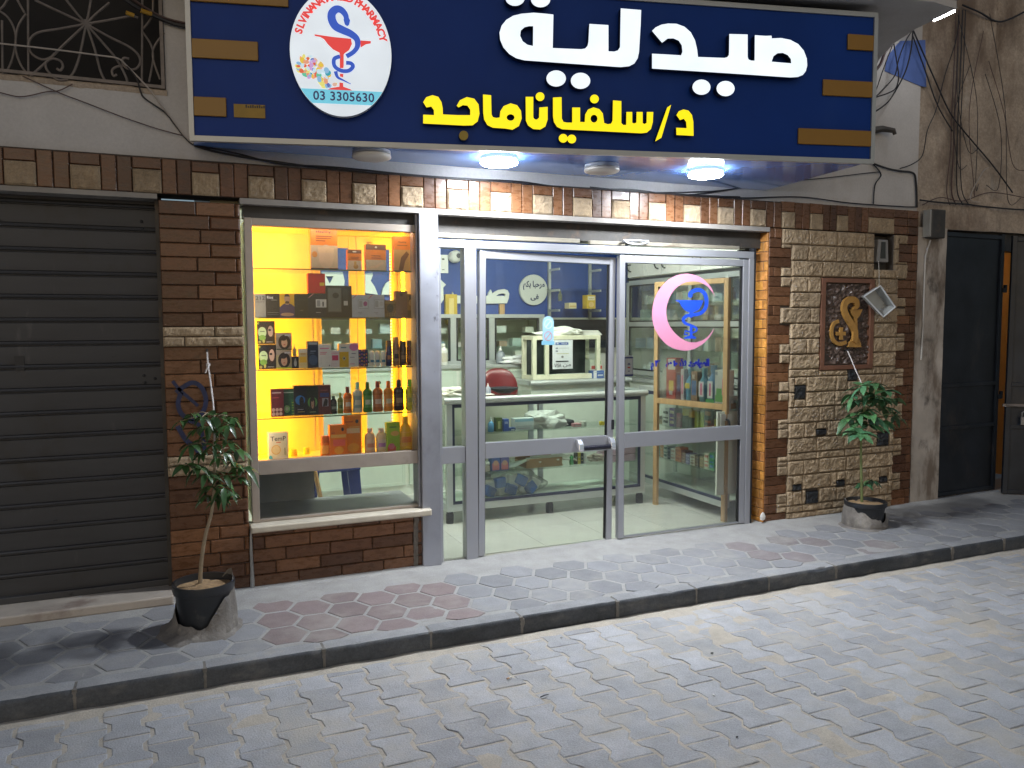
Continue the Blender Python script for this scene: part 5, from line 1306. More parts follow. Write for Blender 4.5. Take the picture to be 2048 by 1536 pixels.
# ================================================================== WINDOW GRILLE (upper left)
gr = thing('window_grille', 'dark wrought iron window grille with sunburst and scrolls above the shutter', 'window grille', (-.34, 4.87, 2.85))
m_iron = mat('rusty_iron', (.20, .17, .15), .6, .4, var=.25, vs=20)
def gp3(u, v, dy=0): q = P(u/3.6577, v/3.6577, y=4.868+dy); return q
b = MB(); RR = .0065
C_ = gp3(630, 175)
b.lathe(C_+Vector((0, .004, 0)), [(.004, -.01), (.024, -.008), (.026, 0), (.024, .006), (.006, .009)], 14, M=Matrix.Rotation(R_(90), 4, 'X'))
b.build('hub', m_iron, gr, smooth=True)
for pts in ([(630, 175), (400, 70), (255, 0)], [(630, 175), (560, 95), (470, -20)], [(630, 175), (650, 90), (670, -30)], [(630, 175), (700, 105), (800, 20)], [(630, 175), (780, 150), (950, 120), (1010, 130)],
            [(630, 175), (440, 210), (290, 235), (225, 280), (210, 340), (240, 400), (310, 435), (370, 420), (400, 390)], [(630, 175), (480, 315), (370, 425), (225, 555)], [(630, 175), (600, 330), (570, 450), (520, 555), (430, 585), (350, 520), (335, 460), (380, 430), (440, 445), (460, 485), (440, 515), (415, 500)],
            [(630, 175), (690, 350), (735, 520), (775, 600)], [(630, 175), (740, 300), (850, 430), (920, 560), (930, 610)], [(630, 175), (800, 270), (940, 340), (1010, 400), (1025, 460), (990, 505), (930, 500), (895, 460), (905, 425), (945, 430)],
            [(900, 480), (850, 490), (820, 515), (830, 555), (855, 545)]):
    b = MB(); b.tube(smooth_path([gp3(*p) for p in pts], 6), RR, 7); b.build('bar', m_iron, gr, smooth=True)
for pts in ([(205, -30), (208, 550)], [(1042, -30), (1037, 630)], [(15, 150), (20, 540)]):
    b = MB(); b.tube([gp3(*p, .004) for p in pts], RR*.9, 7); b.build('bar', m_iron, gr, smooth=True)
for pts in ([(-40, 60), (60, 130), (115, 260), (90, 430), (40, 540)], [(190, 100), (130, 200), (115, 350), (150, 470), (215, 560)], [(110, -30), (180, 95)], [(1040, 230), (1105, 330), (1120, 430), (1090, 600)], [(1200, 240), (1130, 340), (1120, 430), (1170, 580)], [(1040, 220), (1110, 120), (1120, -20)], [(60, -10), (10, 60), (-60, 90)]):
    b = MB(); b.tube(smooth_path([gp3(*p, .008) for p in pts], 6), RR*.85, 7); b.build('scroll', m_iron, gr, smooth=True)
b = MB(); b.box(-.99, .03, 4.862, 4.876, 2.846, 2.862); b.box(.012, .03, 4.862, 4.876, 2.862, 4.1); b.build('frame', m_iron, gr)

# ================================================================== SMALL FIXTURES ON THE PIER
em = thing('electricity_meter', 'dark electricity meter in a grey case inside the stone pier recess', 'meter', (5.38, 4.87, 2.0))
a_, c_ = P(1750, 524, y=4.87), P(1777, 480, y=4.87)
b = MB(); b.prism([(a_.x+.005, 4.86, a_.z), (c_.x-.002, 4.86, a_.z), (c_.x-.014, 4.86, c_.z), (a_.x+.022, 4.86, c_.z)], (0, .1, 0)); b.build('case', mat('grey_meter_case', (.25, .24, .23), .5, var=.15), em, bevel=.006)
b = MB(); b.prism([(a_.x+.045, 4.857, a_.z+.03), (c_.x-.04, 4.857, a_.z+.03), (c_.x-.045, 4.857, c_.z-.02), (a_.x+.052, 4.857, c_.z-.02)], (0, .004, 0)); b.build('dial_window', mat('meter_window', (.03, .027, .026), .15), em)
b = MB(); b.box(MX0+.004, MX1-.004, 4.93, 4.965, MZ0+.004, MZ1-.004); b.build('backing', m_dark, em)
# string and clear plastic box hanging in front of the pier
t0 = P(1757, 522, y=4.80); bt = P(1758, 572, y=4.78)
cs = MB(); cs.tube(smooth_path([t0, (t0+bt)/2+Vector((.004, 0, 0)), bt], 4), .0022, 6); cs.tube([bt, P(1734, 590, y=4.75)], .0018, 5); cs.tube([bt, P(1770, 577, y=4.75)], .0018, 5)
tag(cs.build('string', paint((.45, .43, .40), .8)), 'thin string hanging from the meter down to the clear plastic box', 'string')
hbx = thing('plastic_box', 'clear whitish plastic box hanging tilted on a string before the relief panel', 'plastic box', P(1763, 606, y=4.78))
m_pl = glass('cloudy_plastic', (.80, .82, .84), 1.2, .12, body=.42)
def bx(px, py, y): return P(1480+px/4.043, 400+py/4.043, y=y)
F = [bx(1000, 785, 4.74), bx(1135, 695, 4.74), bx(1255, 865, 4.74), bx(1160, 945, 4.74)]
F[0] = bx(1005, 780, 4.74); nrm = (F[1]-F[0]).cross(F[3]-F[0]).normalized(); nrm = nrm if nrm.y > 0 else -nrm
cen = sum(F, Vector())/4
Bk = [cen+(p-cen)*.80+nrm*.075+Vector((.012, 0, .01)) for p in F]
b = MB()
for k in range(4):
    j = (k+1) % 4; q = [F[k], F[j], Bk[j], Bk[k]]; n_ = (q[1]-q[0]).cross(q[3]-q[0]).normalized(); b.prism(q, n_*.002)
b.prism(Bk, nrm*.002); b.build('walls', m_pl, hbx)
b = MB()
for k in range(4):
    j = (k+1) % 4; b.tube([F[k], F[j]], .006, 8)
b.build('rim', mat('white_plastic_rim', (.68, .70, .72), .35), hbx, smooth=True)

# ================================================================== NEIGHBOUR ON THE RIGHT
nb = thing('neighbour_building', 'stained brown plaster house with a dark gateway right of the shop', 'building', (6.4, 5, 0))
def lump(b, x0, x1, z0, z1, y, amp=.008, st=.05, mi=0, back=.2):
    nx, nz = max(2, int((x1-x0)/st)), max(2, int((z1-z0)/st)); vs = []; fs = []
    for j in range(nz+1):
        for i in range(nx+1):
            xx, zz = x0+(x1-x0)*i/nx, z0+(z1-z0)*j/nz
            vs.append((xx, y+amp*noise.noise(Vector((xx*3.1, zz*2.3, y)))+amp*.5*noise.noise(Vector((xx*9, zz*7, 3))), zz))
    for j in range(nz):
        for i in range(nx): q = j*(nx+1)+i; fs.append((q, q+1, q+nx+2, q+nx+1))
    b.add(vs, fs, mi)
    b.box(x0, x1, y+amp*1.6, y+back, z0, z1, mi)
b = MB()
lump(b, 5.795, 6.135, 0, 2.35, 4.862, .006); b.build('gate_pier', mat('pale_stained_plaster', (.44, .39, .34), .92, var=.2, vs=4, bump=.6, bs=35, dirt=[((.15, .11, .08), .45, .66, 3.1, (1.8, 1, .6), .85), ((.045, .038, .03), .57, .72, 3.6, (1, 1, .7), .8), ((.55, .53, .5), .66, .8, 7, (1, 1, .4), .5)]), nb)
b = MB(); lump(b, 5.80, 6.70, 2.35, 6.0, 4.90, .012); lump(b, 6.70, 10.0, 2.62, 6.0, 4.985, .014); lump(b, 6.135, 9.0, 2.36, 2.618, 4.94, .012)
b.build('upper_wall', m_dirty, nb)
b = MB(); lump(b, 6.66, 6.76, 2.9, 6.0, 4.93, .012, back=.1)
b.build('plaster_ridge', m_dirty, nb)
b = MB(); b.box(6.13, 10, 5.0, 5.1, 2.2, 2.358); b.box(7.9, 10, 4.9, 5.1, 0, 2.358); b.build('lintel', m_dark, nb)
b = MB(); b.box(6.135, 7.9, 6.9, 7.0, -.02, 2.5); b.box(6.13, 6.16, 5.12, 6.9, -.02, 2.5, 0); b.box(7.88, 7.9, 5.1, 6.9, -.02, 2.5, 0); b.box(6.13, 7.9, 5.1, 7, 2.5, 2.53)
b.build('hallway_wall', mat('hall_ochre', (.62, .36, .13), .8, var=.08), nb)
b = MB()
for i in range(6): b.box(6.6, 7.88, 5.75+.2*i, 6.9, 0.02+.17*i, .19+.17*i, i % 2)
b.build('stair', [mat('stair_stone', (.55, .47, .36), .6, var=.1), mat('stair_stone_dark', (.40, .33, .24), .6, var=.1)], nb)
b = MB(); b.lathe((7.1, 5.9, 2.49), [(.09, 0), (.10, -.03), (.06, -.06)], 20); b.build('hall_lamp', emit('hall_lamp_glow', (1, .72, .35), 18), nb)
# lit tube at the end of the balcony slab
tl = thing('tube_lamp', 'bright lit tube lamp tucked under the corner of the balcony slab', 'tube lamp', P(1893, 27, y=4.35))
q0, q1 = P(1868, 40, y=4.58), P(1908, 22, y=4.25)
b = MB(); b.tube([q0, q1], .011, 10); b.build('tube', emit('lit_street_tube', (.92, .96, 1.0), 45.0), tl)
b = MB(); b.tube([q0+Vector((.01, 0, .03)), q1+Vector((.01, 0, .03))], .017, 8); b.tube([q0-(q1-q0)*.03, q0+(q1-q0)*.03], .018, 8); b.build('fitting', m_dark, tl)
# gate leaves
m_gate = mat('black_gate_steel', (.022, .026, .034), .42, .35, var=.35, vs=3, bump=.3, bs=8, dirt=[((.075, .065, .058), .52, .76, 3, (1, 1, .6), .7)])
def leaf(lab, p0, p1, z1, lock):
    gt = thing('gate_leaf', lab, 'gate', p0, 'black steel gate leaves')
    d = Vector(p1)-Vector(p0); w = d.length; M = Matrix.Translation(p0) @ Matrix.Rotation(math.atan2(d.y, d.x), 4, 'Z')
    b = MB(); b.box(.0, w, -.004, .004, .02, z1, M=M); b.build('sheet', m_gate, gt)
    b = MB()
    for x in (0, w-.04): b.box(x, x+.04, -.022, .018, .01, z1+.01, M=M)
    for z in (.012, .60, .98, z1-.04): b.box(.0402, w-.0402, -.020, .014, z, z+.035, M=M)
    b.build('frame', m_gate, gt, bevel=.003)
    if lock:
        b = MB(); b.box(-.03, .26, -.034, -.0225, .80, .825, M=M); b.tube([M @ Vector((.0, -.035, .815)), M @ Vector((.22, -.037, .80))], .010, 8); bo = b.build('bolt', mat('worn_bolt_steel', (.22, .19, .17), .5, .5, var=.3), gt)
        b = MB(); b.box(.115, .165, -.052, -.028, .64, .71, M=M); b.tube(smooth_path([M @ Vector((.125, -.04, .71)), M @ Vector((.128, -.04, .75)), M @ Vector((.15, -.04, .755)), M @ Vector((.156, -.04, .71))], 4), .005, 7); b.build('padlock', mat('padlock_steel', (.25, .25, .26), .35, .6), gt, bevel=.004)
    else:
        for z in (.85, 1.82): b = MB(); b.box(w-.01, w+.045, -.03, -.01, z, z+.04, M=M); b.box(w+.02, w+.045, -.03, -.01, z+.0402, z+.07, M=M); b.build('latch_plate', m_gate, gt)
leaf('left black steel gate leaf next to the stained plaster pier', (6.140, 4.93, 0), (6.985, 4.965, 0), 2.335, False)
leaf('right black steel gate leaf with bolt and padlock, swung a little outwards', (6.872, 4.80, 0), (7.50, 4.37, 0), 2.3, True)
# old box on the pier and thin conduit
jb = thing('junction_box', 'old dark junction box with a pale side on the stained pier', 'junction box', P(1866, 450, y=4.84))
a_, c_ = P(1851, 476, y=4.83), P(1884, 421, y=4.83)
b = MB(); b.box(a_.x+.02, c_.x, 4.79, 4.86, a_.z, c_.z); b.build('case', m_dark, jb, bevel=.008)
b = MB(); b.box(a_.x, a_.x+.0198, 4.795, 4.86, a_.z+.01, c_.z-.005); b.build('pale_side', mat('pale_box_side', (.36, .35, .32), .6), jb)
b = MB(); b.tube(smooth_path([P(1861, 480, y=4.85), P(1853, 505, y=4.85), P(1850, 530, y=4.85), P(1846, 650, y=4.852), P(1842, 720, y=4.853)], 5), .007, 8); tag(b.build('conduit', paint((.50, .47, .43), .7), smooth=True), 'thin pale conduit running down the stained pier from the junction box', 'conduit')

# ================================================================== CABLES
m_cable = mat('black_cable', (.018, .016, .018), .5)
m_cable2 = mat('brown_cable', (.085, .05, .045), .55)
m_cable3 = mat('pale_cable', (.42, .37, .33), .6)
def cable(lab, pts, r=.005, m=m_cable, y=4.866, name='cable', k=6):
    q = [P(p[0], p[1], y=(p[2] if len(p) > 2 else y)) for p in pts]
    b = MB(); b.tube(smooth_path(q, k), r, 6); return tag(b.build(name, m, smooth=True), lab, 'cable', 'cables on the walls')
cable('pale cable crossing the window grille and dropping to the corner of the sign', [(-30, 84, 4.84), (0, 87, 4.84), (100, 98, 4.84), (200, 111, 4.84), (236, 117, 4.83), (255, 133, 4.85), (300, 180, 4.86), (335, 228, 4.866), (365, 268), (386, 288)], .0045, m_cable3)
cable('dark cable hanging from the bottom of the grille to the sign corner', [(250, 128, 4.85), (272, 155, 4.85), (281, 182, 4.86), (290, 197), (330, 225), (350, 250), (370, 275), (388, 290), (420, 297)], .0045)
cable('thin brown wire slanting across the plaster under the grille', [(45, 152), (120, 186), (170, 205), (240, 232), (310, 256), (365, 271)], .003, m_cable2)
cable('sagging thin wire at the far left under the grille', [(-30, 178), (0, 185), (35, 193), (60, 191), (90, 184), (118, 181), (145, 168)], .003, m_cable2)
cable('thick black cable entering behind the upper left corner of the sign', [(225, -20, 4.82), (265, 10, 4.83), (300, 28, 4.85), (340, 45, 4.86), (378, 55, 4.86)], .010)
cable('second dark cable at the upper left corner of the sign', [(240, -20, 4.83), (290, 15, 4.85), (330, 36, 4.86), (378, 48, 4.86)], .007, m_cable2)
b = MB(); b.tube([P(282, 21, y=4.83), P(303, 28, y=4.85)], .012, 7); b.tube([P(252, 25, y=4.83), P(268, 31, y=4.84)], .011, 7); tag(b.build('tape', paint((.45, .25, .02), .4)), 'yellow tape wraps on the cables at the upper left', 'tape')
top = [(388, 291), (430, 303), (500, 316), (600, 330), (700, 341), (800, 350), (900, 357), (1000, 364), (1100, 372), (1200, 378), (1300, 385), (1400, 391), (1480, 394)]
cable('black cable running along the top of the brick band under the sign', top, .006, y=4.862)
cable('second black cable sagging just above the brick band', [(388, 290), (470, 306), (560, 327), (680, 335), (830, 350), (960, 359), (1040, 363), (1150, 378), (1260, 379), (1360, 390), (1440, 382), (1500, 372)], .005, y=4.858)
cable('thin grey cable looping from the sign soffit to the band on the right', [(1180, 374), (1290, 384), (1380, 384), (1450, 380), (1530, 366), (1640, 357), (1745, 345), (1760, 345)], .004, y=4.86)
cable('dark cable following the top of the band over the stone pier', [(1380, 391), (1480, 396), (1600, 394), (1700, 406), (1800, 413), (1832, 414)], .005, y=4.86)
cable('left edge of the crooked cable frame on the plaster right of the sign', [(1745, 327), (1762, 349), (1750, 370), (1747, 408)], .005)
cable('upper edge of the crooked cable frame on the plaster right of the sign', [(1741, 325), (1775, 337), (1800, 342), (1826, 346), (1832, 365), (1834, 415)], .008)
cable('loose black cable looping from the wall top to beside the sign', [(1826, 60, 4.8), (1822, 100, 4.8), (1812, 140, 4.8), (1795, 175, 4.8), (1775, 205, 4.8), (1748, 225, 4.8)], .006)
cable('black cable crossing the pale blue patch', [(1826, 58, 4.8), (1810, 85, 4.8), (1797, 120, 4.8), (1790, 150, 4.8), (1770, 175, 4.8), (1745, 200, 4.8)], .005)
cable('hanging loop of cable left of the pale blue patch', [(1787, 84, 4.8), (1793, 120, 4.8), (1797, 155, 4.8), (1788, 180, 4.8), (1750, 195, 4.8)], .005)
cable('bundle of twisted cables close to the sign edge', [(1785, 86, 4.75), (1770, 105, 4.75), (1760, 130, 4.75), (1742, 150, 4.75)], .012, m_cable2)
cable('thin cable beside the twisted bundle', [(1785, 90, 4.76), (1766, 140, 4.76), (1752, 180, 4.76), (1742, 190, 4.76)], .004)
cable('black cable running diagonally down over the stained wall', [(1827, 62, 4.8), (1848, 110, 4.82), (1870, 160, 4.84), (1900, 225, 4.87), (1930, 265, 4.87), (1985, 330, 4.875), (2025, 385, 4.875)], .006)
cable('second diagonal cable crossing the stained wall', [(1825, 70, 4.8), (1850, 140, 4.83), (1875, 210, 4.86), (1905, 262, 4.865)], .005)
cable('thin cable curving from the wall top down to the corner of the plaster', [(1918, 30, 4.86), (1912, 80, 4.86), (1890, 150, 4.86), (1872, 220, 4.85), (1855, 260, 4.85), (1845, 310, 4.86), (1825, 328, 4.865), (1800, 337)], .004)
for i, (dx, r, m) in enumerate(((0, .006, m_cable2), (7, .005, m_cable), (-6, .004, m_cable2), (13, .004, m_cable))):
    cable(('thick brown riser cable down the stained wall', 'black riser cable just right of the thick brown one', 'thin brown riser cable just left of the thick one', 'rightmost thin black riser cable on the stained wall')[i],
          [(1918+dx, 20, 4.87), (1914+dx, 130, 4.875), (1909+dx, 230, 4.875), (1907+dx, 300, 4.875), (1903+dx*1.6, 380, 4.875), (1912+dx*2, 410, 4.86)], r, m)
cable('cable sagging along the top right of the stained wall', [(1925, 10, 4.86), (1960, 25, 4.86), (1990, 42, 4.9), (2015, 40, 4.9), (2060, 18, 4.9)], .008)
cable('cable running over the gateway lintel', [(1840, 400, 4.84), (1880, 405, 4.84), (1930, 408, 4.86), (1960, 412, 4.88), (2020, 418, 4.88), (2060, 420, 4.88)], .007)

rgc = random.Random(77)
for i in range(7):
    xa = rgc.uniform(1895, 1985); ya = rgc.uniform(20, 150); xb = xa+rgc.uniform(-40, 50); yb = rgc.uniform(300, 400)
    cable('thin tangled wire hanging over the stained wall above the gateway', [(xa, ya, 4.865), ((xa+xb)/2+rgc.uniform(-25, 25), (ya+yb)/2, 4.86), (xb, yb, 4.865), (xb+rgc.uniform(-30, 30), yb+rgc.uniform(-20, 15), 4.865)], .0028, rgc.choice((m_cable, m_cable2, m_cable2)))
for pts, lab in (([(1960, 405, 4.87), (1940, 395, 4.86), (1965, 345, 4.86), (1978, 335, 4.86)], 'pale slanting wire above the gateway'), ([(1845, 410, 4.85), (1880, 395, 4.85), (1925, 402, 4.86), (1980, 385, 4.87), (2048, 395, 4.87)], 'sagging brown wire just above the gateway lintel')):
    cable(lab, pts, .004, m_cable3 if 'pale' in lab else m_cable2)

# ================================================================== POTTED PLANTS
m_leaf = mat('umbrella_plant_leaf', (.04, .10, .03), .38, var=.3, vs=18, rnd=.45, hue=(.06, .13, .035), coat=.15)
m_leaf2 = mat('fresh_plant_leaf', (.06, .165, .085), .42, var=.25, vs=18, rnd=.4, hue=(.07, .17, .06), coat=.1)
m_stem = mat('pale_stem', (.30, .23, .15), .75, var=.2, vs=30)
m_stem2 = mat('green_stem', (.14, .17, .06), .6, var=.2, vs=20)
m_pot = mat('black_plastic_pot', (.022, .024, .028), .38, var=.2, vs=10, dirt=((.22, .20, .18), .58, .76, 8, (1, 1, 1), .7))
m_soil = mat('dry_sandy_soil', (.34, .22, .115), .95, var=.3, vs=35, bump=1, bs=80)
m_mort = mat('grey_mortar', (.20, .18, .16), .95, var=.25, vs=14, bump=1, bs=70, dirt=((.36, .33, .29), .52, .72, 9, (1, 1, 1), .8))
def leaflet(b, o, d, L, w, droop, rv, rg):
    d = d.normalized(); side = d.cross(Vector((0, 0, 1)))
    side = side.normalized() if side.length > .05 else Vector((1, 0, 0))
    nrm = side.cross(d).normalized(); side = (side + nrm*rg.uniform(-.5, .5)).normalized()
    n = 5; vs = []; fs = []; fold = w*.22
    for i in range(n+1):
        t = i/n; p = o + d*(L*t) + Vector((0, 0, -droop*L*t*t))
        ww = w*(math.sin(math.pi*min(1, t*.93+.05))**.8)*(1.05-.35*t)
        vs += [p+side*ww+nrm*fold*(ww/w if w else 0), p, p-side*ww+nrm*fold*(ww/w if w else 0)]
    for i in range(n):
        a_ = i*3; fs += [(a_, a_+1, a_+4, a_+3), (a_+1, a_+2, a_+5, a_+4)]
    b.add(vs, fs, 0, rv)
def plant(lab, base, rad, hgt, stem_pts, clusters, leafmat, stemmat, seed, Ls, mound, dome):
    rg = random.Random(seed)
    pt = thing('potted_plant', lab, 'potted plant', base, 'umbrella plants in pots')
    b = MB(); b.lathe(base, [(rad*.80, .01), (rad*.93, hgt*.80), (rad*1.0, hgt*.82), (rad*1.03, hgt*.96), (rad*1.02, hgt), (rad*.95, hgt), (rad*.93, hgt*.86)], 40); b.build('pot', m_pot, pt, smooth=40)
    vs = []; fs = []
    b = MB(); pr = [(rad*.945*q, hgt*.87+.012*(1-q)) for q in (1, .8, .55, .3, .06)]; b.lathe(base, pr, 30)
    for i, v in enumerate(b.v): b.v[i] = v+Vector((0, 0, .010*noise.noise(v*22)+.004*noise.noise(v*70)))
    b.build('soil', m_soil, pt, smooth=True)
    # rough mortar collar that fixes the pot to the pavement
    b = MB(); n = 84; hs = []
    for lv, (f1, zf) in enumerate(((1.45, -.006), (1.22, .05), (1.08, .22), (1.0, .42), (.95, .56))):
        for j in range(n):
            w = 2*math.pi*j/n; ns = noise.noise(Vector((math.cos(w)*1.7, math.sin(w)*1.7, seed)))
            e = noise.noise(Vector((math.cos(w)*5, math.sin(w)*5, seed+lv*.4)))
            rr = rad*(f1*mound(w) if lv < 2 else f1)*(1+.10*ns*(2-lv if lv < 2 else .2)+.03*e)
            zz = hgt*(zf*(1 + (.45*ns + .12*e + dome(w)) * (1 if lv > 1 else 0)))
            b.v.append(Vector(base)+Vector((rr*math.cos(w), rr*math.sin(w), max(-.008, zz) if lv else -.006)))
    for lv in range(4):
        for j in range(n): b.f.append([lv*n+j, lv*n+(j+1) % n, (lv+1)*n+(j+1) % n, (lv+1)*n+j]); b.m.append(0); b.r.append(.5)
    b.build('mortar_collar', m_mort, pt, smooth=50)
    sp = smooth_path(stem_pts, 5); k = len(sp)
    b = MB(); b.tube(sp, [.011*(1-.55*i/k) for i in range(k)], 8); tk = b.build('trunk', stemmat, pt, smooth=True)
    lv = MB(); pe = MB()
    for (c_, n_, L, dr, out) in clusters:
        near = min(sp, key=lambda s_: (s_-c_).length + (0 if s_.z < c_.z else .2))
        pe.tube(smooth_path([near, (near+c_)/2+Vector((0, 0, .02)), c_], 3), .0028, 5)
        ax = (c_-near); ax = Vector((ax.x, ax.y, 0)); ax = ax.normalized() if ax.length > .01 else Vector((rg.uniform(-1, 1), rg.uniform(-1, 0), 0)).normalized()
        up_ = (Vector((0, 0, .8)) + ax*out).normalized(); e1 = up_.orthogonal().normalized(); e2 = up_.cross(e1); a0 = rg.uniform(0, 6)
        for j in range(n_):
            w = a0+2*math.pi*j/n_+rg.uniform(-.15, .15)
            d = e1*math.cos(w)+e2*math.sin(w)+up_*rg.uniform(-.25, .35)
            leaflet(lv, c_+d*.006, d, L*rg.uniform(.75, 1.1), L*rg.uniform(.19, .25), dr*rg.uniform(.6, 1.4), rg.random(), rg)
    pe.build('petiole', stemmat, tk, smooth=True)
    lv.build('crown', leafmat, pt, smooth=60)
    return pt
rg = random.Random(12)
b1 = Vector((.125, 4.30, 0))
YP = 4.33
stem = [P(400, 1192, y=YP), P(402, 1130, y=YP), P(411, 1070, y=YP), P(424, 1020, y=YP+.01), P(429, 950, y=YP+.03), P(428, 880, y=YP+.04), P(426, 826, y=YP+.05)]
cl = []
for (px, py) in [(362, 842), (385, 830), (405, 834), (428, 832), (452, 832), (468, 836), (392, 858), (415, 855), (440, 862), (455, 850), (380, 890), (405, 905), (430, 890), (455, 885), (472, 900), (372, 930), (395, 935), (440, 915), (462, 925), (490, 935), (410, 950), (430, 945), (450, 950), (475, 955), (425, 972), (447, 975), (420, 992), (440, 1000), (462, 985), (400, 880), (447, 905)]:
    cl.append((P(px+rg.uniform(-4, 4), py, y=YP+rg.uniform(-.10, .14)), rg.choice((6, 7, 7, 8)), rg.uniform(.055, .085), rg.uniform(.5, 1.0), rg.uniform(.1, .7)))
plant('taller drooping umbrella plant in a black pot by the brick pier', b1, .148, .25, stem, cl, m_leaf, m_stem, 3, .1, lambda w: 1.12 if math.cos(w-math.pi) > .5 else .92, lambda w: .95*max(0, math.cos(w-.1)) - .75*max(0, math.cos(w+1.75)))
rg = random.Random(19)
b2 = Vector((4.86, 4.47, 0)); YP = 4.50
stem = [P(1724, 1012, y=YP), P(1723, 960, y=YP), P(1722, 900, y=YP), P(1724, 850, y=YP), P(1730, 800, y=YP), P(1735, 765, y=YP)]
cl = []
for (px, py, L) in [(1705, 790, .11), (1725, 772, .12), (1748, 768, .12), (1772, 782, .12), (1782, 800, .11), (1712, 802, .11), (1740, 790, .12), (1762, 798, .11), (1768, 815, .11), (1698, 838, .12), (1716, 830, .1), (1742, 832, .13), (1765, 842, .11), (1790, 830, .11), (1708, 856, .1), (1720, 868, .13), (1735, 850, .11), (1728, 968, .08), (1744, 962, .07), (1735, 820, .1), (1753, 812, .1)]:
    cl.append((P(px, py, y=YP+rg.uniform(-.13, .12)), rg.choice((8, 8, 9, 9)), L*rg.uniform(1.0, 1.22), rg.uniform(.25, .6), rg.uniform(.0, .6)))
plant('fresh green umbrella plant in a mortared pot by the stone pier', b2, .150, .195, stem, cl, m_leaf2, m_stem2, 9, .12, lambda w: .88, lambda w: 1.0*max(0, math.cos(w-2.6)) - .2)
# ties that hold the plants to the wall
def tie(lab, pts, r, nail):
    q = [P(*p[:2], y=p[2]) for p in pts]; b = MB(); b.tube(smooth_path(q, 4), r, 7)
    o = tag(b.build('tie_string', paint((.62, .58, .56), .8), smooth=True), lab, 'string', 'strings tying the plants')
    b = MB(); b.tube([q[0]+Vector((0, .03, .003)), q[0]+Vector((0, -.025, .012))], .006, 7); b.build('nail', m_black, o)
    if nail: b = MB(); b.lathe(q[1], [(.004, -.012), (.011, -.006), (.011, .006), (.004, .013)], 8); b.tube([q[1], q[1]+Vector((-.016, -.006, -.045))], .004, 5); b.build('knot', paint((.66, .62, .6), .8), o)
tie('whitish knotted string from a nail on the brick pier to the taller plant', [(414, 704, 4.83), (416, 730, 4.80), (421, 765, 4.68), (426, 805, 4.48), (428, 835, 4.38), (430, 900, 4.36)], .0048, True)
tie('taut white string from the relief panel to the fresh green plant', [(1695, 702, 4.82), (1703, 720, 4.77), (1712, 742, 4.66), (1721, 762, 4.54), (1727, 785, 4.50)], .0042, False)
# ================================================================== INSIDE THE SHOP
m_tube = emit('lit_tube', (.93, 1.0, .90), ROOM_W)
for (x, y, lab) in ((2.6, 5.62, 'fluorescent ceiling fitting over the glass counter'), (1.3, 6.0, 'fluorescent ceiling fitting behind the display window'), (3.3, 5.35, 'unseen ceiling fitting added to light the right cabinets and rack')):  # last fitting is added to light the right cabinets and rack
    lt = thing('ceiling_light', lab, 'ceiling light', (x, y, 2.75), 'lights inside the shop')
    b = MB(); b.box(x-.6, x+.6, y-.09, y+.09, 2.715, 2.749); b.build('housing', m_white, lt)
    b = MB(); b.box(x-.58, x+.58, y-.07, y+.07, 2.695, 2.7145); b.build('diffuser', m_tube, lt)
m_white2 = mat('greenish_white_board', (.64, .68, .61), .5, var=.03)
# ---- glass counter
CX0, CX1, CY0, CY1, CZ = 1.945, 3.735, 5.80, 6.25, .985
ct = thing('glass_counter', 'long glass sales counter with silver edges behind the ajar door', 'counter', (2.8, 6, 0))
b = MB()
for x0, x1 in ((CX0, CX0+.045), (CX1-.045, CX1)):
    for y0, y1 in ((CY0, CY0+.045), (CY1-.045, CY1)): b.box(x0, x1, y0, y1, .10, CZ-.045)
b.tube([(CX0-.02, CY0+.012, CZ-.022), (CX1+.02, CY0+.012, CZ-.022)], .027, 12); b.tube([(CX0+.012, CY0, CZ-.022), (CX0+.012, CY1, CZ-.022)], .027, 12); b.tube([(CX1-.012, CY0, CZ-.022), (CX1-.012, CY1, CZ-.022)], .027, 12)
b.box(CX0+.045, CX1-.045, CY0, CY0+.04, .10, .155); b.box(CX0, CX0+.04, CY0+.045, CY1-.045, .10, .155); b.box(CX1-.04, CX1, CY0+.045, CY1-.045, .10, .155); b.box(CX0+.045, CX1-.045, CY1-.04, CY1, .10, .155)
b.build('frame', m_alu_in, ct, smooth=35)
b = MB(); b.box(CX0+.047, CX1-.047, CY0+.002, CY0+.02, CZ-.075, CZ-.05); b.box(CX0+.047, CX1-.047, CY0-.002, CY0+.016, .156, .178)
for x in (CX0+.046, CX1-.064): b.box(x, x+.018, CY0+.001, CY0+.018, .178, CZ-.075)
b.build('gasket', mat('navy_gasket', (.012, .016, .05), .5), ct)
b = MB(); b.box(CX0+.045, CX1-.045, CY0+.02, CY0+.025, .16, CZ-.05); b.box(CX0+.02, CX0+.025, CY0+.045, CY1-.045, .16, CZ-.05); b.box(CX1-.025, CX1-.02, CY0+.045, CY1-.045, .16, CZ-.05); b.box(CX0+.02, CX1-.02, CY0+.03, CY1-.01, CZ-.004, CZ+.004); b.build('glass_panel', m_shelf_glass, ct)
ZA = P(960, 866, y=5.9).z; ZB = P(960, 945, y=5.9).z
for z in (ZA, ZB): b = MB(); b.box(CX0+.05, CX1-.05, CY0+.05, CY1-.06, z-.006, z); b.build('glass_shelf', m_shelf_glass, ct)
b = MB(); b.box(CX0+.05, CX1-.05, CY0+.05, CY1-.05, .15, .162); b.build('bottom_board', m_white2, ct)
b = MB()
for x in (CX0+.03, 2.84, CX1-.03):
    for y in (CY0+.04, CY1-.04): b.lathe((x, y, 0), [(.03, .001), (.032, .07), (.022, .099)], 12)
b.build('foot', m_black, ct)
xbk = P(1053, 820, y=CY1).x
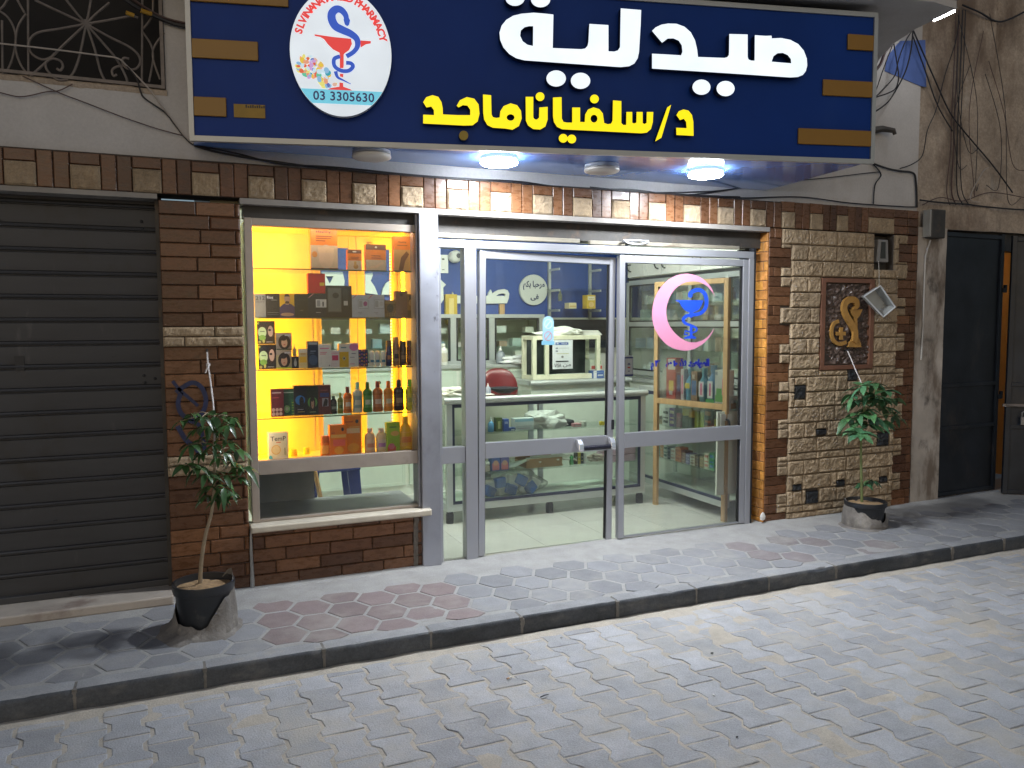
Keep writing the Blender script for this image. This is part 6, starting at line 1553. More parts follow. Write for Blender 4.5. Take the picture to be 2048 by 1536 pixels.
b = MB(); b.box(CX0+.05, xbk, CY1-.03, CY1-.02, .40, CZ-.05); b.build('back_board', mat('beige_board', (.50, .49, .40), .6, var=.05), ct)
b = MB(); b.box(xbk+.002, xbk+.05, CY1-.04, CY1-.005, .17, CZ-.05); b.box(xbk+.1, xbk+.14, CY1-.04, CY1-.005, .17, CZ-.05); b.build('back_post', m_alu, ct)
# ---- right wing of the counter
wg = thing('glass_showcase', 'low glass showcase on the right behind the wooden rack', 'showcase', (4.2, 5.6, 0))
b = MB()
for y0 in (5.02, 6.25):
    for x0 in (3.975, 4.36): b.box(x0, x0+.04, y0, y0+.04, .10, .95)
b.box(3.975, 4.40, 5.02, 6.29, .952, .985); b.box(3.975, 4.01, 5.061, 6.249, .10, .15); b.box(4.36, 4.4, 5.061, 6.249, .10, .15)
b.build('frame', m_alu_in, wg)
b = MB(); b.box(3.972, 3.98, 5.06, 6.25, .151, .175); b.box(3.972, 3.98, 5.06, 6.25, .92, .9515); b.build('gasket', mat('navy_gasket_strip', (.014, .02, .06), .5), wg)
b = MB(); b.box(3.985, 3.99, 5.06, 6.25, .15, .95); b.build('glass_panel', m_shelf_glass, wg)
W1, W2 = .655, .36
for z in (W1, W2): b = MB(); b.box(4.0, 4.36, 5.05, 6.26, z-.006, z); b.build('glass_shelf', m_shelf_glass, wg)
b = MB(); b.box(4.38, 4.39, 5.061, 6.249, .15, .95); b.box(4.011, 4.359, 5.061, 6.249, .14, .152); b.build('back_board', m_white2, wg)
# ---- wooden rack
RL = Vector((3.775, 5.74, 0)); RR2 = Vector((3.945, 4.985, 0)); ru = (RR2-RL).normalized(); rl = (RR2-RL).length; rn = Vector((-ru.y, ru.x, 0))
rn = rn if rn.x > 0 else -rn
MR2 = Matrix((ru, rn, Vector((0, 0, 1)))).transposed().to_4x4(); MR2.translation = RL
m_wood = mat('light_wood', (.42, .27, .13), .5, var=.18, vs=5, aniso=(6, 6, .8))
rk = thing('wooden_rack', 'light wooden open rack standing behind the pink crescent door', 'rack', RL)
b = MB(); t = .042
b.box(0, t, 0, .03, 0, 1.90, M=MR2); b.box(rl-t, rl, 0, .03, 0, 1.90, M=MR2)
b.box(t, rl-t, 0, .03, 1.86, 1.90, M=MR2)
b.build('frame', m_wood, rk, bevel=.002)
RS = .925
b = MB(); b.box(t, rl-t, -.001, .17, RS-.045, RS, M=MR2); b.build('shelf', m_wood, rk, bevel=.002)
def rack_u(px, py=790):
    d = ray(px, py); n_ = rn; tt = (RL-Vector((0, 0, CAM_H))+rn*.02).dot(n_)/d.dot(n_); p = Vector((0, 0, CAM_H))+d*tt
    return (p-RL).dot(ru), p.z
def rackitem(kind, u0, u1, v0, lab, name, cat, col, prints=(), dep=.09):
    a_, _ = rack_u(1220+u0/4.953, 780); c_, _ = rack_u(1220+u1/4.953, 780); zt = rack_u(1220+(u0+u1)/2/4.953, 490+v0/4.953)[1]
    h = zt-RS; w = c_-a_
    if kind == 'box':
        b = MB(); b.box(a_, c_, .03, .03+dep, RS+.001, zt, M=MR2); o = tag(b.build(name, paint(col), bevel=.002), lab, cat, 'packs on the wooden rack')
    elif kind == 'bag':
        b = MB(); b.lathe((0, 0, 0), [(.03, 0), (.8, .02), (1, .3), (.95, .6), (.6, .85), (.1, 1)], 16)
        for i, v in enumerate(b.v): k = 1+.25*noise.noise(v*3+Vector((u0, 0, 0))); b.v[i] = MR2 @ Vector(((a_+c_)/2+v.x*w/2*k, .03+dep/2+v.y*dep/2*k, RS+.001+v.z*h*k))
        o = tag(b.build(name, paint(col, .6), smooth=60), lab, cat, 'packs on the wooden rack')
    else:
        b = MB(); b.lathe((0, 0, 0), [(.9, 0), (1, .05), (1, .6), (.55, .72), (.5, .8), (.6, .82), (.6, 1)], 16)
        for i, v in enumerate(b.v): b.v[i] = MR2 @ Vector(((a_+c_)/2+v.x*w/2, .03+dep/2+v.y*dep/2, RS+.001+v.z*h))
        o = tag(b.build(name, paint(col, .3), smooth=50), lab, cat, 'packs on the wooden rack')
    if prints:
        b = MB(); ms = []
        for k, (c2, x0, x1, z0, z1) in enumerate(prints):
            m_ = paint(c2)
            if m_ not in ms: ms.append(m_)
            yy = .0285-.0004*k
            b.box(a_+w*x0, a_+w*x1, yy-.0003, yy, RS+h*z0, RS+h*z1, ms.index(m_), M=MR2)
        b.build('print', ms, o)
rackitem('bag', 432, 540, 1240, 'cotton wool bag at the left end of the wooden rack shelf', 'cotton_bag', 'bag', (.62, .63, .58), dep=.14)
rackitem('box', 548, 640, 1120, 'tall red and yellow pack on the rack shelf', 'toothpaste_pack', 'pack', (.52, .08, .07), [((.66, .6, .5), .2, .95, .72, .98), ((.8, .55, .1), .3, .8, .2, .45), ((.7, .65, .6), .35, .7, .1, .2)])
rackitem('box', 645, 690, 1260, 'narrow dark red pack on the rack shelf', 'narrow_pack', 'pack', (.22, .06, .08), [((.1, .1, .25), .3, .9, .3, .9)])
rackitem('box', 692, 722, 1230, 'thin pink lettered white pack on the rack shelf', 'thin_pack', 'pack', (.66, .55, .60), [((.7, .15, .3), .3, .7, .2, .8)])
rackitem('bottle', 724, 790, 1225, 'blue bottle with a yellow neck band on the rack shelf', 'baby_bottle', 'bottle', (.12, .32, .52), [((.75, .6, .1), .15, .85, .38, .55)])
rackitem('box', 793, 855, 1255, 'brown and blue pack in the middle of the rack shelf', 'brush_pack', 'pack', (.30, .17, .11), [((.12, .2, .42), .15, .85, .2, .7), ((.6, .5, .4), .2, .6, .75, .9)])
rackitem('bottle', 858, 925, 1220, 'first white and teal bottle with a blue cap on the rack shelf', 'mouthwash_bottle', 'bottle', (.16, .38, .48), [((.75, .75, .78), .2, .9, .15, .6), ((.75, .2, .35), .4, .7, .2, .55)])
rackitem('bottle', 940, 1025, 1195, 'larger blue capped bottle with a white label on the rack shelf', 'mouthwash_bottle', 'bottle', (.13, .28, .48), [((.78, .78, .8), .2, .8, .12, .58), ((.7, .1, .3), .42, .6, .18, .52), ((.1, .4, .15), .0, 1, 0, .1)])
rackitem('box', 1030, 1145, 1240, 'white pack with a green triangle at the right end of the rack shelf', 'pain_patch_pack', 'pack', (.70, .72, .70), [((.16, .45, .12), .05, .7, .05, .25), ((.16, .45, .12), .15, .6, .25, .45), ((.75, .12, .25), .65, .85, .25, .75), ((.3, .35, .4), .05, .25, .85, .95)])
b = MB(); b.box(t, rl-t, .006, .009, RS+.001, 1.86, M=MR2); b.build('film', glass('clear_film', (.96, .97, .96), .6, .05), rk)
# ---- goods in the showcase
rg = random.Random(31)
def case_item(px0, px1, py0, zs, col, lab, kind='box', top=None, dep=.08, x=4.02):
    p0 = P(px0, 850, x=x); p1 = P(px1, 850, x=x); zt = P((px0+px1)/2, py0, x=x).z; y0, y1 = sorted((p0.y, p1.y))
    if zt < zs+.03: zt = zs+.03
    if kind == 'jar':
        r = (y1-y0)/2; h = zt-zs; b = MB(); b.lathe((x+r, (y0+y1)/2, zs+.0006), [(.95*r, 0), (r, .03*h), (r, .62*h), (.85*r, .66*h)], 16); o = b.build('jar', paint(col, .3), smooth=50)
        b2_ = MB(); b2_.lathe((x+r, (y0+y1)/2, zs+.0006), [(.98*r, .665*h), (.98*r, .97*h), (.9*r, h)], 16); b2_.build('lid', paint(top or (.02, .02, .02), .35), o, smooth=50)
    else:
        b = MB(); b.box(x, x+dep, y0+.001, y1-.001, zs+.0006, zt); o = b.build('carton', paint(col, .4), bevel=.0015)
        if top:
            b2_ = MB()
            for k in range(3):
                za = zs+(zt-zs)*(.15+.28*k); b2_.box(x-.0008, x-.0002, y0+(y1-y0)*.15, y1-(y1-y0)*.15, za, za+(zt-zs)*(.16 if k != 1 else .08))
            b2_.build('print', paint(top), o)
    return tag(o, lab, 'jar' if kind == 'jar' else 'carton', 'goods in the right showcase')
def z3x(u): return 1220+u/4.517
def z3y(v): return 760+v/4.517
for u0, u1, v0, col, lab, kd, tp in ((400, 468, 330, (.30, .20, .10), 'brown tub at the left end of the upper showcase shelf', 'jar', (.08, .05, .03)), (472, 532, 262, (.62, .64, .62), 'white carton with black bands on the upper showcase shelf', 'box', (.02, .02, .03)),
    (534, 582, 255, (.16, .06, .30), 'violet carton with a cream base on the upper showcase shelf', 'box', (.62, .55, .38)), (584, 626, 300, (.35, .04, .16), 'magenta lidded jar on the upper showcase shelf', 'jar', (.42, .03, .18)), (632, 690, 260, (.03, .03, .035), 'black jar with a big yellow lid on the upper showcase shelf', 'jar', (.70, .50, .02)),
    (692, 742, 280, (.04, .04, .04), 'black jar with an orange lid on the upper showcase shelf', 'jar', (.75, .40, .03)), (748, 792, 285, (.40, .46, .02), 'lime jar on the upper showcase shelf, left of the other lime one', 'jar', (.35, .42, .02)), (795, 840, 290, (.42, .48, .03), 'lime jar on the upper showcase shelf, beside the orange topped carton', 'jar', (.40, .45, .03)),
    (848, 918, 255, (.05, .035, .03), 'dark carton with an orange top on the upper showcase shelf', 'box', (.50, .15, .04)), (922, 975, 280, (.55, .50, .03), 'yellow jar with a black lid at the right end of the upper showcase shelf', 'jar', (.03, .03, .02))):
    case_item(z3x(u0), z3x(u1), z3y(v0), W1, col, lab, kd, tp)
for u0, u1, v0, col, lab, tp in ((402, 448, 590, (.05, .26, .28), 'teal carton at the left of the lower showcase shelf', (.1, .4, .25)), (452, 482, 592, (.60, .20, .07), 'narrow orange carton beside the teal one', (.6, .35, .2)), (484, 520, 590, (.68, .70, .68), 'white carton with dark print beside the narrow orange one', (.05, .12, .15)),
    (521, 546, 615, (.02, .03, .08), 'thin navy carton on the lower showcase shelf', (.3, .3, .4)), (548, 590, 620, (.72, .68, .68), 'white carton left of the bright orange one', (.5, .3, .3)), (592, 642, 610, (.72, .17, .05), 'bright orange carton, largest on the lower showcase shelf', (.5, .08, .02)), (646, 682, 640, (.16, .03, .03), 'dark red carton right of the bright orange one', (.3, .15, .1)),
    (686, 722, 665, (.09, .05, .24), 'violet carton on the lower showcase shelf', (.3, .25, .45)), (725, 767, 678, (.66, .64, .58), 'cream carton with a dark oval on the lower showcase shelf', (.3, .22, .2)), (770, 806, 680, (.03, .025, .025), 'black carton on the lower showcase shelf', (.2, .15, .1)), (810, 850, 690, (.22, .12, .04), 'brown carton on the lower showcase shelf', (.4, .28, .1)),
    (852, 896, 660, (.64, .64, .48), 'pale yellow carton with red print on the lower showcase shelf', (.55, .12, .1)), (900, 945, 660, (.03, .32, .08), 'green carton with a blue top at the right end of the lower showcase shelf', (.05, .2, .5))):
    case_item(z3x(u0), z3x(u1), z3y(v0), W2, col, lab, 'box', tp)
# pink packets seen in the end of the counter
for i, lab in enumerate(('lower pale violet packet in the right end of the glass counter', 'middle pale violet packet in the right end of the glass counter', 'upper cream topped packet in the right end of the glass counter')):
    b = MB(); b.box(3.42, 3.68, 5.86, 6.1, ZB+.001+.062*i, ZB+.06+.062*i); tag(b.build('packet', paint((.52, .38, .46) if i < 2 else (.56, .50, .44), .5), bevel=.008), lab, 'packet', 'packets in the counter end')
# ---- white cupboard at the right edge
a_, c_ = P(1433, 1003, y=5.0), P(1468, 812, y=5.0)
cb = thing('white_cupboard', 'white narrow cupboard with a black handle at the right edge of the glass door', 'cupboard', (4.0, 5, 0))
b = MB(); b.box(a_.x, 4.22, 5.0, 5.016, .22, .87); b.box(a_.x, a_.x+.015, 5.0165, 5.018, .22, .87); b.build('carcass', m_white2, cb)
b = MB()
for x0, x1, z0, z1 in ((a_.x+.02, 4.0, .80, .85), (a_.x+.02, 4.0, .66, .70), (a_.x+.02, a_.x+.035, .7005, .7995)): b.box(x0, x1, 4.988, 4.9995, z0, z1)
b.build('door_frame', m_white, cb)
b = MB(); hx = P(1455, 832, y=4.985).x; b.tube(smooth_path([(hx-.01, 4.99, .81), (hx, 4.965, .80), (hx+.004, 4.965, .73), (hx-.006, 4.99, .71)], 4), .008, 7); b.build('handle', m_black, cb, smooth=True)
# ---- right wall cabinets
rc = thing('wall_cabinet', 'tall glass fronted medicine cabinets along the right wall with white cupboards on top', 'cabinet', (4.6, 6.2, 1))
FXR = 4.45
b = MB()
for y in (5.10, 5.62, 6.16, 6.70, 7.24): b.box(FXR-.02, FXR+.02, y-.022, y+.022, 1.03, 1.98)
for z in (1.03, 1.525, 1.95): b.box(FXR-.018, FXR+.018, 5.1225, 7.2175, z, z+.045)
b.build('frame', m_alu_in, rc)
b = MB(); b.box(FXR-.004, FXR+.004, 5.12, 7.22, 1.07, 1.95); b.build('glass_panel', m_shelf_glass, rc)
b = MB(); b.box(4.46, 4.79, 5.08, 7.26, 1.0, 1.02); b.box(4.775, 4.795, 5.08, 7.26, 1.02, 2.0); b.build('carcass', m_white2, rc)
gk = MB()
for y0, y1 in ((5.122, 5.598), (5.642, 6.138), (6.182, 6.678), (6.722, 7.218)):
    for z0, z1 in ((1.0755, 1.5245), (1.5705, 1.9495)):
        for a_, c_, e_, f_ in ((y0, y0+.016, z0, z1), (y1-.016, y1, z0, z1), (y0+.0162, y1-.0162, z0, z0+.014), (y0+.0162, y1-.0162, z1-.014, z1)): gk.box(FXR-.012, FXR-.0045, a_, c_, e_, f_)
gk.build('black_gasket', m_black, rc)
b = MB(); b.box(FXR-.01, 4.79, 5.08, 7.26, 1.996, 2.0195); b.build('gap_shade', m_black, rc)  # black strip stands in for the shade in the gap
SHR = (1.06, 1.30, 1.56, 1.75)
for z in SHR[1:2]+SHR[3:]: b = MB(); b.box(4.47, 4.77, 5.1, 7.24, z-.006, z); b.build('glass_shelf', m_shelf_glass, rc)
for i in range(7):
    y0 = 5.06+i*.31
    b = MB(); b.box(FXR-.02, FXR, y0+.004, y0+.306, 2.03, 2.5); 
    for z0, z1, ya, yb in ((2.03, 2.075, y0+.004, y0+.306), (2.0755, 2.5, y0+.004, y0+.045), (2.0755, 2.5, y0+.265, y0+.306)): b.box(FXR-.026, FXR-.0205, ya, yb, z0, z1)
    dd = b.build('cupboard_door', m_white, rc)
    yy = y0+(.06 if i % 2 else .25)
    b = MB(); b.tube(smooth_path([(FXR-.024, yy, 2.16), (FXR-.06, yy+.012, 2.15), (FXR-.06, yy-.01, 2.10), (FXR-.024, yy, 2.09)], 4), .007, 6); b.build('handle', m_black, dd, smooth=True)
b = MB(); b.box(4.455, 4.79, 5.06, 7.25, 2.02, 2.029); b.build('cupboard_floor', m_white2, rc)
b = MB(); b.box(4.42, 4.79, 6.35, 7.54, .0, .96); b.build('base_unit', m_white2, rc)
b = MB(); b.box(4.40, 4.79, 6.33, 7.54, .9605, .995); b.build('worktop', m_alu_in, rc)
pal = [(.70, .71, .68), (.62, .66, .66), (.66, .64, .56), (.45, .55, .50), (.55, .60, .66), (.68, .60, .58), (.25, .35, .42), (.4, .28, .2)]
rg = random.Random(44)
for zs in SHR:
    y = 5.16
    while y < 7.15:
        w = rg.uniform(.05, .11); h = rg.uniform(.07, .16)
        if rg.random() < .88:
            b = MB()
            if rg.random() < .6: b.box(4.52, 4.60, y, y+w, zs+.0008 if zs != 1.06 else 1.0208, zs+h)
            else: b.lathe((4.56, y+w/2, (zs if zs != 1.06 else 1.02)+.0008), [(w*.34, 0), (w*.36, .01), (w*.36, h*.7), (w*.2, h*.78), (w*.22, h)], 12)
            tag(b.build('medicine_pack', paint(rg.choice(pal))), 'small pale medicine pack behind the glass of the right wall cabinets', 'medicine pack', 'packs in the right wall cabinets')
        y += w+rg.uniform(.008, .06)
# ---- back wall cabinets and back counter
bc = thing('wall_cabinet', 'low glass fronted cabinets under the blue back wall', 'cabinet', (2, 7.4, 1.2))
Z0, Z1 = 1.205, 1.615; YB = 7.22
b = MB()
for px in (906, 983): x = P(px, 680, y=YB).x; b.box(x-.028, x+.028, YB-.015, YB+.02, Z0, Z1)
for x in (.5, 1.05, 1.6, 3.42): b.box(x-.025, x+.025, YB-.015, YB+.02, Z0, Z1)
b.box(.45, 3.45, YB-.02, YB+.02, Z1+.0005, Z1+.035); b.box(.45, 3.45, YB-.02, YB+.02, Z0-.04, Z0-.0005)
b.build('frame', m_alu_in, bc)
b = MB(); b.box(.5, 3.42, YB, YB+.005, Z0, Z1); b.build('glass_panel', m_shelf_glass, bc)
b = MB(); b.box(.45, 3.45, YB+.021, 7.545, Z1+.002, Z1+.02); b.box(.45, 3.45, YB+.021, 7.545, Z0-.03, Z0-.005); b.box(3.43, 3.45, YB+.021, 7.545, Z0, Z1); b.build('carcass', m_white2, bc)
gk = MB(); xs_ = [.52, 1.03, 1.07, 1.58, 1.62, P(906, 680, y=YB).x-.03, P(906, 680, y=YB).x+.03, P(983, 680, y=YB).x-.03, P(983, 680, y=YB).x+.03, 3.39]
for x0, x1 in zip(xs_[0::2], xs_[1::2]):
    for a_, c_, e_, f_ in ((x0, x0+.018, Z0, Z1), (x1-.018, x1, Z0, Z1), (x0+.0182, x1-.0182, Z0, Z0+.015), (x0+.0182, x1-.0182, Z1-.015, Z1)): gk.box(a_, c_, YB-.008, YB-.0005, e_, f_)
gk.build('black_gasket', m_black, bc)
ZS = (Z0-.004, 1.335, 1.47)
for z in ZS[1:]: b = MB(); b.box(.46, 3.42, YB+.03, 7.54, z-.005, z); b.build('glass_shelf', m_shelf_glass, bc)
for zs in ZS:
    x = .55
    while x < 3.35:
        w = rg.uniform(.05, .12); h = rg.uniform(.04, .095)
        if rg.random() < .8:
            b = MB(); b.box(x, x+w, YB+.07, YB+.15, zs+.0008, zs+h); tag(b.build('medicine_pack', paint(rg.choice(pal))), 'tiny pale medicine pack behind the glass of the low back cabinets', 'medicine pack', 'packs in the back cabinets')
        x += w+rg.uniform(.01, .09)
bk = thing('back_counter', 'white back counter with drawers and black knobs under the low cabinets', 'counter', (2, 7.2, 0))
YD = 7.0; ZT = P(1010, 728, y=YD).z
b = MB(); b.box(.40, 3.5, YD-.02, 7.545, ZT-.03, ZT); b.build('worktop', m_alu_in, bk)
b = MB(); b.box(.42, 3.48, YD+.001, 7.54, 0, ZT-.0305); b.build('carcass', m_white2, bk)
for i in range(6):
    x0 = .48+i*.5
    b = MB(); b.box(x0, x0+.46, YD-.016, YD, ZT-.22, ZT-.05); b.box(x0, x0+.46, YD-.016, YD, .1, ZT-.25)
    for z0, z1 in ((ZT-.22, ZT-.05), (.1, ZT-.25)):
        b.box(x0, x0+.46, YD-.021, YD-.0165, z1-.025, z1); b.box(x0, x0+.46, YD-.021, YD-.0165, z0, z0+.025); b.box(x0, x0+.025, YD-.021, YD-.0165, z0+.0252, z1-.0252); b.box(x0+.435, x0+.46, YD-.021, YD-.0165, z0+.0252, z1-.0252)
    dd = b.build('drawer', mat('pale_green_board', (.52, .60, .52), .5, var=.03), bk)
    b = MB(); b.lathe((x0+.23, YD-.018, ZT-.135), [(.006, 0), (.008, .008), (.016, .016), (.014, .026)], 12, M=Matrix.Rotation(R_(90), 4, 'X')); b.build('knob', m_black, dd)
# things on the back counter
def blob(c_, sx, sy, sz, col, lab, name, cat, seed=0, amp=.25, rough=.7, m=None, parts=None, flat=True, crumple=False):
    bm = bmesh.new(); bmesh.ops.create_icosphere(bm, subdivisions=(3 if crumple else 4), radius=1)
    for v in bm.verts:
        k = 1+amp*noise.noise(v.co*1.6+Vector((seed, 0, 0)))+amp*.5*noise.noise(v.co*4+Vector((seed, 1, 0)))+amp*.2*abs(noise.noise(v.co*9+Vector((seed, 1, 0))))
        if crumple: k += .30*(abs(noise.noise(v.co*2.7+Vector((seed, 3, 0))))-.2) + .16*(abs(noise.noise(v.co*6+Vector((seed, 5, 0))))-.2)
        p = v.co*k
        if flat and p.z < -.55: p.z = -.55
        v.co = Vector((p.x*sx, p.y*sy, (p.z+(.55 if flat else 0))*sz))+Vector(c_)
    me = bpy.data.meshes.new(name); bm.to_mesh(me); bm.free(); me.materials.append(m or paint(col, rough))
    if not crumple: me.shade_smooth()
    o = bpy.data.objects.new(name, me); COL.objects.link(o); return tag(o, lab, cat)
q = P(1035, 730, y=7.05); blob((q.x, q.y, ZT+.001), .22, .09, .05, (.66, .68, .68), 'crumpled white paper heap on the back counter', 'paper_heap', 'papers', 3, .4, crumple=True)
q = P(1003, 726, y=7.05)
bottle(0, 0, 0, 0, 0, 'spray_bottle', 'small white pump bottle on the back counter beside the crumpled papers', 'bottle', (.2, .22, .25), (.7, .7, .7), None, prof='spray', base=ZT, xr=(q.x-.045, q.x+.045), ztop=ZT+.17, yy=7.03, group=None, flat=1)
q = P(899, 745, y=6.9)
bottle(0, 0, 0, 0, 0, 'pump_bottle', 'white bottle at the far left on the back counter', 'bottle', (.68, .68, .64), (.7, .7, .66), (.5, .48, .4), prof='round', base=ZT, xr=(q.x-.04, q.x+.04), ztop=ZT+.2, yy=7.03, group=None, flat=1)
# big white wall lettering, round welcome sign, camera, papers and shelf on the blue wall
wl_ = thing('wall_lettering', 'large white foam Arabic letters mounted on the blue back wall', 'lettering', P(960, 600, y=7.54))
m_foam = mat('white_foam_letter', (.66, .70, .66), .6, var=.02)
def wl8(u, v): q = P(860+u/4.655, 470+v/4.655, y=7.52); return (q.x, q.z)
def wl6(u, v): q = P(W6(u), V6(v), y=7.52); return (q.x, q.z)
for loops in ([[wl8(*p) for p in [(205, 575), (212, 530), (222, 562), (380, 566), (540, 566), (545, 540), (566, 508), (580, 548), (600, 530), (640, 510), (690, 503), (722, 515), (737, 545), (732, 590), (715, 636), (540, 638), (210, 636)]], [wl8(*p) for p in [(612, 568), (640, 550), (680, 542), (704, 552), (700, 566)]]],
              [[wl8(*p) for p in [(40, 470), (60, 440), (100, 418), (148, 462), (122, 490), (126, 600), (100, 640), (40, 620)]]],
              [[wl6(*p) for p in [(735, 560), (925, 560), (945, 640), (940, 690), (760, 690)]], [wl6(*p) for p in [(775, 598), (845, 598), (812, 668)]]],
              [[wl6(*p) for p in [(1130, 575), (1195, 565), (1200, 590), (1180, 640), (1215, 690), (1245, 765), (1130, 750)]]],
              [[wl6(*p) for p in [(1280, 765), (1290, 710), (1320, 660), (1370, 630), (1400, 640), (1400, 765)]]]):
    b = MB(); b.mesh(poly2d(loops, .015), (0, 7.53, 0), (1, 0, 0), (0, 0, 1), (0, -1, 0)); b.build('letter', m_foam, wl_)
q = P(1065, 580, y=7.545); rr = abs(P(1093, 580, y=7.545).x-q.x)*.98
ws_ = thing('welcome_disc', 'round pale disc with handwritten Arabic welcome on the blue back wall', 'wall sign', q)
b = MB(); b.lathe(q, [(rr*.98, 0), (rr, .006), (rr, .03), (rr*.985, .034)], 40, M=Matrix.Rotation(R_(90), 4, 'X')); b.build('disc', mat('pale_disc', (.55, .58, .55), .5, var=.03), ws_)
b = MB(); place_fit(text2d(arabic('مرحبا بكم'), .135, .0004, .005), b, q.x-rr*.78, q.x+rr*.78, q.z+.045, q.y-.0352, rr*.62); place_fit(text2d(arabic('فى'), .15, .0004, .005), b, q.x-rr*.25, q.x+rr*.35, q.z-rr*.5, q.y-.0352, rr*.42); b.build('handwriting', mat('navy_ink', (.012, .02, .08), .5), ws_)
q = P(911, 513, y=7.5)
cam_ = thing('security_camera', 'small white ball security camera on the blue wall', 'camera', q)
b = MB(); b.lathe(q+Vector((0, .05, 0)), [(.06, 0), (.06, .02), (.03, .03)], 20, M=Matrix.Rotation(R_(90), 4, 'X')); b.build('base', m_white, cam_)
bm = bmesh.new(); bmesh.ops.create_uvsphere(bm, u_segments=20, v_segments=12, radius=.062, matrix=Matrix.Translation(q)); me = bpy.data.meshes.new('ball'); bm.to_mesh(me); bm.free(); me.shade_smooth(); me.materials.append(m_white); o = bpy.data.objects.new('ball', me); COL.objects.link(o); attach(o, cam_)
b = MB(); b.lathe(q+Vector((.012, -.056, .004)), [(.024, 0), (.022, .012)], 16, M=Matrix.Rotation(R_(90), 4, 'X')); b.build('lens', m_black, cam_)
a_, c_ = P(878, 546, y=7.545), P(896, 510, y=7.545); b = MB(); b.box(a_.x, c_.x, 7.54, 7.546, a_.z, c_.z); nt_ = tag(b.build('notice', m_white), 'white notice sheet on the blue wall left of the camera', 'notice')
b = MB(); b.box(a_.x+.03, c_.x-.04, 7.5385, 7.5395, c_.z-.05, c_.z-.035); b.box(a_.x+.03, c_.x-.04, 7.5385, 7.5395, a_.z+.03, a_.z+.036); b.build('print', m_black, nt_)
q = P(903, 621, y=7.5)
b = MB(); w = .06; h = .16; b.prism([(q.x+x, 7.50, q.z+z) for x, z in [(-w, h)]+[(x, -h*.6+z) for x, z in ring(0, 0, w, .06, 12, 180, 360)]+[(w, h)]], (0, .045, 0)); th_ = tag(b.build('hanging_plate', mat('yellow_brass', (.50, .36, .06), .35, .3)), 'yellow round ended plate hanging on the blue wall at left', 'plate')
b = MB(); b.box(q.x-.025, q.x+.025, 7.497, 7.4995, q.z-.1, q.z+.12); b.build('face', paint((.62, .5, .2)), th_)
a_, c_ = P(1001, 637, y=7.5), P(1011, 608, y=7.5); b = MB(); b.box(a_.x, c_.x, 7.52, 7.545, a_.z, c_.z); tag(b.build('plank', m_wood), 'short brown wood strip under the white wall letters', 'wood strip')
sh = thing('wall_shelf', 'metal post wall shelf with glass boards on the blue wall', 'shelf', P(1140, 600, y=7.5))
b = MB()
xp = [P(px, 560, y=7.53).x for px in (1099, 1180)]
zt_, zl_ = P(1140, 525, y=7.53).z, P(1140, 636, y=7.53).z
for x in xp:
    b.box(x-.014, x+.014, 7.52, 7.548, zl_, zt_)
    for pz in (538, 579, 618): z = P(1140, pz, y=7.53).z; b.box(x-.008, x+.008, 7.30, 7.5195, z-.03, z-.008)
b.build('post', m_alu_in, sh)
SZL = [P(1140, pz, y=7.53).z for pz in (579, 618)]
for z in SZL: b = MB(); b.box(xp[0]-.06, xp[1]+.12, 7.29, 7.518, z-.007, z); b.build('glass_board', m_shelf_glass, sh)
def wallbox(px0, px1, py0, z, col, lab, prints=()):
    a_, c_ = P(px0, 600, y=7.34).x, P(px1, 600, y=7.34).x; zt = P((px0+px1)/2, py0, y=7.34).z
    return facebox('carton', lab, 'carton', a_, c_, 7.34, .1, z+.0006, max(zt, z+.06), col, prints, group=None)
wallbox(1174, 1191, 590, SZL[1], (.60, .42, .05), 'yellow tin with a white band on the metal wall shelf', [('r', (.7, .68, .5), .1, .9, .62, .9), ('r', (.3, .2, .05), .2, .8, .7, .74), ('o', (.7, .5, .2), .2, .8, .1, .5)])
wallbox(1138, 1153, 606, SZL[1], (.62, .55, .32), 'small cream carton on the metal wall shelf', [('r', (.5, .35, .1), .1, .9, .3, .5)])
q = P(1122, 584, y=7.36); b = MB(); b.lathe((q.x, 7.38, SZL[0]-.125), [(.02, 0), (.022, .06), (.012, .08), (.012, .11)], 10); tag(b.build('clip_bottle', paint((.1, .12, .08), .3)), 'small dark bottle clipped under the upper glass board', 'bottle')
b = MB(); b.box(3.62, 4.42, 7.46, 7.55, 1.30, 1.60); tag(b.build('dark_mirror', mat('dark_glossy_panel', (.015, .018, .025), .08)), 'dark glossy panel under the metal wall shelf', 'panel')
# ---- inner counter with cream glass case
ic = thing('inner_counter', 'white inner counter with a silver edge carrying the cream glass case', 'counter', (3.4, 6.8, 0))
YI = 6.55; IZ = P(1150, 759, y=YI).z; ix0, ix1 = P(1064, 760, y=YI).x, 4.05
b = MB(); b.box(ix0, ix1, YI+.02, YI+.42, 0, IZ-.045); b.build('carcass', m_white2, ic)
b = MB(); b.box(ix0-.02, ix1, YI, YI+.44, IZ-.0445, IZ); b.tube([(ix0-.02, YI, IZ-.022), (ix1, YI, IZ-.022)], .024, 10); b.build('worktop', m_alu_in, ic, smooth=40)
gc = thing('cream_glass_case', 'cream framed glass case with a paper notice on the inner counter', 'glass case', (ix0, YI, IZ))
YC = YI+.06
gx0, gx1 = P(1066, 720, y=YC).x, P(1201, 720, y=YC).x; gz1 = P(1130, 671, y=YC).z; gz0 = IZ+.002
b = MB(); t = .038; gy1 = YC+.26; gm = P(1091, 720, y=YC).x
for x in (gx0, gm, gx1-t):
    b.box(x, x+t, YC, YC+t, gz0, gz1)
for x in (gx0, gx1-t): b.box(x, x+t, gy1-t, gy1, gz0, gz1)
